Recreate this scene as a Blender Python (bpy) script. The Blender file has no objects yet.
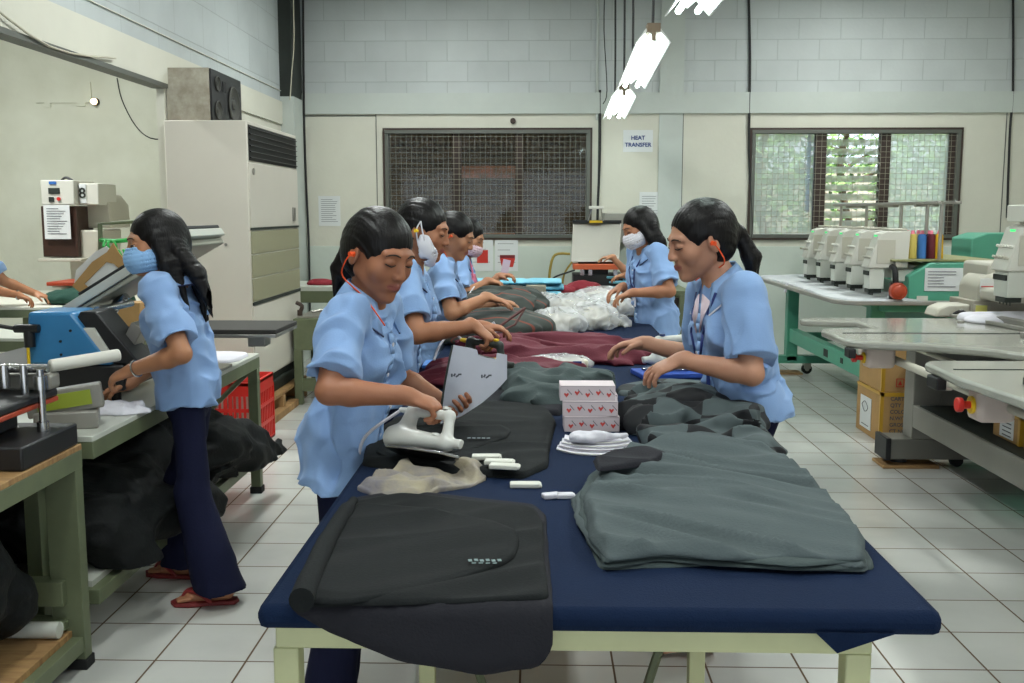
import bpy, bmesh, math, random
import numpy as np
from mathutils import Vector, Matrix
SC = bpy.context.scene
COL = SC.collection
# ---------------------------------------------------------------- camera
FPX, HCAM = 1021.0, 1.457
PIT = math.atan(128.5/FPX); YAW = math.atan(27/(FPX/math.cos(PIT)))
cam = bpy.data.objects.new('camera', bpy.data.cameras.new('camera')); COL.objects.link(cam)
cam.data.sensor_width = 36.0; cam.data.lens = 36.0*FPX/1024.0
cam.data.clip_start = 0.05; cam.data.clip_end = 200
cam.location = (0, 0, HCAM); cam.rotation_euler = (math.pi/2-PIT, 0, YAW)
SC.camera = cam
_f = np.array([-math.sin(YAW)*math.cos(PIT), math.cos(YAW)*math.cos(PIT), -math.sin(PIT)])
_r = np.array([math.cos(YAW), math.sin(YAW), 0]); _u = np.cross(_r, _f)
def ray(x, y): return _f+_r*(x-512)/FPX-_u*(y-341.5)/FPX
def aZ(x, y, z):
    d = ray(x, y); return np.array([0, 0, HCAM])+d*(z-HCAM)/d[2]
def aY(x, y, Y):
    d = ray(x, y); return np.array([0, 0, HCAM])+d*Y/d[1]
# ---------------------------------------------------------------- view, world, sun, lights
vs = SC.view_settings
vs.view_transform = 'Standard'; vs.look = 'None'; vs.gamma = 1.0; vs.use_curve_mapping = False
vs.exposure = EXPO = 0.0
SC.cycles.max_bounces = 6; SC.cycles.diffuse_bounces = 4; SC.cycles.glossy_bounces = 3
SC.cycles.transmission_bounces = 4; SC.cycles.transparent_max_bounces = 12
SC.cycles.use_denoising = True
SC.cycles.sample_clamp_indirect = 6.0
SC.cycles.caustics_reflective = False; SC.cycles.caustics_refractive = False
w = bpy.data.worlds.new('world'); SC.world = w; w.use_nodes = True
wn = w.node_tree; bg = wn.nodes['Background']
bg.inputs['Color'].default_value = (0.80, 0.90, 1.0, 1); bg.inputs['Strength'].default_value = 2.0
sun = bpy.data.objects.new('sun', bpy.data.lights.new('sun', 'SUN')); COL.objects.link(sun)
sun.data.energy = 9.0; sun.data.angle = 0.02; sun.data.color = (1, .95, .86)
sun.rotation_euler = (math.radians(28), math.radians(10), 0)
def area(name, loc, size, power, rot=(0, 0, 0), color=(0.96, 1.0, 0.985)):
    l = bpy.data.lights.new(name, 'AREA'); l.shape = 'RECTANGLE'; l.size, l.size_y = size; l.energy = power; l.color = color
    o = bpy.data.objects.new(name, l); COL.objects.link(o); o.location = loc; o.rotation_euler = rot; return o
# room light from added, unseen fluorescent rows (each hangs under a fixture built further down)
for _n, (_x, _y, _p) in enumerate([(-.9, 2.2, 34), (-.9, 5.4, 52), (-.9, 8.4, 42), (2.9, 2.4, 48), (2.9, 5.4, 56), (2.9, 8.6, 48), (-4.2, 6.5, 120), (.72, .6, 26)]):
    area('added_fill_light', (_x, _y, 3.58), (.18, 1.2), _p)
# ---------------------------------------------------------------- helpers
def lin(c):
    return tuple(((v/255.0)/12.92 if v/255.0 <= .04045 else ((v/255.0+.055)/1.055)**2.4) for v in c)
def S(o, **k):
    for a, b in k.items():
        if b is not None: o[a] = b
    return o
class MB:
    def __init__(s): s.v = []; s.f = []; s.mi = []; s.m = 0
    def add(s, V, Fc):
        b = len(s.v); s.v += [tuple(float(q) for q in p) for p in V]
        s.f += [tuple(b+i for i in f) for f in Fc]; s.mi += [s.m]*len(Fc); return s
    def box(s, x0, x1, y0, y1, z0, z1):
        x0, x1 = sorted((x0, x1)); y0, y1 = sorted((y0, y1)); z0, z1 = sorted((z0, z1))
        return s.add([(x0, y0, z0), (x1, y0, z0), (x1, y1, z0), (x0, y1, z0), (x0, y0, z1), (x1, y0, z1), (x1, y1, z1), (x0, y1, z1)],
                     [(0, 3, 2, 1), (4, 5, 6, 7), (0, 1, 5, 4), (1, 2, 6, 5), (2, 3, 7, 6), (3, 0, 4, 7)])
    def rbox(s, c, size, rx=0, ry=0, rz=0):
        M = Matrix.Translation(Vector([float(q) for q in c])) @ Matrix.Rotation(rz, 4, 'Z') @ Matrix.Rotation(ry, 4, 'Y') @ Matrix.Rotation(rx, 4, 'X')
        a, b, d = [q/2 for q in size]
        V = [M @ Vector(p) for p in [(-a, -b, -d), (a, -b, -d), (a, b, -d), (-a, b, -d), (-a, -b, d), (a, -b, d), (a, b, d), (-a, b, d)]]
        return s.add(V, [(0, 3, 2, 1), (4, 5, 6, 7), (0, 1, 5, 4), (1, 2, 6, 5), (2, 3, 7, 6), (3, 0, 4, 7)])
    def cyl(s, p, q, r, r2=None, n=16, cap=True):
        r2 = r if r2 is None else r2
        p, q = Vector([float(t) for t in p]), Vector([float(t) for t in q]); d = (q-p).normalized()
        a = d.orthogonal().normalized(); b = d.cross(a)
        V = [p+(a*math.cos(2*math.pi*i/n)+b*math.sin(2*math.pi*i/n))*r for i in range(n)] + [q+(a*math.cos(2*math.pi*i/n)+b*math.sin(2*math.pi*i/n))*r2 for i in range(n)]
        Fc = [(i, (i+1) % n, n+(i+1) % n, n+i) for i in range(n)]
        if cap: Fc += [tuple(range(n-1, -1, -1)), tuple(range(n, 2*n))]
        return s.add(V, Fc)
    def tube(s, pts, r, n=8, sub=4):
        P = [Vector([float(t) for t in p]) for p in pts]
        if sub > 1 and len(P) > 2:
            Q = []
            for i in range(len(P)-1):
                p0, p1, p2, p3 = P[max(i-1, 0)], P[i], P[i+1], P[min(i+2, len(P)-1)]
                for j in range(sub):
                    t = j/sub
                    Q.append(.5*((2*p1)+(p2-p0)*t+(2*p0-5*p1+4*p2-p3)*t*t+(3*p1-p0-3*p2+p3)*t**3))
            Q.append(P[-1]); P = Q
        V = []; nrm = None
        for i, p in enumerate(P):
            d = (P[min(i+1, len(P)-1)]-P[max(i-1, 0)]).normalized()
            nrm = d.orthogonal().normalized() if nrm is None else (nrm-d*nrm.dot(d)).normalized()
            b = d.cross(nrm); rr = r[min(int(i/max(1, len(P)-1)*(len(r)-1)+.5), len(r)-1)] if isinstance(r, (list, tuple)) else r
            V += [p+(nrm*math.cos(2*math.pi*k/n)+b*math.sin(2*math.pi*k/n))*rr for k in range(n)]
        Fc = [(i*n+k, i*n+(k+1) % n, (i+1)*n+(k+1) % n, (i+1)*n+k) for i in range(len(P)-1) for k in range(n)]
        Fc += [tuple(range(n-1, -1, -1)), tuple(range((len(P)-1)*n, len(P)*n))]
        return s.add(V, Fc)
    def prism(s, out, lo, hi, plane='xz'):
        mk = {'xz': lambda a, b, c: (a, c, b), 'yz': lambda a, b, c: (c, a, b), 'xy': lambda a, b, c: (a, b, c)}[plane]
        n = len(out); V = [mk(a, b, lo) for a, b in out]+[mk(a, b, hi) for a, b in out]
        return s.add(V, [(i, (i+1) % n, n+(i+1) % n, n+i) for i in range(n)]+[tuple(range(n-1, -1, -1)), tuple(range(n, 2*n))])
    def lathe(s, c, prof, n=20):
        V = []; Fc = []
        for r, z in prof: V += [(c[0]+r*math.cos(2*math.pi*k/n), c[1]+r*math.sin(2*math.pi*k/n), c[2]+z) for k in range(n)]
        for i in range(len(prof)-1): Fc += [(i*n+k, i*n+(k+1) % n, (i+1)*n+(k+1) % n, (i+1)*n+k) for k in range(n)]
        Fc += [tuple(range(n-1, -1, -1)), tuple(range((len(prof)-1)*n, len(prof)*n))]
        return s.add(V, Fc)
    def quad(s, a, b, c, d): return s.add([a, b, c, d], [(0, 1, 2, 3)])
def wloc(o):
    v = Vector((0, 0, 0))
    while o is not None: v = v+o.location; o = o.parent
    return v
def obj(name, mb, mat, parent=None, bevel=0, angle=35, local=False, fixn=True):
    me = bpy.data.meshes.new(name)
    off = wloc(parent) if (parent is not None and not local) else Vector((0, 0, 0))
    me.from_pydata([(p[0]-off.x, p[1]-off.y, p[2]-off.z) for p in mb.v], [], mb.f)
    for m in (mat if isinstance(mat, (list, tuple)) else [mat]): me.materials.append(m)
    if len(me.materials) > 1: me.polygons.foreach_set('material_index', mb.mi)
    if fixn:
        bm = bmesh.new(); bm.from_mesh(me); bmesh.ops.recalc_face_normals(bm, faces=bm.faces); bm.to_mesh(me); bm.free()
    me.polygons.foreach_set('use_smooth', [True]*len(me.polygons))
    me.set_sharp_from_angle(angle=math.radians(angle))
    o = bpy.data.objects.new(name, me); COL.objects.link(o); o.parent = parent
    if bevel:
        b = o.modifiers.new('bevel', 'BEVEL'); b.width = bevel; b.segments = 2; b.limit_method = 'ANGLE'; b.angle_limit = math.radians(40)
    return o
def thing(name, label, cat, loc=(0, 0, 0), group=None):
    o = bpy.data.objects.new(name, None); COL.objects.link(o); o.location = [float(q) for q in loc]; o.empty_display_size = .1
    return S(o, label=label, category=cat, group=group)
def tag(o, label, cat, group=None, kind=None): return S(o, label=label, category=cat, group=group, kind=kind)
def struct(name, mb, mat, parent=None, bevel=0):
    o = obj(name, mb, mat, parent, bevel)
    if parent is None: o['kind'] = 'structure'
    return o
def copy_tree(o, parent=None):
    c = o.copy(); COL.objects.link(c); c.parent = parent
    for ch in list(o.children): copy_tree(ch, c)
    return c
def text(name, body, size, loc, rot, mat, parent, align='CENTER', ext=.0004, bold=0.0, sx=1.0):
    cu = bpy.data.curves.new(name, 'FONT'); cu.body = body; cu.size = size; cu.align_x = align; cu.align_y = 'CENTER'; cu.extrude = ext; cu.offset = bold
    cu.resolution_u = 3
    t = bpy.data.objects.new(name+'_tmp', cu); COL.objects.link(t)
    dg = bpy.context.evaluated_depsgraph_get(); dg.update()
    me = bpy.data.meshes.new_from_object(t.evaluated_get(dg)); bpy.data.objects.remove(t)
    me.materials.clear(); me.materials.append(mat)
    o = bpy.data.objects.new(name, me); COL.objects.link(o); o.parent = parent
    p = Vector([float(q) for q in loc])-(wloc(parent) if parent is not None else Vector((0, 0, 0)))
    o.location = p; o.rotation_euler = rot; o.scale = (sx, 1, 1); return o
# ---------------------------------------------------------------- materials
def mat(name, rgb, rough=.5, metal=0, bump=0, bscale=60, var=0, vscale=3, spec=.5, coat=0, alpha=1, trans=0, emit=None, stretch=None, rgb2=None, sheen=0, detail=4):
    m = bpy.data.materials.new(name); m.use_nodes = True; nt = m.node_tree; N = nt.nodes; L = nt.links
    b = N['Principled BSDF']; c = lin(rgb)
    b.inputs['Base Color'].default_value = (*c, 1); b.inputs['Roughness'].default_value = rough; b.inputs['Metallic'].default_value = metal
    b.inputs['Specular IOR Level'].default_value = spec; b.inputs['Coat Weight'].default_value = coat; b.inputs['Alpha'].default_value = alpha
    b.inputs['Transmission Weight'].default_value = trans
    if sheen: b.inputs['Sheen Weight'].default_value = sheen; b.inputs['Sheen Roughness'].default_value = .6
    if emit: b.inputs['Emission Color'].default_value = (*lin(emit[0]), 1); b.inputs['Emission Strength'].default_value = emit[1]
    tc = N.new('ShaderNodeTexCoord'); mp = N.new('ShaderNodeMapping'); L.new(tc.outputs['Object'], mp.inputs['Vector'])
    if stretch: mp.inputs['Scale'].default_value = stretch
    if var or rgb2:
        n = N.new('ShaderNodeTexNoise'); n.inputs['Scale'].default_value = vscale; n.inputs['Detail'].default_value = detail; n.inputs['Roughness'].default_value = .6
        L.new(mp.outputs[0], n.inputs['Vector'])
        r = N.new('ShaderNodeValToRGB'); r.color_ramp.elements[0].position = .35; r.color_ramp.elements[1].position = .68
        c2 = lin(rgb2) if rgb2 else tuple(max(0, q*(1-var)) for q in c)
        r.color_ramp.elements[0].color = (*c2, 1); r.color_ramp.elements[1].color = (*c, 1)
        L.new(n.outputs['Fac'], r.inputs[0]); L.new(r.outputs[0], b.inputs['Base Color'])
    if bump:
        n2 = N.new('ShaderNodeTexNoise'); n2.inputs['Scale'].default_value = bscale; n2.inputs['Detail'].default_value = 5
        L.new(mp.outputs[0], n2.inputs['Vector'])
        bp = N.new('ShaderNodeBump'); bp.inputs['Strength'].default_value = bump; bp.inputs['Distance'].default_value = .01
        L.new(n2.outputs['Fac'], bp.inputs['Height']); L.new(bp.outputs[0], b.inputs['Normal'])
    return m
def brick(name, c1, c2, cm, bw, bh, mortar, off, axes, shift, rough, bumpd=.004, dirt=None, gloss=False):
    m = bpy.data.materials.new(name); m.use_nodes = True; nt = m.node_tree; N = nt.nodes; L = nt.links
    b = N['Principled BSDF']; tc = N.new('ShaderNodeTexCoord'); sp = N.new('ShaderNodeSeparateXYZ'); L.new(tc.outputs['Object'], sp.inputs[0])
    cb = N.new('ShaderNodeCombineXYZ')
    for i in range(2):
        ad = N.new('ShaderNodeMath'); ad.inputs[1].default_value = shift[i]; L.new(sp.outputs['XYZ'.index(axes[i])], ad.inputs[0]); L.new(ad.outputs[0], cb.inputs[i])
    t = N.new('ShaderNodeTexBrick'); t.offset = off; t.squash = 1
    t.inputs['Scale'].default_value = 1; t.inputs['Brick Width'].default_value = bw; t.inputs['Row Height'].default_value = bh
    t.inputs['Mortar Size'].default_value = mortar; t.inputs['Mortar Smooth'].default_value = .3
    t.inputs['Color1'].default_value = (*lin(c1), 1); t.inputs['Color2'].default_value = (*lin(c2), 1); t.inputs['Mortar'].default_value = (*lin(cm), 1)
    L.new(cb.outputs[0], t.inputs['Vector'])
    n = N.new('ShaderNodeTexNoise'); n.inputs['Scale'].default_value = 2.2; n.inputs['Detail'].default_value = 6; L.new(tc.outputs['Object'], n.inputs['Vector'])
    mx = N.new('ShaderNodeMixRGB'); mx.blend_type = 'MULTIPLY'; r = N.new('ShaderNodeValToRGB')
    r.color_ramp.elements[0].position = .3; r.color_ramp.elements[0].color = (*[dirt or .82]*3, 1); r.color_ramp.elements[1].position = .6; r.color_ramp.elements[1].color = (1, 1, 1, 1)
    L.new(n.outputs['Fac'], r.inputs[0]); mx.inputs[0].default_value = 1; L.new(t.outputs['Color'], mx.inputs[1]); L.new(r.outputs[0], mx.inputs[2]); L.new(mx.outputs[0], b.inputs['Base Color'])
    mr = N.new('ShaderNodeMapRange'); mr.inputs[3].default_value = rough; mr.inputs[4].default_value = .9; L.new(t.outputs['Fac'], mr.inputs[0])
    if gloss:
        ar = N.new('ShaderNodeMath'); ar.operation = 'ADD'; n3 = N.new('ShaderNodeMath'); n3.operation = 'MULTIPLY'; n3.inputs[1].default_value = .12
        L.new(n.outputs['Fac'], n3.inputs[0]); L.new(mr.outputs[0], ar.inputs[0]); L.new(n3.outputs[0], ar.inputs[1]); L.new(ar.outputs[0], b.inputs['Roughness'])
    else: L.new(mr.outputs[0], b.inputs['Roughness'])
    n4 = N.new('ShaderNodeTexNoise'); n4.inputs['Scale'].default_value = 30; L.new(tc.outputs['Object'], n4.inputs['Vector'])
    inv = N.new('ShaderNodeMath'); inv.operation = 'MULTIPLY_ADD'; inv.inputs[1].default_value = -1
    L.new(t.outputs['Fac'], inv.inputs[0]); sc = N.new('ShaderNodeMath'); sc.operation = 'MULTIPLY'; sc.inputs[1].default_value = 0 if gloss else .5
    L.new(n4.outputs['Fac'], sc.inputs[0]); L.new(sc.outputs[0], inv.inputs[2])
    bp = N.new('ShaderNodeBump'); bp.inputs['Strength'].default_value = .6; bp.inputs['Distance'].default_value = bumpd
    L.new(inv.outputs[0], bp.inputs['Height']); L.new(bp.outputs[0], b.inputs['Normal'])
    return m
M = {}
M['cream'] = mat('cream_wall', (210, 208, 194), .75, bump=.15, bscale=25, var=.08, vscale=1.3)
M['white_low'] = mat('white_wall', (200, 208, 198), .7, bump=.15, bscale=25, var=.08, vscale=1.6)
M['band'] = mat('band_paint', (190, 196, 190), .75, bump=.2, bscale=20, var=.1, vscale=1.5)
M['annex'] = mat('dirty_wall', (216, 217, 202), .8, bump=.2, bscale=22, vscale=.9, rgb2=(196, 196, 178))
M['block'] = brick('painted_blocks', (188, 193, 192), (183, 188, 187), (170, 175, 173), .4, .195, .004, .5, 'XZ', (0.1, .0), .8, .005, .9)
M['blockx'] = brick('painted_blocks_side', (188, 194, 194), (182, 188, 188), (170, 175, 174), .6, .3, .004, .5, 'YZ', (0.2, .05), .8, .005, .9)
M['tile'] = brick('floor_tiles', (208, 208, 202), (198, 198, 193), (96, 76, 54), .3, .3, .0042, 0, 'XY', (-.245+3, -.162+3), .12, .0012, .86, True)
M['ceil'] = mat('ceiling', (190, 190, 184), .9)
M['dark'] = mat('dark_steel', (38, 44, 38), .6, var=.3, vscale=6)
M['frame'] = mat('window_aluminium', (96, 98, 92), .5, .3)
M['brownwood'] = mat('brown_frame', (62, 46, 38), .6, var=.3, vscale=12)
M['mesh'] = mat('grille_wire', (158, 154, 138), .6)
M['olive'] = mat('olive_steel', (104, 112, 84), .5, var=.18, vscale=9)
M['tabsteel'] = mat('pale_green_steel', (204, 206, 160), .55, var=.1, vscale=7)
M['navycloth'] = mat('navy_table_cover', (15, 33, 62), .95, spec=.2, bump=.25, bscale=260, var=.2, vscale=2.4)
M['whitetop'] = mat('white_laminate', (200, 202, 192), .35, var=.06, vscale=4)
M['teal'] = mat('green_enamel', (84, 158, 132), .4, var=.08, vscale=5)
M['grey'] = mat('grey_enamel', (138, 135, 127), .4, var=.08, vscale=5)
M['lgrey'] = mat('light_grey_plastic', (206, 204, 194), .4)
M['beige'] = mat('beige_plastic', (186, 182, 168), .45)
M['pinkgrey'] = mat('pinkish_plastic', (206, 190, 182), .4)
M['black'] = mat('black_plastic', (22, 22, 24), .45)
M['blackr'] = mat('black_rubber', (16, 16, 16), .8)
M['chrome'] = mat('chrome', (190, 190, 190), .22, 1)
M['steel'] = mat('brushed_steel', (168, 164, 156), .35, .85, bump=.1, bscale=90, stretch=(1, 1, 14))
M['red'] = mat('red_plastic', (200, 36, 28), .4)
M['redm'] = mat('red_enamel', (168, 64, 36), .45)
M['yellow'] = mat('yellow_plastic', (230, 190, 30), .4)
M['paper'] = mat('paper', (214, 216, 216), .8)
M['ink'] = mat('ink', (84, 86, 92), .8)
M['inkb'] = mat('ink_blue', (60, 76, 130), .8)
M['inkr'] = mat('ink_red', (190, 50, 40), .8)
M['card'] = mat('cardboard', (176, 138, 88), .8, bump=.1, bscale=60, var=.14, vscale=7)
M['tape'] = mat('brown_tape', (190, 146, 44), .3)
M['wood'] = mat('raw_wood', (170, 134, 86), .7, rgb2=(134, 100, 62), vscale=6, stretch=(1, 8, 1))
M['acwhite'] = mat('ac_enamel', (206, 200, 188), .3, var=.05, vscale=2)
M['acolive'] = mat('ac_louvre', (146, 142, 114), .5, bump=.3, bscale=400)
M['glass'] = None
def pane(name, dirt, col=(225, 235, 232), gk=.06):
    m = bpy.data.materials.new(name); m.use_nodes = True; nt = m.node_tree; N = nt.nodes; L = nt.links
    for n in list(N): N.remove(n)
    o = N.new('ShaderNodeOutputMaterial'); tr = N.new('ShaderNodeBsdfTransparent'); gl = N.new('ShaderNodeBsdfGlossy'); gl.inputs['Roughness'].default_value = .05
    tl = N.new('ShaderNodeBsdfTranslucent'); tl.inputs['Color'].default_value = (*lin(col), 1)
    a = N.new('ShaderNodeMixShader'); a.inputs[0].default_value = dirt; L.new(tr.outputs[0], a.inputs[1]); L.new(tl.outputs[0], a.inputs[2])
    b = N.new('ShaderNodeMixShader'); b.inputs[0].default_value = gk; L.new(a.outputs[0], b.inputs[1]); L.new(gl.outputs[0], b.inputs[2]); L.new(b.outputs[0], o.inputs[0])
    return m
M['pane'] = pane('window_glass', .02, gk=.02); M['dpane'] = pane('dusty_glass', .5)
# ---------------------------------------------------------------- setting
BY = 10.2; LX = -2.45; RX = 5.6; CZ = 4.0
def bw(px, py): p = aY(px, py, BY); return p[0], p[2]
b = MB(); b.box(-7, 7, -3.5, BY+.15, -.1, 0); struct('floor', b, M['tile'])
b = MB(); b.box(-7.2, 7, -3.5, BY+.15, CZ, CZ+.1); struct('ceiling', b, M['ceil'])
w1 = (-1.52, .50, 1.211, 2.265); w2 = (2.075, 4.09, 1.213, 2.26)
b = MB()
ys = (BY, BY+.15)
for x0, x1, z0, z1 in [(-2.6, w1[0], 1.13, 2.42), (w1[0], w1[1], 1.13, w1[2]), (w1[0], w1[1], w1[3], 2.42), (w1[1], w2[0], 1.13, 2.42), (w2[0], w2[1], 1.13, w2[2]), (w2[0], w2[1], w2[3], 2.42), (w2[1], RX, 1.13, 2.42)]:
    b.box(x0, x1, *ys, z0, z1)
wb = struct('wall_back', b, M['cream'])
b = MB(); b.box(-2.6, RX, BY-.02, BY+.15, 0, 1.13); struct('wall_back_lower', b, M['white_low'])
b = MB(); b.box(-2.6, RX, BY-.03, BY+.15, 2.42, 2.62); b.box(1.17, 1.4, BY-.031, BY, 2.62, CZ); b.box(1.17, 1.4, BY-.012, BY, 1.13, 2.42)
struct('trim_1', b, M['band'])
b = MB(); b.box(-2.6, RX, BY, BY+.15, 2.62, CZ); struct('wall_back_upper', b, M['block'])
b = MB()   # joints of the panelling
for px in (377, 598, 682, 1003): x = bw(px, 180)[0]; b.box(x-.004, x+.004, BY-.004, BY+.01, 1.13, 2.42)
x0, x1 = bw(306, 180)[0], bw(377, 180)[0]; b.box(x0, x1, BY-.004, BY, 2.40, 2.41)
struct('trim_2', b, M['frame'])
# left wall: over the opening and behind the cooler
b = MB(); b.box(LX-.15, LX, -3.5, BY, 2.50, CZ); struct('wall_left_upper', b, M['blockx'])
b = MB(); b.box(LX-.06, LX+.02, -3.5, BY, 2.29, 2.50); b.box(LX, LX+.012, 2.0, BY, 2.60, 2.605)
struct('trim_3', b, M['cream'])
b = MB(); b.box(LX-.07, LX+.03, -3.5, 6.75, 2.262, 2.29); struct('trim_4', b, M['frame'])
b = MB(); b.box(LX-.05, LX, 6.75, BY, 0, 2.29); struct('wall_left', b, M['cream'])
b = MB(); b.box(LX, LX+.12, 9.8, BY, 2.55, CZ); struct('wall_left_column', b, M['dark'])
b = MB(); b.box(LX, LX+.13, 9.8, BY, 0, 2.55); struct('wall_left_pier', b, M['band'])
b = MB(); b.box(-7, LX-.05, 9.4, 9.55, 0, CZ); struct('wall_annex', b, M['annex'])
b = MB(); b.box(-7.15, -7, -3.5, 9.55, 0, CZ); struct('wall_annex_side', b, M['annex'])
b = MB(); b.box(RX, RX+.15, -3.5, BY, 0, CZ); struct('wall_right', b, M['cream'])
b = MB(); b.box(-7, -3.2, -3.65, -3.5, 0, CZ); b.box(3.6, RX, -3.65, -3.5, 0, CZ); b.box(-3.2, 3.6, -3.65, -3.5, 2.4, CZ); struct('wall_front_added', b, M['cream'])  # unseen end wall, added to limit daylight coming in from behind
# windows
def window(name, wd, posts, kind):
    x0, x1, z0, z1 = wd
    t = bpy.data.objects.new(name, None); COL.objects.link(t); t.location = (x0, BY, z0); t['kind'] = 'structure'
    b = MB(); f = .035
    for a in ((x0, x1, z0, z0+f), (x0, x1, z1-f, z1), (x0, x0+f, z0+f, z1-f), (x1-f, x1, z0+f, z1-f)): b.box(a[0], a[1], BY-.03, BY+.08, a[2], a[3])
    obj('window_frame', b, M['frame'], t, .003)
    b = MB(); o = .02
    for a in ((x0-o, x1+o, z0-o, z0), (x0-o, x1+o, z1, z1+o), (x0-o, x0, z0, z1), (x1, x1+o, z0, z1)): b.box(a[0], a[1], BY-.025, BY+.02, a[2], a[3])
    obj('window_trim', b, M['brownwood'], t)
    b = MB()
    for p0, p1 in posts: b.box(p0, p1, BY+.02, BY+.1, z0+f, z1-f)
    obj('mullion', b, M['brownwood'], t)
    b = MB(); st = .052; x = x0+f+.02
    while x < x1-f: b.cyl((x, BY-.012, z0+f), (x, BY-.012, z1-f), .0018, n=5); x += st
    z = z0+f+.02
    while z < z1-f: b.cyl((x0+f, BY-.016, z), (x1-f, BY-.016, z), .0018, n=5); z += st
    obj('grille', b, M['mesh'], t)
    return t
pL = [(bw(452, 180)[0], bw(461, 180)[0]), (bw(515, 180)[0], bw(523, 180)[0])]
t1 = window('window_1', w1, pL, 0)
pR = [(bw(815, 180)[0], bw(826, 180)[0]), (bw(880, 180)[0], bw(890, 180)[0]), (bw(949, 180)[0], bw(955, 180)[0])]
t2 = window('window_2', w2, pR, 1)
def panes(t, spans, z0, z1, m):
    for a, c in spans: b = MB(); b.box(a, c, BY+.055, BY+.06, z0, z1); obj('pane', b, m, t)
panes(t1, [(w1[0]+.03, pL[0][0]), (pL[0][1], pL[1][0]), (pL[1][1], w1[1]-.03)], w1[2]+.03, w1[3]-.03, M['pane'])
panes(t2, [(w2[0]+.03, pR[0][0]), (pR[1][1], pR[2][0])], w2[2]+.03, w2[3]-.03, M['dpane'])
z = w2[2]+.05; 
while z < w2[3]-.05:
    b = MB(); b.rbox(((pR[0][1]+pR[1][0])/2, BY+.06, z), (pR[1][0]-pR[0][1], .005, .1), rx=math.radians(-52)); obj('louvre', b, M['dpane'], t2); z += .088
b = MB(); b.box(pR[0][0]-.05, pR[0][0]-.02, BY+.11, BY+.13, w2[2]+.25, w2[3]-.02); obj('blue_rail', b, mat('blue_paint', (40, 120, 200), .5), t2)
# outside: yard, shed, trees
yard = mat('yard_ground', (150, 140, 110), .9, var=.3, vscale=2)
b = MB(); b.box(-12, 14, BY+.15, 30, -.15, -.02); struct('ground', b, yard)
shedm = mat('shed_boards', (112, 88, 58), .85, rgb2=(66, 54, 38), vscale=4, stretch=(1, 1, 6))
sh = thing('shed', 'dark brown timber shed seen through the left window grille', 'shed', (-.6, 12.6, 0))
b = MB(); b.box(-3.4, 1.75, 12.6, 12.75, 0, 2.6); b.box(1.7, 1.85, 10.4, 12.75, 0, 2.7); b.box(-3.5, -3.4, 10.4, 12.75, 0, 2.7)
for k in range(14): b.box(-3.4, 1.7, 12.58, 12.6, .1+k*.18, .1+k*.18+.01)
obj('shed_wall', b, shedm, sh)
b = MB(); n = 60
for k in range(n):
    x0 = -3.5+k*5.4/n; x1 = x0+5.4/n; za = .02*math.sin(k*1.6); zb = .02*math.sin((k+1)*1.6)
    b.add([(x0, 11.2, 2.45+za), (x1, 11.2, 2.45+zb), (x1, 12.9, 2.15+zb), (x0, 12.9, 2.15+za), (x0, 11.2, 2.46+za), (x1, 11.2, 2.46+zb), (x1, 12.9, 2.16+zb), (x0, 12.9, 2.16+za)], [(0, 3, 2, 1), (4, 5, 6, 7), (0, 1, 5, 4), (2, 3, 7, 6)])
obj('shed_roof', b, mat('rusty_sheet', (130, 98, 62), .7, rgb2=(80, 62, 42), vscale=5), sh)
bk = mat('shed_brick', (236, 140, 104), .9, rgb2=(170, 120, 84), vscale=9)
b = MB(); b.box(*[aY(q, 171, 12.5)[0] for q in (461, 515)], 12.45, 12.58, aY(480, 178, 12.5)[2], aY(480, 166, 12.5)[2]); obj('brick_panel', b, bk, sh)
b = MB(); b.box(*[aY(q, 171, 12.5)[0] for q in (450, 520)], 12.4, 12.58, aY(480, 237, 12.5)[2], aY(480, 233, 12.5)[2]); obj('ledge', b, bk, sh)
leafm = [mat('leaf_light', (150, 196, 110), .6, var=.3, vscale=2, trans=0), mat('leaf_dark', (96, 140, 76), .6, var=.4, vscale=2)]
barkm = mat('bark', (120, 104, 84), .9, var=.3)
def tree(x, y, h, seed, label):
    R = random.Random(seed); t = thing('tree', label, 'tree', (x, y, 0), 'trees outside the right window')
    b = MB(); b.tube([(x, y, -.02), (x+.1, y, h*.3), (x-.05, y+.1, h*.6), (x+.1, y, h*.85)], [.09, .07, .05, .02], 8)
    tips = []
    for k in range(9):
        z = h*(.3+.06*k); a = R.uniform(0, 6.28); e = (x+math.cos(a)*R.uniform(.5, 1.1), y+math.sin(a)*R.uniform(.4, .9), z+R.uniform(.1, .7))
        b.tube([(x, y, z), ((x+e[0])/2, (y+e[1])/2, z+.15), e], [.035, .02, .008], 5); tips.append(e)
    obj('trunk', b, barkm, t)
    b = MB()
    for k in range(1500):
        e = R.choice(tips); p = Vector(e)+Vector((R.gauss(0, .35), R.gauss(0, .3), R.gauss(-.1, .35)))
        u = Vector((R.uniform(-1, 1), R.uniform(-1, 1), R.uniform(-.6, .6))).normalized(); v = u.orthogonal().normalized(); s_ = R.uniform(.04, .09)
        b.m = R.randrange(2); b.add([p-u*s_, p+v*s_*.4, p+u*s_, p-v*s_*.4], [(0, 1, 2, 3)])
    obj('foliage', b, leafm, t, fixn=False)
tree(2.7, 12.6, 3.0, 1, 'leafy tree outside the left pane of the right window')
tree(4.0, 13.6, 3.4, 2, 'leafy tree outside the louvred middle of the right window')
tree(5.0, 12.7, 3.1, 3, 'leafy tree outside the right pane of the right window')
b = MB(); b.box(1.9, 9, 15.6, 15.8, 0, 2.0); b.box(1.9, 9, 15.55, 15.85, 2.0, 2.08)
tag(obj('yard_wall', b, mat('pale_render', (206, 202, 186), .9, var=.2, vscale=1.5)), 'pale rendered wall beyond the trees outside the right window', 'wall')
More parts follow.
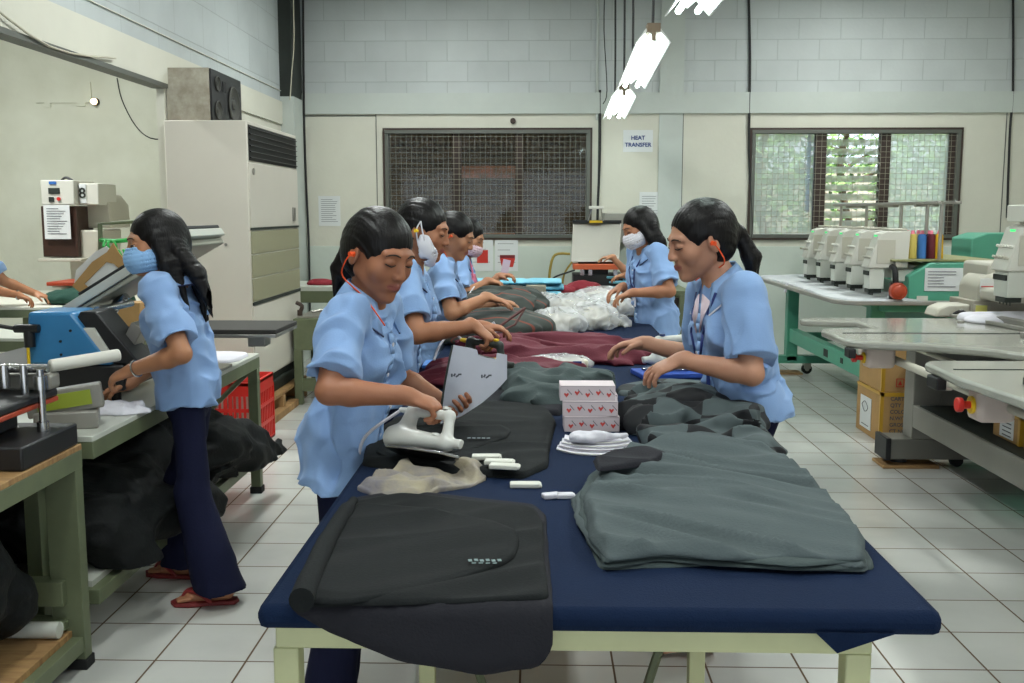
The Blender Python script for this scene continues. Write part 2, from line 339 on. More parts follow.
# wall fixtures: papers, signs, cables
def sheet(name, box, Y, label, cat='paper', group=None, lines=8, hdr=None, m=None):
    x0, y0, x1, y1 = box; a = aY(x0, y1, Y); c = aY(x1, y0, Y)
    t = thing(name, label, cat, ((a[0]+c[0])/2, Y, a[2]), group)
    b = MB(); b.box(a[0], c[0], Y-.0035, Y-.001, a[2], c[2]); obj('sheet', b, m or M['paper'], t)
    if lines:
        b = MB(); R = random.Random(x0)
        for k in range(lines):
            z = c[2]-(c[2]-a[2])*(.12+.8*k/lines); wdt = (c[0]-a[0]); b.box(a[0]+wdt*.12, a[0]+wdt*R.uniform(.6, .9), Y-.0045, Y-.0033, z-.002, z+.002)
        obj('print', b, M['ink'], t)
    return t
sheet('notice', (319, 196, 340, 226), BY, 'white printed notice on the cream wall beside the left pier', lines=12)
t = sheet('sign', (623, 130, 653, 152), BY, 'white sign reading HEAT TRANSFER above the wall press', 'sign', lines=0)
p = aY(638, 138, BY); text('lettering', 'HEAT', .055, (p[0], BY-.006, p[2]), (math.pi/2, 0, 0), M['inkb'], t, bold=.0015)
p = aY(638, 145, BY); text('lettering', 'TRANSFER', .055, (p[0], BY-.006, p[2]), (math.pi/2, 0, 0), M['inkb'], t, bold=.0015)
sheet('notice', (639, 192, 660, 228), BY, 'white printed notice on the wall behind the masked woman on the right', lines=12)
for k, (bx, rb) in enumerate([((470, 239, 493, 271), (477, 250, 488, 263)), ((495, 240, 518, 271), (500, 255, 515, 267))]):
    t = sheet('poster', bx, BY-.02, ['white poster with a plain red square, left of the pair below the left window', 'white poster with a dark-topped red shape, right of the pair below the left window'][k], 'poster', lines=4)
    a = aY(rb[0], rb[3], BY-.02); c = aY(rb[2], rb[1], BY-.02); b = MB()
    if k == 0: b.box(a[0], c[0], BY-.026, BY-.0233, a[2], c[2])
    else: b.prism([(a[0]+.02, a[2]), (c[0]-.02, a[2]), (c[0], c[2]-.04), (c[0], c[2]), (a[0], c[2]), (a[0], c[2]-.04)], BY-.026, BY-.0233)
    obj('red_shape', b, M['inkr'], t)
    if k:
        b = MB(); b.box(a[0], c[0], BY-.027, BY-.0255, c[2]-.03, c[2]); obj('dark_band', b, mat('maroon_ink', (110, 30, 34), .8), t)
cab = mat('cable_black', (30, 30, 30), .6); cabw = mat('cable_pale', (186, 180, 160), .6)
def wire(name, pts, r, m, label, Y=None, group=None):
    b = MB(); b.tube([aY(q[0], q[1], q[2] if len(q) > 2 else Y) for q in pts], r, 6, 4)
    return tag(obj(name, b, m), label, 'cable', group)
wire('cable', [(748, -30), (750, 60), (749, 150), (752, 226), (748, 240), (738, 246), (725, 247)], .012, cab, 'thick black cable running down the wall left of the right window', BY-.02)
wire('cable', [(1013, -30), (1013, 90), (1010, 130), (1007, 218)], .011, cab, 'black cable down the wall at the far right', BY-.02)
wire('cable', [(600, 90), (600, 150), (598, 200), (597, 236)], .012, cab, 'black cable down the wall between left window and sign', BY-.02)
wire('cable', [(303, 0), (304, 110), (306, 180), (309, 250), (310, 330)], .012, cab, 'black cable in the corner beside the pale pier', BY-.04)
wire('cable', [(293, -20), (294, 40), (292, 70), (290, 100)], .006, cabw, 'pale cable over the dark corner column', 9.75)
wire('cable', [(605, -20), (604, 30), (607, 90), (603, 104)], .005, cab, 'thin black wire dangling left of the lamps', BY-.1)
wire('cable', [(598, -20), (597, 120)], .014, M['band'], 'pale painted conduit on the block wall', BY-.01)
b = MB(); b.tube([(LX+.03, 2.9, 2.66), (LX+.04, 3.6, 2.5), (LX+.04, 4.3, 2.42), (LX+.04, 5.1, 2.27), (LX+.04, 5.9, 2.33)], .006, 6)
tag(obj('cable', b, cabw), 'pale cord slung along the left beam', 'cable')
wire('cable', [(117, 78, 9.395), (122, 100, 9.395), (135, 125, 9.395), (150, 138, 9.395), (170, 139, 9.395)], .005, cab, 'dark wire hanging in a curve on the left annex wall')
p = aY(513, 121, BY); b = MB(); b.lathe((p[0], BY-.005, p[2]), [(.03, 0), (.03, .01)]); 
b = MB(); b.cyl((p[0], BY-.02, p[2]), (p[0], BY, p[2]), .028, n=16); b.cyl((p[0], BY-.024, p[2]), (p[0], BY-.02, p[2]), .014, n=12)
tag(obj('wall_socket', b, M['brownwood']), 'small round brown fitting above the left window', 'fitting')
p = aY(96, 102, 9.4); b = MB(); b.cyl((p[0], 9.36, p[2]), (p[0], 9.4, p[2]), .035, n=16); ws = thing('wall_lamp', 'tiny glowing indicator lamp on the left annex wall', 'lamp', (p[0], 9.4, p[2]))
obj('socket', b, M['brownwood'], ws); b = MB(); b.cyl((p[0], 9.33, p[2]), (p[0], 9.36, p[2]), .022, .03, n=12); obj('bulb', b, mat('warm_bulb', (255, 235, 190), .3, emit=((255, 230, 180), 4)), ws)
a = aY(36, 103, 9.4); c = aY(91, 82, 9.4); b = MB(); b.box(a[0], c[0], 9.385, 9.4, a[2], c[2]); b.box(a[0]+.08, a[0]+.14, 9.386, 9.4, a[2]-.04, a[2]); b.box(c[0]-.14, c[0]-.06, 9.386, 9.4, a[2]-.03, a[2])
tag(obj('mounting_plate', b, M['annex']), 'pale painted mounting plate left on the stained annex wall', 'plate')
# fluorescent fixtures
tubem = mat('fluorescent_tube', (255, 255, 255), .4, emit=((235, 255, 248), 14)); refl = mat('reflector_enamel', (250, 252, 250), .35)
def fixture(x, y0, L, z, rz, label, lit=True, cord=True):
    t = thing('ceiling_lamp', label, 'lamp', (x, y0, z), 'fluorescent lamps')
    t.rotation_euler = (0, 0, rz)
    b = MB(); pr = [(-.108, -.025), (-.100, -.025), (-.04, .045), (0, .01), (.04, .045), (.100, -.025), (.108, -.025), (.045, .06), (-.045, .06)]
    b.prism(pr, 0, L); obj('reflector', b, refl, t, local=True)
    b = MB(); b.box(-.04, .04, -.03, .05, .03, .085); b.box(-.012, .012, -.035, -.015, -.02, .04); obj('end_cap', b, mat('cap_brown', (120, 104, 84), .6), t, local=True)
    b = MB(); b.box(-.025, .025, .05, L-.02, .06, .085); obj('housing', b, M['beige'], t, local=True)
    for s in (-.045, .045):
        b = MB(); b.cyl((s, .02, -.006), (s, L-.02, -.006), .015, n=12); obj('tube', b, tubem, t, local=True)
    if cord:
        for yy in (.03, L-.1):
            b = MB(); b.tube([(0, yy, .08), (.004, yy, .5), (-.005, yy, CZ-z)], .009, 6); obj('cord', b, cab, t, local=True)
    return t
l1 = fixture(.695, 8.60, 1.15, 2.43, 0, 'farthest hanging fluorescent lamp, close to the back wall')
l2 = fixture(.685, 6.35, 1.35, 2.50, .01, 'middle hanging fluorescent lamp in the row')
l3 = fixture(.72, 3.45, 1.5, 2.44, .02, 'nearest hanging fluorescent lamp, cut by the top edge of the photo')
for l_, a_ in ((l1, -.07), (l2, -.085), (l3, -.03)): l_.rotation_euler = (a_, 0, l_.rotation_euler[2])
for k, (x, y) in enumerate([(-.9, 2.2), (-.9, 5.4), (-.9, 8.4), (2.9, 2.4), (2.9, 5.4), (2.9, 8.6), (-4.2, 6.5), (.72, .6)]):  # high lamps out of view, added to brighten the room
    w_ = ['nearest on the left side', 'middle on the left side', 'rear on the left side', 'nearest on the right side', 'middle on the right side', 'rear on the right side', 'over the annex', 'over the front table end'][k]
    fixture(x, y-.65, 1.3, 3.62, 0, 'added unseen fluorescent lamp high under the ceiling, '+w_, cord=True)
# ---------------------------------------------------------------- ironing table
TZ = .78; TX0, TX1, TY0, TY1 = -.49, .695, 1.685, 8.5
t = thing('ironing_table', 'long ironing table with padded navy cover and pale green steel legs', 'table', (.1, 5, 0))
b = MB(); b.box(TX0, TX1, TY0, TY1, TZ-.045, TZ); obj('padded_top', b, M['navycloth'], t, .018)
b = MB(); b.add([(.475, TY0-.004, TZ-.035), (.61, TY0-.004, TZ-.035), (.512, TY0-.006, TZ-.070), (.475, TY0+.004, TZ-.035), (.61, TY0+.004, TZ-.035), (.512, TY0+.002, TZ-.070)], [(0, 1, 2), (3, 5, 4), (0, 2, 5, 3), (2, 1, 4, 5), (1, 0, 3, 4)])
obj('cover_flap', b, M['navycloth'], t)
b = MB(); b.box(-.465, .585, 1.72, 1.76, .69, TZ-.0455); b.box(-.47, -.43, 1.761, 8.36, .69, TZ-.0455); b.box(.545, .585, 1.761, 8.36, .69, TZ-.0455); b.box(-.47, .585, 8.361, 8.4, .69, TZ-.0455)
obj('rail', b, M['tabsteel'], t, .003)
for y in (1.72, 3.9, 6.1, 8.35):
    for x in (-.47, .54): b = MB(); b.box(x, x+.045, y, y+.045, 0, .69); obj('leg', b, M['tabsteel'], t, .003)
for y in (2.45,):
    for x in (-.30, .38): b = MB(); b.box(x, x+.04, y, y+.04, 0, .69); obj('leg', b, M['tabsteel'], t, .003)
b = MB(); b.box(-.45, .56, 1.9, 8.3, .70, .73); obj('board', b, M['wood'], t)
b = MB(); b.tube([(-.28, 2.47, .68), (-.05, 2.47, .0)], .012, 6, 1); b.tube([(.40, 2.47, .68), (.2, 2.47, .0)], .012, 6, 1); obj('brace', b, M['olive'], t)
# ---------------------------------------------------------------- left benches
def bench(label, x0, x1, y0, y1, z, zs, leg, topm, inset=0):
    t = thing('work_bench', label, 'bench', ((x0+x1)/2, (y0+y1)/2, 0))
    b = MB(); b.box(x0, x1, y0, y1, z-.018, z); obj('bench_top', b, topm, t, .002)
    b = MB(); e = .0
    b.box(x1-.04, x1-e, y0, y1, z-.075, z-.018); b.box(x0, x0+.04, y0, y1, z-.075, z-.018); b.box(x0+.04, x1-.04, y0, y0+.04, z-.075, z-.018); b.box(x0+.04, x1-.04, y1-.04, y1, z-.075, z-.018)
    b.box(x1-.045, x1-.005, y0+.002, y1-.002, zs-.07, zs-.02); b.box(x0, x0+.04, y0, y1, zs-.07, zs-.02); b.box(x0+.04, x1-.04, y1-.045, y1-.005, zs-.07, zs-.02); b.box(x0+.04, x1-.04, y0+.005, y0+.045, zs-.07, zs-.02)
    obj('frame', b, M['olive'], t, .002)
    for x in (x0, x1-leg):
        for y in (y0, y1-.05):
            x_ = x-(inset if (y == y0 and x > x0) else 0)+(.001 if x == x0 else -.001); yy = y+(.001 if y == y0 else -.001); l = MB(); l.box(x_, x_+leg, yy, yy+.05, .03, z-.0185); l2 = obj('leg', l, M['olive'], t, .002)
            f = MB(); f.box(x_-.006, x_+leg+.006, yy-.006, yy+.056, 0, .035); obj('foot', f, M['blackr'], l2, .003)
    b = MB(); b.box(x0+.04, x1-.04, y0+.03, y1-.05, zs-.02, zs); obj('shelf', b, M['whitetop'] if topm is M['whitetop'] else M['wood'], t)
    return t
t = bench('olive steel bench with white top and shelf beside the masked woman at left', -2.35, -1.45, 3.22, 5.22, .735, .235, .05, M['whitetop'], .19)
b = MB(); b.tube([(-1.48, 5.19, .66), (-1.75, 5.19, .40), (-1.95, 5.19, .24)], .014, 6, 1); obj('brace', b, M['olive'], t)
t = bench('olive steel bench with thick corner leg at the lower left corner', -2.5, -1.45, 1.9, 3.14, .73, .13, .10, M['wood'])
b = MB(); b.box(-2.45, -1.5, 3.06, 3.12, .22, .30); b.box(-2.45, -1.5, 3.06, 3.12, .14, .17); obj('crossbar', b, M['olive'], t, .003)
b = MB(); b.cyl((-2.3, 3.03, .157), (-1.5, 3.03, .157), .026, n=16); tag(obj('fabric_roll', b, M['whitetop']), 'white roll lying along the brown lower shelf at lower left', 'roll')
# platen press on the near bench
t = thing('printing_press', 'black manual printing press with chrome post on the near left bench', 'press', (-1.8, 2.95, .73))
b = MB(); b.box(-2.3, -1.455, 2.78, 3.13, .731, .80); obj('base', b, M['black'], t, .006)
b = MB(); b.box(-2.2, -1.9, 2.85, 3.1, .80, .90); b.box(-1.75, -1.6, 2.9, 3.05, .80, .86); obj('block', b, M['black'], t, .01)
b = MB(); b.box(-2.1, -1.52, 2.75, 3.15, .868, .883); obj('platen', b, M['redm'], t, .003)
b = MB(); b.box(-2.1, -1.52, 2.75, 3.15, .883, .91); obj('platen_pad', b, M['black'], t, .008)
b = MB(); b.cyl((-1.50, 3.0, .74), (-1.50, 3.0, .99), .011, n=14); b.cyl((-1.50, 3.0, .93), (-1.50, 3.0, .97), .02, n=14); b.cyl((-1.50, 3.0, .80), (-1.50, 3.0, .83), .018, n=14); obj('post', b, M['chrome'], t)
b = MB(); b.cyl((-2.2, 3.05, .985), (-1.5, 3.05, .985), .014, n=12); b.cyl((-1.62, 3.02, .93), (-1.62, 3.02, 1.0), .016, n=12); b.cyl((-1.56, 3.02, .90), (-1.56, 3.02, 1.0), .012, n=12); obj('rail', b, M['chrome'], t)
b = MB(); b.box(-2.3, -1.50, 3.06, 3.13, .915, .965); obj('carriage', b, M['grey'], t, .01)
b = MB(); b.box(-2.3, -1.72, 3.045, 3.075, .97, 1.0); b.rbox((-1.85, 3.0, 1.0), (.1, .08, .1)); obj('clamp', b, M['black'], t, .01)
b = MB(); b.cyl((-1.52, 3.1, .985), (-1.36, 3.25, 1.0), .02, n=14); obj('handle', b, M['lgrey'], t, .006)
t2_ = thing('ink_tray', 'narrow green and black printed tray standing on the white bench beside the hands', 'tray', (-1.6, 3.4, .74))
b = MB(); b.rbox((-1.60, 3.36, .83), (.24, .05, .085), rz=.35, ry=-.12); b.rbox((-1.6, 3.37, .765), (.2, .12, .06), rz=.35); obj('tray_body', b, M['grey'], t2_, .006)
b = MB(); b.rbox((-1.59, 3.332, .832), (.17, .004, .05), rz=.35, ry=-.12); obj('label_strip', b, mat('olive_label', (146, 160, 40), .5), t2_)
# heat press, blue, on the white bench
t = thing('heat_press', 'blue heat press with a raised tilted white platen on the left bench', 'press', (-1.7, 4.0, .735))
blue = mat('blue_enamel', (58, 128, 180), .3, var=.1, vscale=5)
b = MB(); b.prism([(-1.93, .89), (-1.91, 1.09), (-1.745, 1.09), (-1.60, .89)], 3.75, 3.95); hb = obj('housing', b, blue, t, .012)
b = MB()
for x, z in ((-1.79, .98), (-1.79, .93), (-1.75, 1.02)): b.cyl((x, 3.745, z), (x, 3.75, z), .005, n=8)
obj('bolt', b, M['black'], hb)
b = MB(); b.box(-2.2, -1.56, 3.76, 4.36, .79, .89); obj('base', b, M['black'], t, .01)
for x in (-2.15, -1.62):
    for y in (3.82, 4.3): l = MB(); l.cyl((x, y, .735), (x, y, .79), .02, n=12); obj('foot', l, M['blackr'], t)
b = MB(); b.prism([(-1.745, 1.05), (-1.72, 1.09), (-1.66, 1.09), (-1.50, .89), (-1.60, .89)], 3.77, 3.93); obj('side_cover', b, M['black'], t, .006)
b = MB(); b.prism([(-1.715, 1.03), (-1.665, 1.03), (-1.605, .93), (-1.655, .93)], 3.755, 3.769); obj('label_plate', b, M['lgrey'], t, .002)
b = MB(); b.rbox((-1.56, 3.90, .99), (.05, .1, .09), ry=.5); obj('switch_box', b, M['steel'], t, .004)
# upper platen: tilted 31 degrees
ang = math.radians(31)
def tl(u, v): return (-1.90+u*math.cos(ang)-v*math.sin(ang), 1.045+u*math.sin(ang)+v*math.cos(ang))
b = MB(); b.prism([tl(0, 0), tl(.62, 0), tl(.62, .035), tl(0, .035)], 4.0, 4.45); obj('upper_platen', b, M['whitetop'], t, .004)
b = MB(); b.prism([tl(.02, -.018), tl(.6, -.03), tl(.6, -.002), tl(.02, -.002)], 4.01, 4.44); obj('heating_plate', b, mat('warm_grey_plate', (168, 166, 150), .4, .2), t, .006)
b = MB(); b.prism([tl(.1, .036), tl(.62, .036), tl(.62, .05), tl(.1, .05)], 4.02, 4.43); obj('platen_cover', b, M['black'], t, .003)
b = MB(); b.tube([(-1.78, 4.2, .925), (-1.80, 4.2, 1.02), (-1.72, 4.2, 1.12)], .022, 10); b.cyl((-1.72, 3.92, 1.08), (-1.72, 4.25, 1.08), .016); obj('lift_arm', b, M['chrome'], t)
b = MB(); b.cyl((-1.90, 3.99, 1.04), (-1.90, 3.98, 1.04), .012, n=10); obj('indicator', b, mat('red_led', (255, 30, 20), .3, emit=((255, 30, 20), 3)), t)
b = MB(); b.tube([(-2.3, 3.62, 1.02), (-2.1, 3.65, 1.06), (-1.95, 3.73, 1.03)], .008, 6); b.cyl((-1.90, 3.735, .96), (-1.90, 3.735, 1.04), .02); b.cyl((-1.95, 3.73, 1.03), (-1.86, 3.73, 1.03), .016); obj('hose_fitting', b, M['black'], t)
b = MB(); b.cyl((-1.90, 3.72, .88), (-1.90, 3.72, .96), .006); obj('yellow_tube', b, M['yellow'], t)
t = thing('pressing_board', 'flat dark pressing board with metal edge behind the masked woman at left', 'board', (-1.5, 4.6, .735))
b = MB(); b.box(-1.80, -1.16, 4.45, 4.85, .925, .945); obj('board_top', b, mat('dark_felt', (52, 50, 46), .8), t, .003)
b = MB(); b.box(-1.80, -1.16, 4.45, 4.85, .908, .924); b.cyl((-1.6, 4.65, .735), (-1.6, 4.65, .908), .03); b.box(-1.75, -1.45, 4.55, 4.75, .735, .75); b.box(-1.33, -1.25, 4.6, 4.7, .85, .908); obj('board_base', b, M['steel'], t, .003)
t = thing('machine_panel', 'small blue and silver control box behind the blue press', 'box', (-1.42, 4.3, .925))
b = MB(); b.rbox((-1.62, 4.42, .935), (.14, .12, .09), rz=.2); obj('box_body', b, blue, t, .006); b = MB(); b.rbox((-1.61, 4.357, .935), (.1, .004, .06), rz=.2); obj('face_plate', b, M['steel'], t)
# red crate
t = thing('plastic_crate', 'red slatted plastic crate on the floor under the left bench', 'crate', (-2.08, 6.3, 0))
x0, x1, y0, y1 = -2.43, -1.735, 6.12, 6.56
b = MB()
for z in (.0, .12, .24, .34, .405): b.box(x0, x1, y0, y0+.012, z, z+.022); b.box(x0, x1, y1-.012, y1, z, z+.022); b.box(x0, x0+.012, y0, y1, z, z+.022); b.box(x1-.012, x1, y0, y1, z, z+.022)
n = 22
for k in range(n+1):
    x = x0+(x1-x0-.012)*k/n; wd = .02 if k not in (5, 6, 16, 17, 0, 22) else .03; b.box(x, x+wd*.75, y0+.001, y0+.010, .01, .36); b.box(x, x+.015, y1-.010, y1-.002, .01, .36)
for k in range(12):
    y = y0+(y1-y0-.012)*k/11; b.box(x0+.002, x0+.01, y, y+.014, .01, .36); b.box(x1-.01, x1-.002, y, y+.014, .01, .36)
b.box(x0, x1, y0, y0+.016, .36, .42); b.box(x0, x1, y1-.016, y1, .36, .42); b.box(x0, x0+.016, y0, y1, .36, .42); b.box(x1-.016, x1, y0, y1, .36, .42); b.box(x0, x1, y0, y1, 0, .012)
obj('crate_body', b, M['red'], t)
b = MB(); b.rbox((-2.08, 6.34, .19), (.62, .36, .34)); tag(obj('folded_sheets', b, M['cream'], None, .01), 'cream folded sheets inside the red slatted crate', 'cloth')
# floor standing cooler
t = thing('air_conditioner', 'tall off-white floor standing air conditioner against the left wall', 'air conditioner', (-2.17, 7.4, .16))
b = MB(); b.box(-2.44, -1.90, 6.70, 8.06, .315, 2.055); cb = obj('cabinet', b, M['acwhite'], t, .006)
b = MB(); b.box(-2.42, -1.93, 6.72, 8.04, .16, .316); b.box(-1.93, -1.90, 6.72, 8.04, .24, .26); obj('plinth', b, M['dark'], t, .003)
b = MB(); b.box(-1.90, -1.896, 6.73, 8.04, 1.80, 2.03); g = obj('air_outlet', b, M['black'], t)
b = MB()
for k in range(6): b.rbox((-1.892, 7.385, 1.82+k*.038), (.016, 1.29, .006), ry=.5)
obj('louvre', b, mat('louvre_black', (12, 12, 14), .35), g)
b = MB(); b.box(-1.90, -1.893, 6.715, 8.05, 1.36, 1.785); obj('upper_panel', b, M['acwhite'], t, .003)
b = MB(); b.cyl((-1.893, 6.80, 1.73), (-1.885, 6.80, 1.73), .022, n=16); b.box(-1.893, -1.888, 6.99, 7.0, 1.5, 1.5); obj('lock', b, M['steel'], t)
b = MB()
for k in range(3): b.box(-1.90, -1.892, 6.72, 8.045, .87+k*.158, .87+k*.158+.15)
obj('intake_panel', b, M['acolive'], t, .002)
b = MB(); b.box(-1.90, -1.889, 6.715, 8.05, 1.345, 1.36); b.box(-1.90, -1.889, 6.715, 8.05, .845, .865); obj('dark_seam', b, M['dark'], t)
b = MB(); b.box(-1.90, -1.893, 6.715, 8.05, .33, .84); obj('lower_panel', b, M['acwhite'], t, .003)
b = MB(); b.box(-1.893, -1.884, 7.85, 7.93, 1.395, 1.50); obj('control_panel', b, M['steel'], t, .003)
b = MB(); b.cyl((-2.06, 6.698, .97+.28), (-2.06, 6.694, 1.25), .01, n=12); obj('screw', b, M['grey'], t)
t = thing('wooden_pallet', 'raw wooden pallet under the tall air conditioner', 'pallet', (-2.1, 7.4, 0))
b = MB()
for k in range(5): b.box(-2.42+k*.115, -2.42+k*.115+.09, 6.7, 8.1, .135, .158)
obj('deck_board', b, M['wood'], t, .003)
b = MB(); b.box(-1.90, -1.83, 6.6, 7.64, 0, .05); b.box(-1.92, -1.86, 6.70, 6.76, .0, .135); b.box(-2.42, -1.86, 7.3, 7.36, 0, .135); b.box(-2.42, -1.86, 8.0, 8.06, 0, .135); b.box(-2.42, -1.86, 6.70, 6.76, .05, .135); obj('skid', b, M['wood'], t, .003)
# loudspeaker
t = thing('loudspeaker', 'scuffed pale loudspeaker with black front on top of the air conditioner', 'loudspeaker', (-2.3, 7.1, 2.055))
b = MB(); b.box(-2.445, -2.16, 6.78, 7.46, 2.056, 2.40); obj('speaker_box', b, mat('scuffed_veneer', (176, 170, 156), .6, rgb2=(146, 138, 122), vscale=14), t, .003)
b = MB(); b.box(-2.16, -2.145, 6.785, 7.455, 2.06, 2.396); f = obj('front_baffle', b, M['black'], t, .003)
dc = mat('speaker_cone', (58, 58, 52), .7)
for y, z, r in ((7.26, 2.21, .12), (6.90, 2.135, .062), (6.90, 2.31, .048)):
    b = MB(); prof = [(r, 0), (r*1.05, .008), (r*.95, .012), (r*.86, .004), (r*.3, -.002), (r*.25, .004), (.001, .008)]
    n = 28
    V = [(-2.145+zz, y+rr*math.cos(6.2832*k/n), z+rr*math.sin(6.2832*k/n)) for rr, zz in prof for k in range(n)]
    b.add(V, [(i*n+k, i*n+(k+1) % n, (i+1)*n+(k+1) % n, (i+1)*n+k) for i in range(len(prof)-1) for k in range(n)]); obj('driver', b, dc, f)
b = MB(); b.box(-2.145, -2.14, 7.02, 7.09, 2.27, 2.34); obj('bass_port', b, M['blackr'], f)
# annex machinery
t = thing('wall_press', 'brown and beige press with digital unit on top at the annex wall', 'press', (-3.6, 8, .75))
X = lambda px, Y: aY(px, 200, Y)[0]
Z = lambda py, Y: aY(100, py, Y)[2]
b = MB(); b.box(X(40, 8), X(76, 8), 8.0, 8.3, Z(257, 8), Z(206, 8)); obj('guard', b, mat('brown_steel', (62, 38, 28), .4, var=.3, vscale=8), t, .008)
b = MB(); b.box(X(43, 8), X(76, 8), 7.97, 8.35, Z(205, 8), Z(180, 8)); b.box(X(76, 8), X(96, 8), 8.05, 8.4, Z(205, 8), Z(183, 8)); ub = obj('control_unit', b, M['lgrey'], t, .008)
b = MB(); b.box(X(51, 8), X(62, 8), 7.962, 7.97, Z(194, 8), Z(188, 8)); b.box(X(51, 8), X(56, 8), 7.962, 7.97, Z(202, 8), Z(197, 8)); obj('display', b, M['dark'], ub)
b = MB(); b.cyl((X(61, 8), 7.97, Z(199, 8)), (X(61, 8), 7.955, Z(199, 8)), .014); obj('button', b, M['red'], ub)
b = MB(); b.box(X(52, 8), X(59, 8), 7.962, 7.97, Z(184.5, 8), Z(181.5, 8)); obj('badge', b, mat('badge_blue', (50, 100, 170), .5), ub)
b = MB(); b.box(X(77, 8), X(84, 8), 8.04, 8.05, Z(203, 8), Z(184, 8)); lb = obj('number_label', b, M['paper'], t)
text('digit', '8', .115, (X(80.5, 8), 8.036, Z(193.5, 8)), (math.pi/2, 0, 0), M['dark'], lb, bold=.002)
b = MB(); b.tube([(X(56, 8), 8.1, Z(181, 8)), (X(61, 8), 8.1, Z(177, 8)), (X(68, 8), 8.1, Z(180, 8))], .01, 6); obj('grip', b, M['black'], t)
b = MB(); b.prism([(X(86, 8.2), Z(228, 8.2)), (X(86, 8.2), Z(194, 8.2)), (X(101, 8.2), Z(194, 8.2)), (X(109, 8.2), Z(205, 8.2)), (X(110, 8.2), Z(228, 8.2))], 8.2, 8.6); b.prism([(X(72, 8.1), Z(258, 8.1)), (X(78, 8.1), Z(230, 8.1)), (X(100, 8.1), Z(230, 8.1)), (X(97, 8.1), Z(262, 8.1))], 8.05, 8.5); b.box(X(66, 8.1), X(92, 8.1), 8.1, 8.5, .75, Z(258, 8.1)); obj('body', b, M['beige'], t, .012)
b = MB(); b.box(X(40, 8), X(84, 8), 7.9, 8.35, Z(261, 8), Z(258, 8)); obj('lower_platen', b, M['beige'], t, .004)
b = MB(); b.box(X(45, 8), X(71, 8), 7.965, 7.969, Z(239, 8), Z(205, 8)); ps = obj('taped_notice', b, M['paper'], t)
b = MB()
for k in range(11): b.box(X(48, 8), X(60+(k*7) % 9, 8), 7.962, 7.9645, Z(209+k*2.5, 8), Z(208.4+k*2.5, 8))
obj('print', b, M['ink'], ps)
t = thing('side_press', 'low press with brown plate on the annex table', 'press', (-3.3, 7.6, .8))
b = MB(); b.box(X(48, 7.6), X(78, 7.6), 7.5, 7.9, Z(285, 7.6), Z(281.5, 7.6)); obj('plate', b, M['redm'], t, .003)
b = MB(); b.box(X(56, 7.6), X(80, 7.6), 7.6, 7.85, .80, Z(285.2, 7.6)); b.box(X(50, 7.6), X(76, 7.6), 7.55, 7.9, Z(287.5, 7.6), Z(285.2, 7.6)); obj('stand', b, M['beige'], t, .006)
b = MB(); b.cyl((X(69, 7.6), 7.6, Z(293, 7.6)), (X(69, 7.6), 7.588, Z(293, 7.6)), .022); obj('dial', b, M['dark'], t)
t = bench('cream topped annex table where the woman at the far left works', -4.4, -2.62, 7.05, 8.6, .80, .2, .05, M['whitetop'])
for o in t.children:
    if o.name.startswith('bench_top'): o.data.materials[0] = M['cream']
b = MB(); b.box(-3.55, -3.0, 6.0, 6.75, .78, .80)
# second annex table, cluttered
t = bench('cluttered pale table between the annex and the white bench', -3.3, -2.2, 5.45, 6.0, .78, .25, .05, M['whitetop'])
t = thing('wire_rack', 'thin olive pipe rack hung with green ribbons behind the tilted platen', 'rack', (-2.4, 5.6, .78))
P = lambda px, py, Y: tuple(aY(px, py, Y))
b = MB(); b.tube([P(101, 300, 5.6)[:2]+(.78,), P(100, 224, 5.6), P(140, 221, 5.6)], .014, 8, 1); p3 = P(140, 221, 5.6); b.tube([p3, (p3[0], 5.6, .78)], .014, 8, 1); obj('pipe_frame', b, M['olive'], t)
t = thing('ribbon_bundle', 'bright green ribbons tied on the thin pipe rack', 'ribbon', P(113, 240, 5.55))
gr = mat('green_ribbon', (40, 160, 70), .6); R = random.Random(4)
b = MB()
for k in range(16):
    x = R.uniform(103, 125); y = R.uniform(240, 252); b.tube([P(x, y, 5.52), P(x+R.uniform(-3, 3), y+5, 5.5), P(x+R.uniform(-4, 4), y+R.uniform(8, 14), 5.53)], .008, 5, 2)
b.tube([P(100, 240, 5.6), P(115, 241, 5.53), P(130, 240, 5.55)], .012, 6)
obj('ribbon', b, gr, t)
b = MB(); b.box(-2.52, -2.16, 5.46, 5.60, .781, aY(100, 303, 5.45)[2]); tag(obj('small_carton', b, M['card'], None, .004), 'small brown carton under the leaning cardboard pattern', 'box')
t = thing('cardboard_pattern', 'brown cardboard arch leaning on papers behind the tilted platen', 'pattern', P(100, 300, 5.5))
oc = [(72, 286), (92, 262), (107, 252), (113, 243), (118, 252), (126, 262), (138, 268), (138, 276), (122, 272), (114, 264), (106, 262), (84, 284), (98, 298), (92, 302)]
pts = [aY(x, y, 5.45) for x, y in oc]; b = MB(); b.prism([(p[0], p[2]) for p in pts], 5.45, 5.462); obj('arch', b, M['card'], t)
b = MB(); pts = [aY(x, y, 5.47) for x, y in [(74, 285), (76, 270), (95, 252), (106, 246), (126, 262), (140, 275), (110, 300), (90, 300)]]; b.prism([(p[0], p[2]) for p in pts], 5.47, 5.475); obj('paper_sheet', b, M['paper'], t)
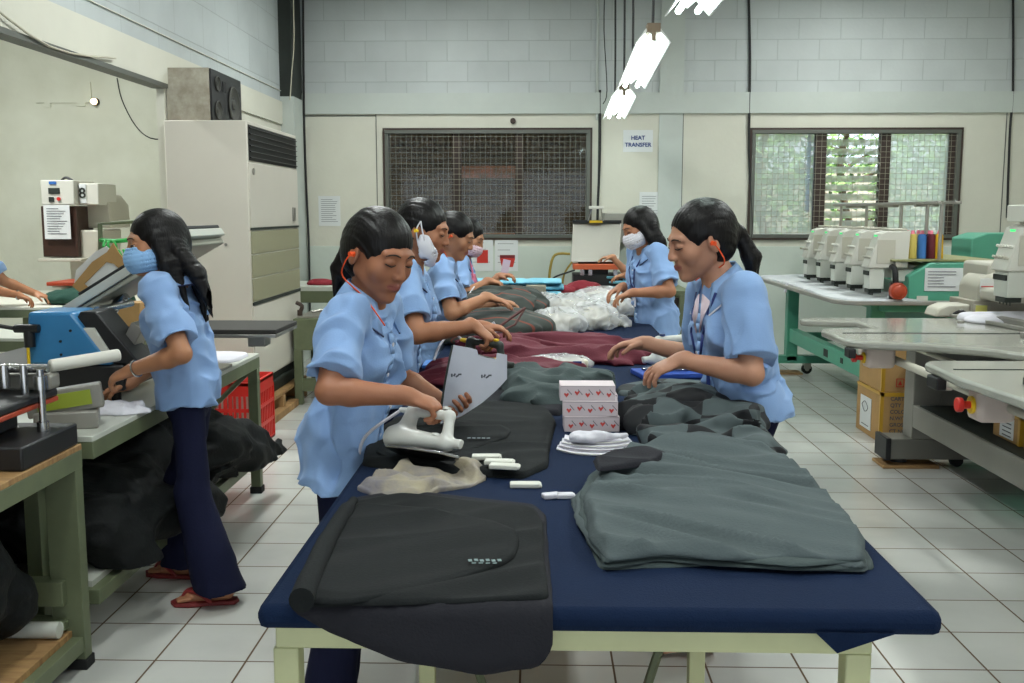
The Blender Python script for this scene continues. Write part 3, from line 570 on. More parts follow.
# back-left tables
t = thing('olive_cabinet', 'olive green steel work stand beside the air conditioner', 'stand', (-1.6, 7.9, 0))
b = MB(); b.box(-1.865, -1.30, 7.66, 8.3, .42, .66); obj('cabinet_box', b, M['olive'], t, .006)
for x in (-1.865, -1.36):
    for y in (7.66, 8.24): b = MB(); b.box(x, x+.06, y, y+.06, 0, .42); obj('leg', b, M['olive'], t, .003)
b = MB(); b.box(-1.84, -1.36, 7.67, 7.70, .10, .20); b.box(-1.84, -1.36, 8.25, 8.28, .10, .2); b.box(-1.70, -1.66, 7.7, 8.2, .15, .42); obj('crossbar', b, M['olive'], t, .003)
b = MB(); b.box(-1.84, -1.34, 7.70, 8.24, .661, .675); obj('top_tray', b, M['steel'], t, .003)
b = MB(); b.cyl((-1.83, 7.75, .676), (-1.83, 7.75, .72), .02); b.tube([(-1.83, 7.75, .70), (-1.81, 7.74, .75), (-1.85, 7.72, .78)], .016, 8); tag(obj('hand_tool', b, M['brownwood'], None), 'small dark brown hand tool standing on the olive stand', 'tool')
b = MB(); b.rbox((-1.60, 7.85, .70), (.12, .03, .045), rz=.3); b.rbox((-1.52, 7.9, .69), (.1, .08, .02), rz=-.3); b.tube([(-1.75, 7.8, .70), (-1.65, 7.85, .71), (-1.5, 7.8, .69)], .01, 6); tag(obj('metal_offcut', b, M['steel'], None), 'small metal offcuts lying on the olive stand tray', 'metal part')
t = thing('side_table', 'low olive shelf table with white top in the back left corner', 'table', (-1.7, 8.9, 0))
b = MB(); b.box(-2.25, -1.20, 8.6, 9.3, .80, .84); obj('table_top', b, M['whitetop'], t, .003)
b = MB(); b.box(-2.25, -1.20, 8.6, 8.64, .70, .80); b.box(-2.25, -1.2, 9.26, 9.3, .7, .8); obj('apron', b, M['olive'], t, .003)
for x in (-2.25, -1.25):
    for y in (8.6, 9.25): b = MB(); b.box(x, x+.05, y, y+.05, 0, .70); obj('leg', b, M['olive'], t, .003)
# press table at the back wall
t = thing('press_table', 'olive steel table holding the steel heat press at the back wall', 'table', (.5, 9.5, 0))
b = MB(); b.box(-.75, 1.36, 9.15, 9.9, .73, .765); obj('table_top', b, M['olive'], t, .003)
for x in (-.75, .45, 1.26):
    for y in (9.15, 9.82): b = MB(); b.box(x, x+.1, y, y+.06, 0, .73); obj('leg', b, M['olive'], t, .003)
b = MB(); b.box(.55, 1.26, 9.2, 9.24, .1, .70); obj('back_panel', b, M['brownwood'], t, .003)
t = thing('heat_press', 'steel heat press with open upright plate at the back wall', 'press', (.6, 9.4, .765))
Y = 9.3; pa = lambda x, y, YY=Y: aY(x, y, YY)
a = pa(573, 262); c = pa(620, 223); b = MB()
b.add([(a[0]-.02, Y, a[2]), (c[0], Y, a[2]), (c[0]+.02, Y+.12, c[2]), (a[0], Y+.12, c[2]), (a[0]-.02, Y+.04, a[2]), (c[0], Y+.04, a[2]), (c[0]+.02, Y+.16, c[2]), (a[0], Y+.16, c[2])], [(0, 3, 2, 1), (4, 5, 6, 7), (0, 1, 5, 4), (1, 2, 6, 5), (2, 3, 7, 6), (3, 0, 4, 7)])
obj('upper_plate', b, M['steel'], t, .004)
b = MB(); b.box(a[0], c[0]+.02, Y+.09, Y+.18, c[2], c[2]+.025); obj('plate_edge', b, M['black'], t)
b = MB(); b.tube([pa(588, 221), pa(592, 208), pa(601, 208), pa(603, 221)], .007, 6, 1); obj('spring_frame', b, M['chrome'], t); b = MB(); b.box(*[pa(q, 208)[0] for q in (589, 604)], Y-.01, Y+.02, pa(600, 209)[2], pa(600, 206)[2]); obj('handle', b, M['lgrey'], t, .004)
b = MB(); b.box(*[pa(q, 208)[0] for q in (590, 603)], Y+.05, Y+.1, pa(600, 223)[2], pa(600, 220.5)[2]); obj('yellow_tag', b, M['yellow'], t)
b = MB(); b.box(a[0], c[0], Y-.1, Y+.2, pa(600, 269)[2], pa(600, 264)[2]); obj('lower_plate', b, mat('orange_plate', (196, 90, 50), .5), t, .003)
b = MB(); b.box(a[0], c[0]+.03, Y-.05, Y+.3, .766, pa(600, 274)[2]); b.box(a[0]+.1, c[0]-.1, Y, Y+.25, pa(600, 274)[2], pa(600, 269)[2]); b.box(a[0]+.05, c[0]-.05, Y+.05, Y+.25, pa(600, 264)[2], pa(600, 256)[2]); obj('press_base', b, M['black'], t, .004)
b = MB()
for q in (580, 588, 613): b.box(pa(q, 270)[0], pa(q+4, 270)[0], Y-.06, Y-.02, pa(600, 275)[2], pa(600, 269)[2])
obj('bracket', b, M['chrome'], t)
b = MB(); b.box(*[pa(q, 208, 9.9)[0] for q in (604, 632)], 9.9, 10.185, pa(600, 243, 9.9)[2], pa(600, 213, 9.9)[2]); tag(obj('junction_box', b, M['grey'], None, .01), 'pale grey box on the wall behind the upright press plate', 'box')
b = MB(); b.tube([P(549, 292, 9.3), P(550, 270, 9.3), P(555, 255, 9.3), P(570, 254, 9.3)], .012, 8); b.tube([P(562, 292, 9.3), P(564, 275, 9.3), P(572, 262, 9.3)], .009, 8); tag(obj('air_hose', b, mat('ochre_hose', (150, 128, 50), .5)), 'ochre air hose curving up left of the upright press plate', 'hose')
b = MB(); b.tube([P(545, 285, 9.25), P(555, 277, 9.25), P(566, 273, 9.25), P(575, 270, 9.25)], .008, 8); tag(obj('power_cable', b, M['black']), 'thin black cable looping left of the back press', 'cable')
# ---------------------------------------------------------------- embroidery machines
def head(t, X, Y, s=1.0, z0=.90, m=None, w=.14):
    """one sewing head facing -X; X is the front of the needle plate"""
    m = m or M['lgrey']
    b = MB(); b.prism([(X-.02, z0+.19), (X+.055, z0+.42), (X+.10, z0+.435), (X+.26, z0+.44), (X+.25, z0+.19)], Y-w/2, Y+w/2)
    h = obj('head', b, m, t, .008)
    b = MB(); b.box(X+.0, X+.10, Y-w*.42, Y+w*.42, z0+.05, z0+.19); b.box(X+.18, X+.62, Y-.05, Y+.05, z0+.10, z0+.18); obj('needle_case', b, M['whitetop'], h, .006)
    b = MB(); b.box(X+.002, X+.09, Y-w*.3, Y+w*.3, z0+.022, z0+.05); b.box(X-.008, X, Y-w*.4, Y+w*.4, z0+.14, z0+.17)
    for k in range(4): b.cyl((X+.03, Y-w*.3+k*w*.2, z0+.006), (X+.03, Y-w*.3+k*w*.2, z0+.05), .004, n=6)
    obj('needle_bar', b, M['dark'], h, .003)
    for r_ in range(2):
        b = MB()
        for k in range(5):
            yy = Y-w*.36+k*w*.18; u = .3+.25*r_; px_, pz = X-.02+.075*u, z0+.19+.23*u; b.cyl((px_, yy, pz), (px_-.022, yy, pz+.008), .009, .007, n=10)
        obj('tension_knob', b, m if r_ else M['beige'], h)
    b = MB(); b.box(X+.048, X+.056, Y-.03, Y+.03, z0+.385, z0+.41); obj('status_light', b, mat('green_led', (60, 220, 120), .4, emit=((60, 230, 120), .8)), h)
    b = MB(); b.box(X+.11, X+.24, Y-.06, Y+.06, z0+.44, z0+.455); obj('top_cap', b, M['beige'], h, .004)
    b = MB(); b.box(X+.04, X+.16, Y-w*.5-.004, Y-w*.5, z0+.22, z0+.38); b.box(X+.16, X+.2, Y-w*.5-.02, Y-w*.5, z0+.2, z0+.25); obj('side_plate', b, M['beige'], h, .003)
    return h
t = thing('embroidery_machine', 'green framed multi-head embroidery machine under the right window', 'embroidery machine', (2.7, 8.1, 0))
out = [(1.98, 6.95), (2.02, 6.84), (2.10, 6.78), (3.1, 6.78), (3.1, 9.55), (2.05, 9.55), (1.98, 9.4)]
b = MB(); b.prism(out, .85, .878, 'xy'); obj('machine_table', b, M['grey'], t, .006)
b = MB()
for y in (9.25, 6.95): b.box(2.25, 2.35, y, y+.1, .12, .85); b.box(2.1 if y > 9 else 2.32, 3.2, y, y+.1, .1, .17)
b.box(2.27, 2.35, 7.05, 9.25, .30, .42); b.box(2.95, 3.15, 7.05, 9.3, .3, .42); b.box(2.27, 3.1, 9.27, 9.33, .30, .38); b.box(2.3, 3.1, 6.85, 9.4, .80, .85); b.box(3.0, 3.2, 6.9, 9.4, .1, .85)
obj('machine_frame', b, M['teal'], t, .006)
b = MB(); b.box(2.268, 2.272, 8.0, 8.12, .33, .39); b.box(2.266, 2.27, 7.6, 7.66, .34, .38); obj('name_plate', b, M['dark'], t)
for x, y in ((2.45, 9.3), (2.45, 7.0), (3.1, 9.3)):
    b = MB(); b.cyl((x, y-.02, .045), (x, y+.02, .045), .045, n=18); cst = obj('caster', b, M['blackr'], t); b = MB(); b.box(x-.03, x+.03, y-.035, y+.035, .05, .10); b.cyl((x, y-.025, .045), (x, y+.025, .045), .02, n=12); obj('caster_fork', b, M['steel'], cst)
b = MB(); b.box(2.45, 2.46, 6.8, 6.81, .9, .9)
b = MB(); b.prism([(2.46, .80), (2.46, 1.04), (2.60, 1.13), (3.4, 1.13), (3.4, .80)], 6.86, 7.0); b.prism([(2.5, .80), (2.5, 1.12), (3.4, 1.12), (3.4, .80)], 9.2, 9.45); obj('end_housing', b, M['teal'], t, .01)
b = MB(); b.box(aY(925, 270, 6.86)[0], aY(963, 270, 6.86)[0], 6.855, 6.859, aY(940, 291, 6.86)[2], aY(940, 268, 6.86)[2]); sh_ = obj('taped_sheet', b, M['paper'], t)
b = MB()
for k in range(6): b.box(aY(928, 270, 6.86)[0], aY(944 if k in (2, 3, 4) else 956, 270, 6.86)[0], 6.852, 6.8545, aY(940, 272+k*3, 6.86)[2], aY(940, 271.4+k*3, 6.86)[2])
obj('print', b, M['ink'], sh_)
b = MB(); b.box(aY(918, 270, 6.86)[0], aY(929, 270, 6.86)[0], 6.855, 6.859, aY(940, 301, 6.86)[2], aY(940, 296, 6.86)[2]); obj('rating_plate', b, M['lgrey'], t)
b = MB(); b.box(2.62, 2.8, 6.9, 9.3, .98, 1.10); obj('beam', b, M['beige'], t, .01)
ys_ = [6.55+.0, 6.95, 7.35, 7.78, 8.2, 8.62]
for y in (6.98, 7.38, 7.78, 8.18, 8.58): head(t, 2.22, y)
b = MB(); b.box(2.35, 3.05, 6.88, 9.3, 1.135, 1.15); obj('spool_shelf', b, mat('shelf_olive', (140, 140, 96), .5), t, .003)
b = MB()
for x in (2.62, 2.74): b.box(x-.02, x+.02, 6.8, 9.2, 1.515, 1.535)
for y in (7.2, 8.0, 8.8): b.box(2.6, 2.76, y-.02, y+.02, 1.50, 1.52)
obj('thread_rail', b, M['grey'], t, .004)
for y in (6.85, 7.1, 7.6, 8.4, 9.1): b = MB(); b.cyl((2.65, y, 1.15), (2.65, y, 1.515), .012, n=10); obj('thread_post', b, M['steel'], t)
b = MB(); b.lathe((2.36, 6.83, .0), [(.001, .88), (.05, .885), (.062, .93), (.055, .975), (.02, 1.0), (.001, 1.0)]); 
b = MB(); b.cyl((2.37, 6.82, .945), (2.37, 6.765, .945), .055, n=22); b.cyl((2.37, 6.765, .945), (2.37, 6.755, .945), .045, .03, n=22); b2 = obj('stop_button', b, M['redm'], t, .006)
b = MB(); b.tube([(2.36, 6.9, 1.10), (2.36, 6.84, 1.08), (2.37, 6.84, .98)], .02, 8); b.box(2.33, 2.41, 6.82, 6.85, .89, 1.0); obj('button_bracket', b, M['black'], t)
cols = [('blue', (44, 82, 170)), ('straw yellow', (206, 186, 96)), ('cream', (210, 196, 150)), ('light blue', (70, 130, 206)), ('navy', (30, 36, 70)), ('dark maroon', (96, 22, 34)), ('golden yellow', (230, 180, 20))]
for k, (nm, c) in enumerate(cols):
    px = (907, 912, 917.5, 921.5, 927, 930.5, 938.5)[k]; yy = 7.02+(0 if (k % 2 or k == 6) else .085); x = aY(px, 250, yy)[0]
    s = thing('thread_cone', f'{nm} thread cone standing on the shelf of the green embroidery machine', 'thread cone', (x, yy, 1.151), 'thread cones on the green machine')
    b = MB(); b.lathe((x, yy, 1.151), [(.029, 0), (.031, .01), (.027, .15), (.020, .165), (.001, .165)], 18); obj('thread', b, mat('thread_'+nm.replace(' ', '_'), c, .7, bump=.3, bscale=40, stretch=(1, 1, 20)), s)
    b = MB(); b.cyl((x, yy, 1.316), (x, yy, 1.34), .014, .010, n=12); obj('cone_tip', b, mat('tip_pink', (226, 120, 140), .5), s)
# green cabinet behind
t = thing('control_cabinet', 'green metal cabinet standing behind the grey embroidery machine', 'cabinet', (3.8, 8.4, 0))
b = MB(); b.prism([(3.38, 0), (3.38, 1.26), (3.50, 1.30), (4.3, 1.30), (4.3, 0)], 8.1, 8.5); cbn = obj('cabinet_body', b, M['teal'], t, .01)
b = MB(); b.box(3.80, 3.803, 8.095, 8.1, .2, 1.2); b.cyl((3.9, 8.1, 1.2), (3.9, 8.09, 1.2), .012); b.cyl((4.05, 8.1, 1.2), (4.05, 8.09, 1.2), .012); obj('door_seam', b, M['dark'], cbn)
# grey machine
t = thing('embroidery_machine', 'grey embroidery machine with a notched table in the right foreground', 'embroidery machine', (2.6, 4.5, 0))
def arc(cx, cy, r, a0, a1, n=6): return [(cx+r*math.cos(math.radians(a0+(a1-a0)*k/n)), cy+r*math.sin(math.radians(a0+(a1-a0)*k/n))) for k in range(n+1)]
out = [(3.4, 5.98)]+arc(1.58, 5.91, .07, 90, 270)+[(1.80, 5.80), (1.80, 5.44)]+arc(1.58, 5.34, .10, 90, 180)+arc(1.62, 4.98, .14, 180, 270)+[(1.80, 4.78), (2.02, 4.62), (2.2, 4.34)]+[(2.2, 4.24)]+arc(1.66, 4.16, .08, 90, 180)+[(1.56, 3.8), (1.60, 3.3), (1.62, 2.2), (3.4, 2.2)]
b = MB(); b.prism(out, .812, .85, 'xy'); obj('machine_table', b, mat('table_laminate', (152, 152, 143), .16), t, .012)
b = MB(); b.box(2.14, 2.30, 5.80, 5.95, .17, .81); b.box(2.30, 3.3, 5.86, 5.92, .35, .80); b.box(2.14, 2.26, 2.6, 5.8, .24, .37); b.box(3.2, 3.35, 2.6, 5.9, .17, .81); obj('machine_frame', b, M['grey'], t, .006)
b = MB(); b.box(2.02, 3.3, 5.80, 5.98, .05, .17); b.box(2.02, 3.3, 2.5, 2.66, .05, .17); obj('foot_beam', b, mat('foot_grey', (112, 110, 102), .45), t, .006)
b = MB(); b.box(1.995, 2.025, 5.79, 5.99, .045, .175); obj('end_cap', b, M['black'], t, .004)
b = MB(); b.cyl((2.42, 5.83, .035), (2.42, 5.87, .035), .035, n=16); obj('caster', b, M['blackr'], t)
b = MB(); b.cyl((2.1, 5.89, .022), (2.1, 5.89, .05), .05, n=16); obj('levelling_foot', b, M['black'], t)
b = MB(); b.box(2.16, 3.3, 2.7, 5.75, .36, .375); obj('lower_tray', b, M['dark'], t)
b = MB()
for z in (.74,): b.cyl((1.75, 5.72, z), (1.75, 2.5, z), .02, n=12); b.cyl((1.95, 5.7, z+.02), (1.95, 2.5, z+.02), .012, n=10)
obj('start_bar', b, M['beige'], t)
for y in (5.5, 4.4, 3.55): b = MB(); b.box(1.73, 1.78, y-.03, y+.03, .70, .812); obj('bar_bracket', b, M['pinkgrey'], t, .006)
for (x, y, s) in ((1.56, 4.98, .8), (1.60, 3.82, 1.0)):
    b = MB(); b.box(x+.03, x+.17, y-.06*s, y+.06*s, .812-.13*s, .81); bx = obj('switch_box', b, M['pinkgrey'], t, .02)
    b = MB(); b.cyl((x+.02, y-.0, .812-.07*s), (x+.032, y, .812-.07*s), .034*s, n=20); obj('yellow_ring', b, M['yellow'], bx, .003)
    b = MB(); b.cyl((x-.03, y, .812-.07*s), (x-.008, y, .812-.07*s), .028*s, n=20); b.cyl((x-.01, y, .812-.07*s), (x+.025, y, .812-.07*s), .015*s, n=14); obj('stop_button', b, M['red'], bx, .004)
b = MB(); b.box(1.56, 1.60, 3.99, 4.10, .765, .815); obj('black_corner', b, M['black'], t, .006); b = MB(); b.box(1.485, 1.52, 4.88, 4.96, .765, .812); obj('black_corner', b, M['black'], t, .006)
b = MB(); b.box(1.76, 2.5, 3.40, 3.62, .851, .868); ptr = obj('pointer_plate', b, M['lgrey'], t, .004); b = MB(); b.box(1.72, 1.76, 3.40, 3.63, .851, .880); b.box(1.76, 2.5, 3.39, 3.40, .851, .872); obj('plate_edge', b, M['black'], ptr, .003)
b = MB(); b.box(1.55, 3.3, 5.20, 5.215, .8502, .853); b.box(1.62, 3.3, 3.98, 3.99, .8502, .853); obj('table_seam', b, M['dark'], t)
b = MB(); b.rbox((2.62, 5.2, .87), (.06, 2.3, .035), rz=.12); b.rbox((2.52, 5.2, .862), (.03, 2.2, .02), rz=.12); b.cyl((2.30, 5.6, .86), (2.30, 5.6, .875), .02); b.box(2.36, 2.46, 5.0, 5.04, .85, .88); obj('pantograph_rail', b, M['grey'], t, .004)
h = head(t, 2.48, 5.55, z0=.96, m=M['lgrey'], w=.2)
h2 = head(t, 2.50, 4.98, z0=.96, m=M['lgrey'], w=.2)
b = MB(); b.box(2.54, 2.82, 5.44, 5.66, 1.41, 1.50); bx = obj('thread_box', b, M['lgrey'], t, .006); b = MB(); b.cyl((2.62, 5.44, 1.455), (2.62, 5.435, 1.455), .02); b.box(2.55, 2.555, 5.435, 5.44, 1.42, 1.49); obj('sticker', b, M['redm'], bx)
b = MB(); b.tube([(2.85, 5.55, 1.5), (2.85, 5.55, 1.75)], .012, 8); b.box(2.80, 3.0, 5.5, 5.6, 1.66, 1.69); obj('thread_post', b, M['lgrey'], t)
pr = [(2.56, .86), (2.56, 1.02)]+[(2.70+.14*math.cos(math.radians(a)), 1.02+.10*math.sin(math.radians(a))) for a in (170, 150, 130, 110, 90)]+[(2.95, 1.12), (2.95, .86)]
b = MB(); b.prism(pr, 6.0, 6.3); b.box(2.62, 3.3, 6.02, 6.4, .98, 1.17); b.box(2.56, 3.2, 5.7, 6.0, .96, 1.03); obj('drive_housing', b, M['beige'], t, .02)
b = MB(); b.box(2.52, 2.9, 5.98, 6.32, .86, .95); b.box(2.525, 2.62, 5.972, 5.98, .88, .93); obj('motor_box', b, mat('warm_grey', (160, 154, 140), .5), t, .008)
b = MB(); b.box(2.565, 2.64, 5.993, 6.0, 1.0, 1.08); st = obj('sticker', b, M['paper'], t); b = MB(); b.box(2.567, 2.638, 5.99, 5.993, 1.03, 1.036); obj('red_line', b, M['inkr'], st)
b = MB(); b.box(2.535, 2.60, 5.968, 5.972, .885, .925); obj('yellow_sticker', b, mat('pale_yellow', (214, 208, 110), .6), t)
b = MB(); b.box(2.78, 2.83, 5.69, 5.70, 1.10, 1.12); b.rbox((2.82, 5.99, 1.12), (.05, .006, .03)); obj('orange_tag', b, M['yellow'], t)
b = MB(); b.prism([(2.32, .852), (2.34, .90), (2.40, .925), (2.55, .925), (2.6, .852)], 6.02, 6.2); obj('cable_cover', b, M['beige'], t, .01)
b = MB(); b.tube([(2.42, 6.0, .87), (2.46, 5.99, .89), (2.5, 5.99, .87), (2.55, 5.99, .88)], .01, 6); tag(obj('scissors', b, M['black']), 'small black scissors lying beside the cream machine cover', 'scissors')
# boxes on the floor and shelf
def carton(x0, x1, y0, y1, z0, z1, label, mark):
    t = thing('cardboard_box', label, 'box', ((x0+x1)/2, (y0+y1)/2, z0), 'cardboard boxes beside the machines')
    b = MB(); b.box(x0, x1, y0, y1, z0, z1); obj('carton', b, M['card'], t, .004)
    b = MB(); ym = (y0+y1)/2
    b.box(x0-.001, x1+.001, ym-.03, ym+.03, z1-.002, z1+.001); b.box(x0-.0015, x0+.001, y0-.0015, y0+.02, z0, z1); b.box(x0-.001, x0+.02, y0-.0015, y0+.001, z0, z1); b.box(x0, x1, y0-.0015, y0+.001, z1-.025, z1); b.box(x0-.0015, x0+.001, y0, y1, z1-.02, z1)
    obj('tape', b, M['tape'], t)
    return t
t = carton(2.175, 2.62, 6.45, 6.93, 0, .325, 'lower cardboard box of the stack, with printed lines and a white label', 1)
b = MB(); b.box(2.171, 2.174, 6.62, 6.84, .04, .25); lb = obj('white_label', b, M['paper'], t); b = MB(); b.tube([(2.169, 6.80, .19), (2.169, 6.74, .15), (2.169, 6.68, .18), (2.169, 6.74, .22), (2.169, 6.80, .19)], .002, 5, 3); b.box(2.1695, 2.171, 6.66, 6.8, .06, .065); obj('drawing', b, M['ink'], lb)
for k, s_ in enumerate(['CARTON NO.', 'QTY : 05 DOZ', 'COLOR : ___', 'N.W/T.WT : 12.50 KG', 'GROSS.WT : 12.50KG', 'CT NO.']):
    text('lettering', s_, .034, (2.235, 6.4475, .285-k*.042), (math.pi/2, 0, 0), M['ink'], t, 'LEFT', bold=.0006)
t = carton(2.18, 2.60, 6.46, 6.92, .3265, .64, 'upper cardboard box of the stack, with red handling symbols', 2)
b = MB()
for k in range(3):
    x = 2.27+k*.065; b.box(x, x+.05, 6.4575, 6.4595, .36, .364); b.box(x, x+.05, 6.4575, 6.4595, .41, .414); b.box(x, x+.004, 6.4575, 6.4595, .36, .414); b.box(x+.046, x+.05, 6.4575, 6.4595, .36, .414)
    b.prism([(x+.012, .372), (x+.025, .402), (x+.038, .372)], 6.4575, 6.4595)
obj('handling_mark', b, M['inkr'], t)
for k, (y0, y1, z1) in enumerate([(4.72, 5.0, .52), (4.35, 4.68, .54), (3.9, 4.3, .50)]):
    t = carton(2.24, 2.6, y0, y1, .376, z1, ['farthest small cardboard box on the grey machine tray', 'middle small cardboard box on the grey machine tray', 'nearest small cardboard box on the grey machine tray'][k], 0)
    b = MB(); b.box(2.236, 2.239, y0+.06, y0+.2, .39, z1-.03); lb = obj('white_label', b, M['paper'], t); b = MB()
    for j in range(4): b.box(2.2345, 2.236, y0+.08, y0+.17, .40+j*.02, .405+j*.02)
    obj('print', b, M['ink'], lb)
b = MB(); b.box(1.98, 2.30, 5.78, 5.98, 0, .018); tag(obj('wooden_shim', b, M['wood'], None, .003), 'wooden shim under the foot of the grey machine', 'wood')
b = MB(); b.box(2.12, 2.4, 9.22, 9.42, 0, .015); tag(obj('wooden_shim', b, M['wood'], None, .003), 'wooden shim on the floor by the far foot of the green machine', 'wood')
# ---------------------------------------------------------------- people: signed distance bodies, meshed with surface nets
def nrm(v): v = np.array(v, float); return v/max(1e-9, np.linalg.norm(v))
def _hash(ix, iy, iz, s):
    h = (ix*374761393+iy*668265263+iz*2147483647+s*974634777) & 0xffffffff
    h = ((h ^ (h >> 13))*1274126177) & 0xffffffff
    return ((h ^ (h >> 16)) & 0xffff)/65535.0
def vnoise(x, y, z, s=0):
    x0 = np.floor(x).astype(np.int64); y0 = np.floor(y).astype(np.int64); z0 = np.floor(z).astype(np.int64)
    fx, fy, fz = x-x0, y-y0, z-z0; fx = fx*fx*(3-2*fx); fy = fy*fy*(3-2*fy); fz = fz*fz*(3-2*fz)
    r = 0
    for i in (0, 1):
        for j in (0, 1):
            for k in (0, 1):
                r = r+_hash(x0+i, y0+j, z0+k, s)*(fx if i else 1-fx)*(fy if j else 1-fy)*(fz if k else 1-fz)
    return r*2-1
class Grid:
    def __init__(s, lo, hi, h):
        s.h = h; s.lo = np.array(lo, float)-2*h; s.n = np.ceil((np.array(hi, float)-s.lo)/h).astype(int)+3
        s.ax = [s.lo[i]+np.arange(s.n[i])*h for i in range(3)]
    def new(s): return np.full(s.n, .06, np.float32)
    def sl(s, lo, hi, m):
        a = np.clip(np.floor((np.array(lo)-m-s.lo)/s.h).astype(int), 0, s.n); b = np.clip(np.ceil((np.array(hi)+m-s.lo)/s.h).astype(int)+1, 0, s.n)
        if np.any(b <= a): return None, None
        S_ = tuple(slice(a[i], b[i]) for i in range(3))
        P = np.meshgrid(s.ax[0][S_[0]], s.ax[1][S_[1]], s.ax[2][S_[2]], indexing='ij', sparse=True)
        return S_, P
def smin(a, b, k):
    if k <= 0: return np.minimum(a, b)
    h = np.clip(.5+.5*(b-a)/k, 0, 1); return b+(a-b)*h-k*h*(1-h)
# a primitive is (lo, hi, function(P) -> distance)
def cap(a, b, ra, rb=None):
    a = np.array(a, float); b = np.array(b, float); rb = ra if rb is None else rb; ab = b-a; L2 = max(1e-9, ab@ab); R_ = max(ra, rb)
    def f(P):
        x, y, z = P[0]-a[0], P[1]-a[1], P[2]-a[2]; t = np.clip((x*ab[0]+y*ab[1]+z*ab[2])/L2, 0, 1)
        return np.sqrt((x-t*ab[0])**2+(y-t*ab[1])**2+(z-t*ab[2])**2)-(ra+(rb-ra)*t)
    return np.minimum(a, b)-R_, np.maximum(a, b)+R_, f
def ell(c, r, F=None):
    """F: rows are the local axes in world"""
    c = np.array(c, float); F = np.eye(3) if F is None else np.array(F); R_ = max(r); m = min(r)
    def f(P):
        x, y, z = P[0]-c[0], P[1]-c[1], P[2]-c[2]; q = [(x*F[i][0]+y*F[i][1]+z*F[i][2]) for i in range(3)]
        k0 = np.sqrt((q[0]/r[0])**2+(q[1]/r[1])**2+(q[2]/r[2])**2); k1 = np.sqrt((q[0]/r[0]**2)**2+(q[1]/r[1]**2)**2+(q[2]/r[2]**2)**2)
        return k0*(k0-1)/np.maximum(k1, 1e-6)
    e = np.sqrt(sum((F[i]*r[i])**2 for i in range(3)))
    return c-e, c+e, f
def ecap(a, b, ra, rb, U, V, ez=.02):
    """elliptic tapering column from a to b; ra, rb = (radius along U, radius along V)"""
    a = np.array(a, float); b = np.array(b, float); ab = b-a; L = np.linalg.norm(ab); d = ab/L; R_ = max(*ra, *rb)
    def f(P):
        x, y, z = P[0]-a[0], P[1]-a[1], P[2]-a[2]; s_ = x*d[0]+y*d[1]+z*d[2]; t = np.clip(s_/L, 0, 1); e = s_-t*L
        u = x*U[0]+y*U[1]+z*U[2]; v = x*V[0]+y*V[1]+z*V[2]
        ru = ra[0]+(rb[0]-ra[0])*t; rv = ra[1]+(rb[1]-ra[1])*t
        k = np.sqrt((u/ru)**2+(v/rv)**2+1e-9); g = (k-1)*np.minimum(ru, rv)*1.05
        return np.where(np.abs(e) > 0, np.maximum(g, np.abs(e)-ez), g)
    return np.minimum(a, b)-R_, np.maximum(a, b)+R_, f
def U_(G, D, p, k=.01):
    S_, P = G.sl(p[0], p[1], k+2.5*G.h)
    if S_ is not None: D[S_] = smin(D[S_], p[2](P).astype(np.float32), k)
def SUB(G, D, p, k=.004):
    S_, P = G.sl(p[0], p[1], k+2.5*G.h)
    if S_ is not None: D[S_] = -smin(-D[S_], p[2](P).astype(np.float32), k)
def cut(G, D, pt, n, k=0.0):
    """keep the side where (x-pt).n < 0"""
    P = np.meshgrid(*G.ax, indexing='ij', sparse=True); d = (P[0]-pt[0])*n[0]+(P[1]-pt[1])*n[1]+(P[2]-pt[2])*n[2]
    if k <= 0: np.maximum(D, d.astype(np.float32), out=D)
    else: D[:] = -smin(-D, -d.astype(np.float32), k)
def disp(G, D, fn, amp):
    m = np.abs(D) < amp+3*G.h; I = np.nonzero(m)
    D[I] += fn(G.ax[0][I[0]], G.ax[1][I[1]], G.ax[2][I[2]]).astype(np.float32)
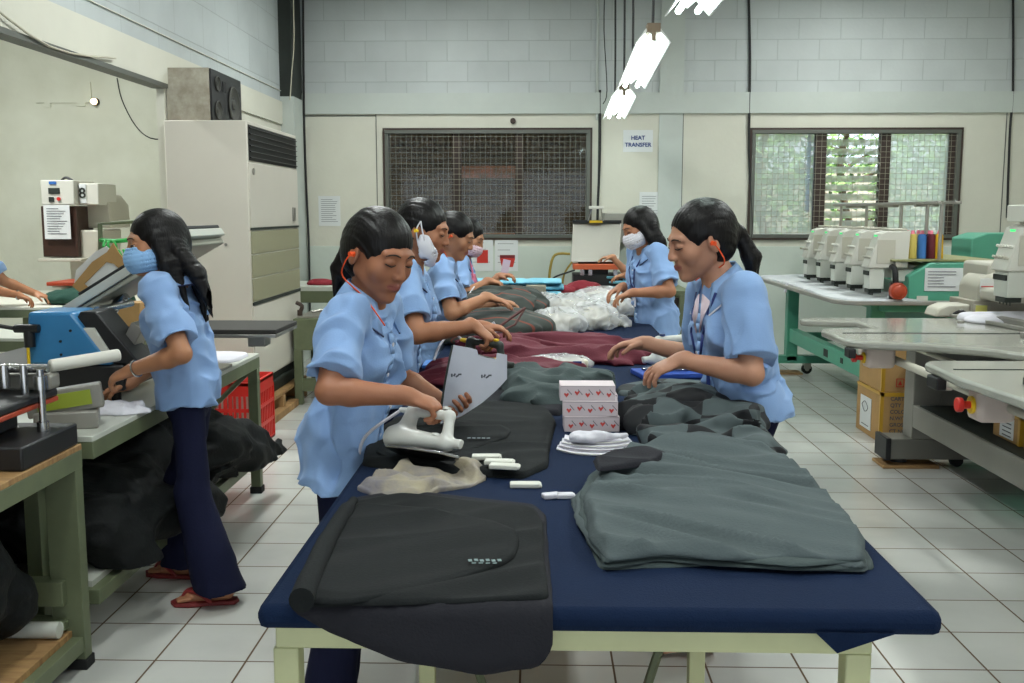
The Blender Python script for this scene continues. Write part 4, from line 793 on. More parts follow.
def nets(G, D):
    s = D < 0; n = D.shape
    c = [s[i:n[0]-1+i, j:n[1]-1+j, k:n[2]-1+k] for i in (0, 1) for j in (0, 1) for k in (0, 1)]
    al = c[0].copy(); an = c[0].copy()
    for q in c[1:]: al &= q; an |= q
    cell = an & ~al; I = np.array(np.nonzero(cell)).T; idx = np.full(cell.shape, -1, np.int32); idx[tuple(I.T)] = np.arange(len(I))
    acc = np.zeros((len(I), 3)); cnt = np.zeros(len(I))
    cor = [(i, j, k) for i in (0, 1) for j in (0, 1) for k in (0, 1)]
    vals = {q: D[I[:, 0]+q[0], I[:, 1]+q[1], I[:, 2]+q[2]].astype(float) for q in cor}
    for q in cor:
        for a in range(3):
            if q[a] == 0:
                r = list(q); r[a] = 1; r = tuple(r); va, vb = vals[q], vals[r]; m = (va < 0) != (vb < 0)
                t = np.where(m, va/np.where(m, va-vb, 1), 0); p = np.tile(np.array(q, float), (len(I), 1)); p[:, a] = t
                acc[m] += p[m]; cnt[m] += 1
    V = (I+acc/np.maximum(cnt, 1)[:, None])*G.h+G.lo
    Fs = []
    for a in range(3):
        u, v = (a+1) % 3, (a+2) % 3
        A = [slice(1, n[i]-1) for i in range(3)]; A[a] = slice(0, n[a]-1); B = list(A); B[a] = slice(1, n[a])
        sa, sb = s[tuple(A)], s[tuple(B)]; m = sa != sb; J = np.array(np.nonzero(m)).T
        if not len(J): continue
        fl = sa[tuple(J.T)]; J = J+np.array([0 if i == a else 1 for i in range(3)])
        def g(du, dv):
            K = J.copy(); K[:, u] -= du; K[:, v] -= dv; return idx[K[:, 0], K[:, 1], K[:, 2]]
        q = np.stack([g(1, 1), g(0, 1), g(0, 0), g(1, 0)], 1); q[~fl] = q[~fl][:, ::-1]; Fs.append(q)
    Fq = np.concatenate(Fs); Fq = Fq[(Fq >= 0).all(1)]
    return V, Fq
def mesh_np(name, V, Fq, mt, parent=None, col=None, relax=1, keep_big=True):
    if relax:   # light smoothing
        E_ = np.concatenate([Fq[:, [0, 1]], Fq[:, [1, 2]], Fq[:, [2, 3]], Fq[:, [3, 0]]])
        for _ in range(relax):
            A = np.zeros_like(V); N_ = np.zeros(len(V))
            for i in range(3): A[:, i] = np.bincount(E_[:, 0], V[E_[:, 1], i], len(V))+np.bincount(E_[:, 1], V[E_[:, 0], i], len(V))
            N_ = np.bincount(E_[:, 0], minlength=len(V))+np.bincount(E_[:, 1], minlength=len(V))
            V = V*.5+.5*A/np.maximum(N_, 1)[:, None]
    if keep_big and len(V):   # keep only the largest connected piece
        lab = np.arange(len(V))
        while True:
            mn = lab[Fq].min(1); new = lab.copy()
            for i in range(4): np.minimum.at(new, Fq[:, i], mn)
            new = new[new]
            if (new == lab).all(): break
            lab = new
        big = np.bincount(lab).argmax(); mk = lab == big; Fq = Fq[mk[Fq[:, 0]]]; re_ = np.cumsum(mk)-1; V = V[mk]; Fq = re_[Fq]
    me = bpy.data.meshes.new(name); off = np.array(wloc(parent)) if parent is not None else np.zeros(3)
    me.vertices.add(len(V)); me.vertices.foreach_set('co', (V-off).astype(np.float32).ravel())
    me.loops.add(len(Fq)*4); me.loops.foreach_set('vertex_index', Fq.astype(np.int32).ravel())
    me.polygons.add(len(Fq)); me.polygons.foreach_set('loop_start', np.arange(0, len(Fq)*4, 4, dtype=np.int32)); me.polygons.foreach_set('loop_total', np.full(len(Fq), 4, np.int32))
    me.update(); me.validate(); me.polygons.foreach_set('use_smooth', [True]*len(me.polygons)); me.materials.append(mt)
    if col is not None:
        at = me.color_attributes.new('Col', 'FLOAT_COLOR', 'POINT'); c = np.ones((len(V), 4), np.float32); c[:, :3] = col(V); at.data.foreach_set('color', c.ravel())
    o = bpy.data.objects.new(name, me); COL.objects.link(o); o.parent = parent; return o
def skin_mat(name, rgb):
    m = mat(name, rgb, .5, bump=.06, bscale=180, spec=.4); nt = m.node_tree; b = nt.nodes['Principled BSDF']
    a = nt.nodes.new('ShaderNodeVertexColor'); a.layer_name = 'Col'; nt.links.new(a.outputs[0], b.inputs['Base Color'])
    b.inputs['Subsurface Weight'].default_value = .06; b.inputs['Subsurface Radius'].default_value = (.01, .004, .002); b.inputs['Subsurface Scale'].default_value = .5
    return m
SK = skin_mat('skin', (176, 120, 88))
HM = mat('hair', (14, 11, 11), .42, bump=.25, bscale=22, stretch=(6, 6, .6), spec=.25)
SHM = mat('shirt_cotton', (134, 166, 212), .85, bump=.12, bscale=240, var=.05, vscale=6, sheen=.1)
TRM = mat('navy_trousers', (20, 23, 48), .9, bump=.15, bscale=120, spec=.2)
TRIM = mat('navy_trim', (26, 34, 74), .8)
COLM = mat('collar_cotton', (140, 172, 216), .85)
PINK = mat('pink_lining', (226, 206, 214), .85)
MASKW = mat('mask_white', (226, 224, 230), .85); MASKB = mat('mask_blue', (140, 182, 226), .85); MASKP = mat('mask_pink', (230, 130, 156), .85)
ORA = mat('orange_cord', (240, 84, 30), .5); PLY = mat('plug_yellow', (240, 200, 30), .5)
LAN = mat('lanyard_blue', (24, 44, 110), .7); GOLD = mat('gold', (220, 180, 80), .3, .9)
LASH = mat('lash', (22, 15, 13), .6); BROW = mat('brow', (40, 27, 22), .8)
def frame(f, u):
    f = nrm(f); r = nrm(np.cross(f, u)); u = np.cross(r, f); return r, f, u
def ik(Sp, T, l1, l2, pole):
    Sp, T = np.array(Sp, float), np.array(T, float); d = T-Sp; L = np.linalg.norm(d); Lc = min(L, (l1+l2)*.995)
    dn = d/L; T = Sp+dn*Lc; x = (l1*l1-l2*l2+Lc*Lc)/(2*Lc); h = math.sqrt(max(0, l1*l1-x*x))
    p = np.array(pole, float); p = nrm(p-dn*(p@dn)); return Sp+dn*x+p*h, T
def hand(G, D, w, d, nrm_, thumb, curl=.5, spread=1.0, sc=1.0):
    """w wrist, d finger direction, nrm_ back-of-hand normal, thumb = side vector towards the thumb"""
    d = nrm(d); n = nrm(np.array(nrm_)-d*(np.array(nrm_)@d)); s = nrm(np.cross(d, n)); s = s if s@np.array(thumb) > 0 else -s
    q = lambda a, b, c: w+(d*a+s*b+n*c)*sc
    F = np.array([d, s, n])
    U_(G, D, ell(q(.045, .0, 0), (.05*sc, .036*sc, .0155*sc), F), .012)
    U_(G, D, cap(q(.02, .0, 0), q(-.02, 0, 0), .021*sc, .022*sc), .012)
    H = G.new()
    for j, (o, L) in enumerate([(.026, .066), (.0088, .074), (-.0088, .069), (-.026, .054)]):
        p = q(.072-.004*abs(j-1.2), o, .001); a = curl*(.5+.08*j); dirs = []
        ang = a
        for l in (.46, .30, .24):
            ds = d*math.cos(ang)-n*math.sin(ang)+s*(o*4.5*spread*(1-.5*curl)); ds = nrm(ds); e = p+ds*L*l*sc
            U_(G, H, cap(p, e, .0082*sc, .0072*sc), .002); p = e; ang += a*1.15+.1
    U_(G, H, cap(q(.012, .024, -.004), q(.045, .043, -.014), .0115*sc, .0092*sc), .003)
    U_(G, H, cap(q(.045, .043, -.014), q(.072, .040, -.026-.01*curl), .0088*sc, .0075*sc), .003)
    np.copyto(D, smin(D, H, .005))
    return q
HS = 1.07   # head scale
def head_body(G, D, hc, HF, s, smile=0):
    R_, F_, U__ = HF; L = lambda x, y, z: hc+(R_*x+F_*y+U__*z)*s; M_ = np.array([R_, F_, U__]); e = lambda c, r: ell(L(*c), tuple(q*s for q in r), M_)
    c2 = lambda a, b, ra, rb=None: cap(L(*a), L(*b), ra*s, (ra if rb is None else rb)*s)
    U_(G, D, e((0, -.014, .026), (.072, .088, .079)), .0)
    U_(G, D, e((0, .022, -.018), (.0585, .064, .078)), .02*s)
    for x in (1, -1):
        U_(G, D, c2((x*.045, -.005, -.043), (x*.010, .054, -.085), .017, .015), .022*s)
        U_(G, D, e((x*.037, .052, -.020), (.025, .020, .024)), .020*s)
        U_(G, D, c2((x*.012, .0765, .028), (x*.042, .066, .026), .0080, .008), .014*s)
    U_(G, D, c2((0, .062, -.083), (0, .070, -.086), .0155), .014*s)
    U_(G, D, e((0, .069, -.054), (.026, .018, .024)), .012*s)
    for x in (1, -1):
        SUB(G, D, e((x*.030, .098, .010), (.017, .017, .012)), .012*s)
    for x in (1, -1): U_(G, D, e((x*.030, .0700, .008), (.0165, .0135, .0115)), .002*s)
    U_(G, D, c2((0, .080, .014), (0, .095, -.018), .0065, .0085), .010*s)
    U_(G, D, c2((0, .093, -.018), (0, .0955, -.0235), .0088, .0090), .004*s)
    for x in (1, -1): U_(G, D, e((x*.0115, .089, -.025), (.0075, .010, .0075)), .004*s)
    for z, r, y in ((-.0485, .0042, .0895), (-.0565, .0050, .0880)):
        for a, b_ in (((-.020, -.012), (0, 0)), ((0, 0), (.020, -.012))):
            U_(G, D, c2((a[0], y+a[1], z-(.002 if abs(a[0]) > 0 else 0)), (b_[0], y+b_[1], z-(.002 if abs(b_[0]) > 0 else 0)), r*(.7 if a[0] else 1), r*(.7 if b_[0] else 1)), .004*s)
    SUB(G, D, c2((-.021, .083, -.0525), (.021, .083, -.0525), .0012, .0012), .002*s); SUB(G, D, c2((-.010, .0975, -.0522), (.010, .0975, -.0522), .0014), .002*s)
    for x in (1, -1):
        E_ = np.array([nrm(R_*x*.35*1+F_*.0+R_*x*.6), nrm(F_-R_*x*.25), U__])
        U_(G, D, ell(L(x*.075, -.012, -.004), (.0075*s, .017*s, .030*s), E_), .005*s)
        SUB(G, D, ell(L(x*.084, -.007, .002), (.006*s, .009*s, .017*s), E_), .003*s)
    return L
def skin_color(L, hc, HF, s, tone):
    R_, F_, U__ = HF; base = np.array(lin(tone)); lip = np.array(lin((146, 84, 76))); lidc = base*.78
    def f(V):
        q = (V-hc)/s; x, y, z = q@R_, q@F_, q@U__; C_ = np.tile(base, (len(V), 1))
        nn = vnoise(V[:, 0]*18, V[:, 1]*18, V[:, 2]*18, 3)*.05; C_ *= (1+nn)[:, None]
        m = (y > .07) & (np.abs(x) < .023)
        k = np.clip(1.25-np.abs(z+.0525+.0)/(.0125*np.sqrt(np.clip(1-(x/.0245)**2, .02, 1))), 0, 1)*m; C_ = C_*(1-k[:, None])+lip*k[:, None]
        chk = np.exp(-((np.abs(x)-.042)**2+(z+.02)**2)/.0003)*(y > .02)*.14; C_ = C_*(1-chk[:, None])+np.array(lin((196, 122, 98)))*chk[:, None]
        ew = np.exp(-((np.abs(x)-.030)**2/.00016+(z-.008)**2/.00006))*(y > .05)*.5; C_ = C_*(1-ew[:, None])+lidc*ew[:, None]
        return C_
    return f
def surf(D, G, p, d, n=90, st=.0008):
    """march from p along d to the surface"""
    p = np.array(p, float); d = nrm(d); p0 = p
    for _ in range(n):
        i = np.round((p-G.lo)/G.h).astype(int)
        if (i < 0).any() or (i >= G.n-1).any():
            p = p+d*st*4; continue
        if D[tuple(i)] < G.h*.3: return p
        p = p+d*st
    return p0+d*.1
def person(name, label, base, body_yaw, lean, H=1.5, headf=(0, 1, 0), headu=(0, 0, 1), hands=None, style='pony', face={}, tone=(176, 120, 88), res=.004, feet=None, pelvis_dz=0, tilt=0, head_off=(0, 0, 0), torso=1.0, sh_yaw=0, hairfn=None, shirt_fold=1.0, vis_legs=True, arm_k=1.0, group=None, shd=None, bell=0, hs=HS, hemk=.115):
    """base: floor point under the pelvis; body_yaw: facing angle in degrees (0 = +x); lean: forward lean of the trunk in degrees"""
    k = H/1.5; a = math.radians(body_yaw); F0 = np.array([math.cos(a), math.sin(a), 0]); R0 = np.array([math.sin(a), -math.cos(a), 0]); Z0 = np.array([0, 0, 1.])
    le = math.radians(lean); UP = Z0*math.cos(le)+F0*math.sin(le)+R0*math.sin(math.radians(tilt)); UP = nrm(UP)
    root = thing(name, label, 'woman', (base[0], base[1], 0), group)
    Pv = np.array([base[0], base[1], (.80+pelvis_dz)*k]); N = Pv+UP*.43*k
    sa = a+math.radians(sh_yaw); RS = nrm(np.array([math.sin(sa), -math.cos(sa), 0])-UP*0); RS = nrm(RS-UP*(RS@UP)); FS = np.cross(UP, RS)
    sd = shd or (0, 0)
    shR = N+RS*.150*k-UP*.045*k+UP*sd[0]; shL = N-RS*.150*k-UP*.045*k+UP*sd[1]
    HF = frame(headf, headu); hc = N+UP*.045*k+nrm(np.array(headu)*.6+UP*.6+0*F0)*.085*k*1.05+HF[1]*.022+np.array(head_off, float)*k
    s = k*hs
    arms = []
    for side, sh in ((1, shR), (-1, shL)):
        hd = hands[0 if side == 1 else 1]; el, wr = ik(sh, hd['w'], .255*k*arm_k, .225*k*arm_k, hd.get('pole', (0, 0, -1))); arms.append((sh, el, wr, hd))
    hips = [Pv+R0*.072*torso*k*i-Z0*.03 for i in (1, -1)]
    ft = feet or [Pv*[1, 1, 0]+R0*.09*k*i+np.array([0, 0, .07]) for i in (1, -1)]
    knees = []
    for h_, f_ in zip(hips, ft): kn, _ = ik(h_, f_, .350*k, .338*k, F0); knees.append(kn)
    toed = [nrm(F0+R0*.15*i) for i in (1, -1)]
    # ----- skin body
    pts = [hc-.14*s, hc+.14*s, Pv-.2*k, Pv+.2*k]+[p-.06 for _, e, w_, _ in arms for p in (e, w_)]+[p+.06 for _, e, w_, _ in arms for p in (e, w_)]+[x for _, _, w_, hd in arms for x in (w_+nrm(hd['d'])*.19, w_-.06)]
    if vis_legs: pts += [f-np.array([.16, .16, .08]) for f in ft]+[f+.16 for f in ft]
    G = Grid(np.min(pts, 0), np.max(pts, 0), res); D = G.new()
    L = head_body(G, D, hc, HF, s)
    U_(G, D, cap(hc-HF[2]*.055*s-HF[1]*.022*s, N-UP*.01, .044*k, .050*k), .02)
    T_ = np.array([R0, np.cross(UP, R0), UP])
    U_(G, D, cap(N-UP*.005, N-UP*.06*k+FS*.01, .05*k, .058*k), .03)
    for sh, el, wr, hd in arms:
        U_(G, D, cap(N-UP*.055*k, sh, .038*k, .041*k), .02)
    U_(G, D, ecap(N-UP*.10*k, Pv+UP*.05, (.105*k*torso, .070*k*torso), (.105*k*torso, .07*k*torso), R0, np.cross(UP, R0)), .04)
    U_(G, D, ell(Pv, (.100*k*torso, .070*k*torso, .08*k), T_), .04)
    for sh, el, wr, hd in arms:
        U_(G, D, cap(sh, el, .041*k, .036*k), .015)
        mid = el+(wr-el)*.28
        U_(G, D, cap(el, mid, .0355*k, .0365*k), .012); U_(G, D, cap(mid, wr, .0365*k, .0235*k), .012)
        hand(G, D, wr, hd['d'], hd['n'], hd['t'], hd.get('curl', .5), hd.get('spread', 1), k*1.0)
    if vis_legs:
        for i, (h_, kn, f_) in enumerate(zip(hips, knees, ft)):
            U_(G, D, cap(h_, kn, .050*k*torso, .042*k), .02); U_(G, D, cap(kn, f_, .043*k, .033*k), .02)
            td = toed[i]; U_(G, D, cap(f_-td*.03-Z0*.03*k, f_+td*.10-Z0*.045*k, .030*k, .024*k), .02)
            sd_ = np.cross(td, Z0)
            for j in range(5): U_(G, D, cap(f_+td*.10+sd_*(j-2)*.014-Z0*.045*k, f_+td*(.145-.006*abs(j-1))+sd_*(j-2)*.016-Z0*.050*k, .010*k, .0085*k), .004)
    V, Fq = nets(G, D); body = mesh_np('body', V, Fq, SK, root, skin_color(L, hc, HF, s, tone))
    Dskin, Gs = D, G
    # ----- shirt
    q = .11*k; pts = [N+UP*.05, Pv-UP*.17*k-.02]+[sh for sh, *_ in arms]+[sh+(el-sh)*.85 for sh, el, *_ in arms]
    pts = [p-.11*k for p in pts]+[p+.11*k for p in pts]+[Pv-UP*.16*k-.24, Pv-UP*.16*k+.24, N-UP*.2-.2, N-UP*.2+.2]
    res2 = res*1.15; G = Grid(np.min(pts, 0), np.max(pts, 0), res2); D = G.new(); V0 = np.cross(UP, R0); V0 = F0-UP*(F0@UP); V0 = nrm(V0); w_ = torso
    TS = np.array([RS, FS, UP]); TP = np.array([R0, V0, UP])
    ch = N-UP*.155*k
    U_(G, D, ell(ch+FS*.004, (.152*k*w_, .108*k*w_, .13*k), TS), .0)
    for i in (1, -1):
        U_(G, D, ell(ch+FS*.068*k+RS*.058*k*i-UP*.02*k, (.058*k, .052*k, .06*k), TS), .035)
        U_(G, D, cap(N-UP*.035*k+RS*.03*i, (shR if i == 1 else shL)-UP*.004, .046*k, .050*k), .035)
    wa = N-UP*.29*k; hem = Pv-UP*hemk*k
    U_(G, D, ecap(ch-UP*.02, wa, (.142*k*w_, .104*k*w_), (.132*k*w_, .104*k*w_), RS, FS), .03)
    U_(G, D, ecap(wa+UP*.01, hem-UP*.03, (.134*k*w_, .104*k*w_), (.174*k*w_, .130*k*w_), R0, V0), .04)
    U_(G, D, ell(Pv-V0*.015*k, (.168*k*w_, .120*k*w_, .12*k), TP), .03)
    cut(G, D, hem, -UP)
    SUB(G, D, ecap(hem-UP*.05, hem+UP*.03, (.158*k*w_, .113*k*w_), (.148*k*w_, .104*k*w_), R0, V0), .0)
    for sh, el, wr, hd in arms:
        A = G.new(); ad = nrm(el-sh); ln = np.linalg.norm(el-sh)
        U_(G, A, cap(sh-ad*.01, sh+ad*ln*.9, .054*k, .064*k), 0); cut(G, A, sh+ad*ln*.76, ad)
        SUB(G, A, cap(sh+ad*ln*.66, sh+ad*ln*1.1, .046*k, .058*k), .0)
        np.copyto(D, smin(D, A, .022))
    SUB(G, D, cap(N+UP*.01, N+UP*.12, .055*k, .075*k), .004); 
    sg = shirt_fold*1.75; wa0 = wa
    def folds(x, y, z):
        px, py, pz = x-Pv[0], y-Pv[1], z-Pv[2]; u = px*R0[0]+py*R0[1]; v = px*F0[0]+py*F0[1]
        wr_ = vnoise(u*9+vnoise(x*4, y*4, z*4, 5)*2, v*9, pz*3.2, 7); wr2 = vnoise(u*5, v*5+3, pz*15+vnoise(x*6, y*6, z*6, 2)*3, 9)
        near = np.exp(-((z-wa0[2])**2)/.012)
        dg_ = vnoise(u*7+pz*10+vnoise(x*5, y*5, z*5, 6)*2, v*7, pz*6-u*8, 12)
        return np.minimum(.003, sg*(.011*np.abs(wr_)-.0055+.0085*wr2*(.35+near)+.006*(np.abs(dg_)*2-.8)+.0025*vnoise(x*28, y*28, z*18, 4)))
    disp(G, D, folds, .018*sg)
    V, Fq = nets(G, D); sh_o = mesh_np('shirt', V, Fq, SHM, root); Dsh, Gsh = D, G
    # sleeve seams
    for sh, el, wr, hd in arms:
        ad = nrm(el-sh); ln = np.linalg.norm(el-sh); c = sh+ad*ln*.76; o1 = nrm(np.cross(ad, (0.3, .2, 1))); o2 = np.cross(ad, o1)
        b = MB(); b.tube([c-ad*.003+(o1*math.cos(t*6.2832/24)+o2*math.sin(t*6.2832/24))*.0625*k for t in range(25)], .0035, 5, 1); obj('sleeve_hem', b, face.get('hemmat', COLM), sh_o)
    if face.get('apron'):
        am = face['apron']; Ga = Grid(np.minimum(Pv, N)-.3, np.maximum(Pv, N)+.25, res*1.3); D = Ga.new()
        U_(Ga, D, ell(ch+FS*.010, (.150*k*w_, .122*k*w_, .14*k), TS), 0)
        for i in (1, -1): U_(Ga, D, ell(ch+FS*.075*k+RS*.055*k*i-UP*.02*k, (.058*k, .056*k, .06*k), TS), .035)
        U_(Ga, D, ecap(ch-UP*.02, wa, (.143*k*w_, .117*k*w_), (.14*k*w_, .115*k*w_), RS, FS), .03); U_(Ga, D, ecap(wa, hem-UP*.12, (.145*k*w_, .115*k*w_), (.20*k*w_, .155*k*w_), R0, V0), .04)
        cut(Ga, D, Pv+V0*.02, -V0*1.0); cut(Ga, D, hem-UP*.12, -UP); cut(Ga, D, N-UP*.10*k, UP)
        V, Fq = nets(Ga, D); ao = mesh_np('apron', V, Fq, am, root)
        b = MB(); b.tube([N+RS*.09*k-UP*.12*k+FS*.1, N+RS*.075*k-UP*.03*k+FS*.06, N+RS*.06*k+UP*.035*k-FS*.02], .006, 6); b.tube([N-RS*.09*k-UP*.12*k+FS*.1, N-RS*.075*k-UP*.03*k+FS*.06, N-RS*.06*k+UP*.035*k-FS*.02], .006, 6); obj('apron_strap', b, am, ao)
    # ----- trousers
    if vis_legs:
        pts = hips+knees+list(ft); pts = [p-.13 for p in pts]+[p+.13 for p in pts]; G = Grid(np.min(pts, 0), np.max(pts, 0), res*1.3); D = G.new()
    else:
        pts = hips+knees; pts = [p-.13 for p in pts]+[p+.13 for p in pts]; G = Grid(np.min(pts, 0), np.max(pts, 0), res*1.6); D = G.new()
    U_(G, D, ell(Pv-Z0*.03, (.134*k*torso, .096*k*torso, .12*k), np.array([R0, F0, Z0])), 0)
    for i, (h_, kn, f_) in enumerate(zip(hips, knees, ft)):
        A = G.new(); U_(G, A, cap(h_-F0*.02, kn-F0*.015, .070*k*torso, .058*k), 0); kd = nrm(f_-kn); hm = f_+Z0*.005-kd*.0
        U_(G, A, cap(kn, f_-kd*.05, .062*k, (.066+.02*bell)*k), .02); U_(G, A, cap(kn+kd*.2, f_+kd*.03, (.064+.008*bell)*k, (.072+.026*bell)*k), .02)
        cut(G, A, f_-Z0*.018, -Z0); SUB(G, A, cap(f_-kd*.01, f_-Z0*.08, (.05+.02*bell)*k, (.06+.026*bell)*k), 0)
        np.copyto(D, smin(D, A, .02 if i else .01))
    disp(G, D, lambda x, y, z: .005*vnoise(x*8, y*8, z*14+vnoise(x*5, y*5, z*5, 8)*2, 6)+.003*vnoise(x*20, y*20, z*6, 1), .012)
    V, Fq = nets(G, D); mesh_np('trousers', V, Fq, TRM, root)
    # ----- collar (folded band round the neck, open at the throat)
    trim = face.get('trim', TRIM)
    nu = nrm(N+UP*.03-(N-UP*.05)); cc = N-UP*.012*k
    b = MB(); bt = MB(); n = 26; rows = [(.058, .040, 0), (.062, .046, 0), (.074, .026, .4), (.098, -.016, 1.0)]
    prev = None; V_ = []; 
    for j in range(n+1):
        th = math.radians(38+284*j/n); ct, st_ = math.cos(th), math.sin(th); fr = max(0, 1-min(j, n-j)/5.0)
        for (r, hgt, dr) in rows:
            rr = r*k*(1+.10*fr*dr); dd = FS*ct*rr*.98+RS*st_*rr*1.04; back = (1-ct)*.5
            V_.append(cc+dd+UP*(hgt*k*(.75+.45*back)-.035*k*(ct*.5+.5)**2-fr*dr*.042*k)+FS*fr*dr*.012)
    m_ = len(rows)
    for j in range(n):
        for i in range(m_-1): b.f.append((j*m_+i, j*m_+i+1, (j+1)*m_+i+1, (j+1)*m_+i))
    b.v = [tuple(p) for p in V_]; b.mi = [0]*len(b.f); co = obj('collar', b, face.get('collarmat', COLM), root, angle=180, fixn=False)
    sm = co.modifiers.new('solid', 'SOLIDIFY'); sm.thickness = .004; sm.offset = 0
    if trim is not None:
        b = MB(); b.tube([V_[j*m_+3]+UP*.001 for j in range(n+1)], .0030, 5, 2); obj('collar_trim', b, trim, co)
    # placket and front opening
    def onshirt(u, h_, out=.004):
        p = N-UP*h_*k+RS*u*k+FS*.24; st = surf(Dsh, Gsh, p, -FS, 400, .0012); return st+FS*out
    b = MB(); rowp = [(onshirt(-.012, hh, .002), onshirt(.012, hh, .002)) for hh in np.linspace(.06, .50, 16)]
    for i in range(15): b.quad(rowp[i][0], rowp[i][1], rowp[i+1][1], rowp[i+1][0])
    pk = obj('placket', b, face.get('placketmat', COLM), sh_o, angle=180, fixn=False); sm = pk.modifiers.new('solid', 'SOLIDIFY'); sm.thickness = .004; sm.offset = 0
    for hh in (.12, .21, .30, .39): p = onshirt(0, hh, .003); b = MB(); b.cyl(p, p+FS*.003, .006, n=10); obj('button', b, MASKW, pk)
    if face.get('lining'):
        for i in (1, -1):
            b = MB(); p = [onshirt(i*.012, .03, .006), onshirt(i*.058, .055, .008), onshirt(i*.050, .10, .008), onshirt(i*.008, .15, .006)]; b.quad(*p); l_ = obj('lapel', b, face['lining'], sh_o, angle=180, fixn=False); sm = l_.modifiers.new('solid', 'SOLIDIFY'); sm.thickness = .004; sm.offset = 0
    # ----- brows, lashes
    def on(x, z, out=0.0005, y=.13): return surf(Dskin, Gs, L(x, y, z), -HF[1], 160, .0007)+HF[1]*out
    for i in (1, -1):
        b = MB(); b.tube([on(i*.012, .0265, .0003), on(i*.024, .0300, .0002), on(i*.038, .0285, 0), on(i*.048, .0225, -.0005)], [.0016*s, .0023*s, .0020*s, .0010*s], 6, 3); obj('eyebrow', b, BROW, body)
        ez = face.get('eye_z', .0015)
        b = MB(); b.tube([on(i*.0165, ez+.0025, .0004), on(i*.023, ez, .0012), on(i*.031, ez-.0010, .0014), on(i*.039, ez+.0005, .0008), on(i*.0455, ez+.003, .0003)], [.0011*s, .0016*s, .0018*s, .0017*s, .0012*s], 6, 3); obj('eyelash', b, LASH, body)
        if face.get('open'):
            b = MB(); b.tube([on(i*.018, ez-.001, .0003), on(i*.030, ez-.0045, .0006), on(i*.044, ez-.001, .0001)], .0022*s, 6, 3); obj('eye', b, mat('eye_white', (196, 186, 178), .3), body)
            b = MB(); b.cyl(on(i*.031, ez-.0035, .0010), on(i*.031, ez-.0035, .0026), .0040*s, n=12); obj('iris', b, LASH, body)
    # nostrils
    # ----- hair
    Gh = Grid(*([hc-np.array([.2, .2, .42])*k, hc+np.array([.2, .2, .16])*k]), res*.95); D = Gh.new()
    M_ = np.array(HF); e = lambda c, r: ell(L(*c), tuple(t*s for t in r), M_); c2 = lambda a_, b_, ra, rb=None: cap(L(*a_), L(*b_), ra*s, (ra if rb is None else rb)*s)
    U_(Gh, D, e((0, -.020, .030), (.081, .096, .087)), 0)
    U_(Gh, D, e((0, -.040, -.010), (.074, .066, .075)), .03*s)
    ra_ = math.radians(face.get('hlroll', 0)); MR = np.array([HF[0]*math.cos(ra_)+HF[2]*math.sin(ra_), HF[1], HF[2]*math.cos(ra_)-HF[0]*math.sin(ra_)])
    SUB(Gh, D, ell(L(*face.get('hl', (0, .095, -.040))), tuple(q_*s for q_ in face.get('hlr', (.074, .080, .098))), MR), .008*s)
    for i in (1, -1): SUB(Gh, D, e((i*.085, .010, -.045), (.035, .034, .062)), .008*s)
    SUB(Gh, D, e((0, .03, -.13), (.07, .075, .07)), .01*s)
    if face.get('bang'):
        for A_, B_, r1, r2 in face['bang']: U_(Gh, D, c2(A_, B_, r1, r2), .015*s)
    hairfn = hairfn or HAIR[style]; hairfn(Gh, D, e, c2, s, L, UP, HF, N, k)
    def strand(x, y, z):
        qx, qy, qz = x-hc[0], y-hc[1], z-hc[2]; lx = qx*HF[0][0]+qy*HF[0][1]+qz*HF[0][2]; ly = qx*HF[1][0]+qy*HF[1][1]+qz*HF[1][2]; lz = qx*HF[2][0]+qy*HF[2][1]+qz*HF[2][2]
        ang = np.arctan2(lx, lz+.12); return .0018*vnoise(ang*24, ly*10, lz*7, 3)+.0010*vnoise(ang*60, ly*18, lz*14, 5)
    disp(Gh, D, strand, .008); V, Fq = nets(Gh, D); hair = mesh_np('hair', V, Fq, HM, root, relax=1)
    # ----- mask
    mk = face.get('mask')
    if mk:
        mm, c, r, zt, zb = mk; Gm = Grid(hc-.13*s, hc+.14*s, res*.8); D = Gm.new(); U_(Gm, D, e(c, r), 0); D = np.abs(D+.001)-.0022
        D = D.astype(np.float32); cut(Gm, D, L(0, 0, zt), HF[2]); cut(Gm, D, L(0, 0, zb), -HF[2]); cut(Gm, D, L(0, face.get('mask_y', .018), 0), -HF[1])
        pl_ = face.get('pleat', 1)
        disp(Gm, D, lambda x, y, z: .0005*pl_*np.sin(((x-hc[0])*HF[2][0]+(y-hc[1])*HF[2][1]+(z-hc[2])*HF[2][2])*420), .004)
        V, Fq = nets(Gm, D); mo = mesh_np('face_mask', V, Fq, mm, root, relax=0)
        for i in (1, -1):
            for z in (zt*.6+.005, zb*.7): b = MB(); b.tube([L(i*.052, .03, z), L(i*.070, .012, z*.5), L(i*.078, -.016, .012 if z > -.03 else -.02)], .0018, 5); obj('ear_loop', b, mm, mo)
    if face.get('mask_down'):   # hanging from the ear, under the chin
        i = face['mask_down']; mm = MASKW
        b = MB(); A_ = [(i*.080, .004, .030), (i*.070, .028, -.018), (i*.052, .062, -.056)]; B_ = [(i*.080, -.010, -.014), (i*.066, -.002, -.058), (i*.036, .040, -.104)]
        Gm = Grid(hc-.14*s, hc+.14*s, res*.9); D = Gm.new()
        U_(Gm, D, e((0, .024, -.055), (.073, .075, .078)), 0); D = (np.abs(D)-.0028).astype(np.float32); B_ = Gm.new(); U_(Gm, B_, c2((i*.070, .030, -.030), (i*.050, .052, -.075), .026, .034), 0); U_(Gm, B_, c2((i*.050, .052, -.075), (i*.030, .060, -.105), .030, .020), .01); np.maximum(D, B_, out=D)
        disp(Gm, D, lambda x, y, z: .0035*vnoise(x*60, y*60, z*30, 2), .005)
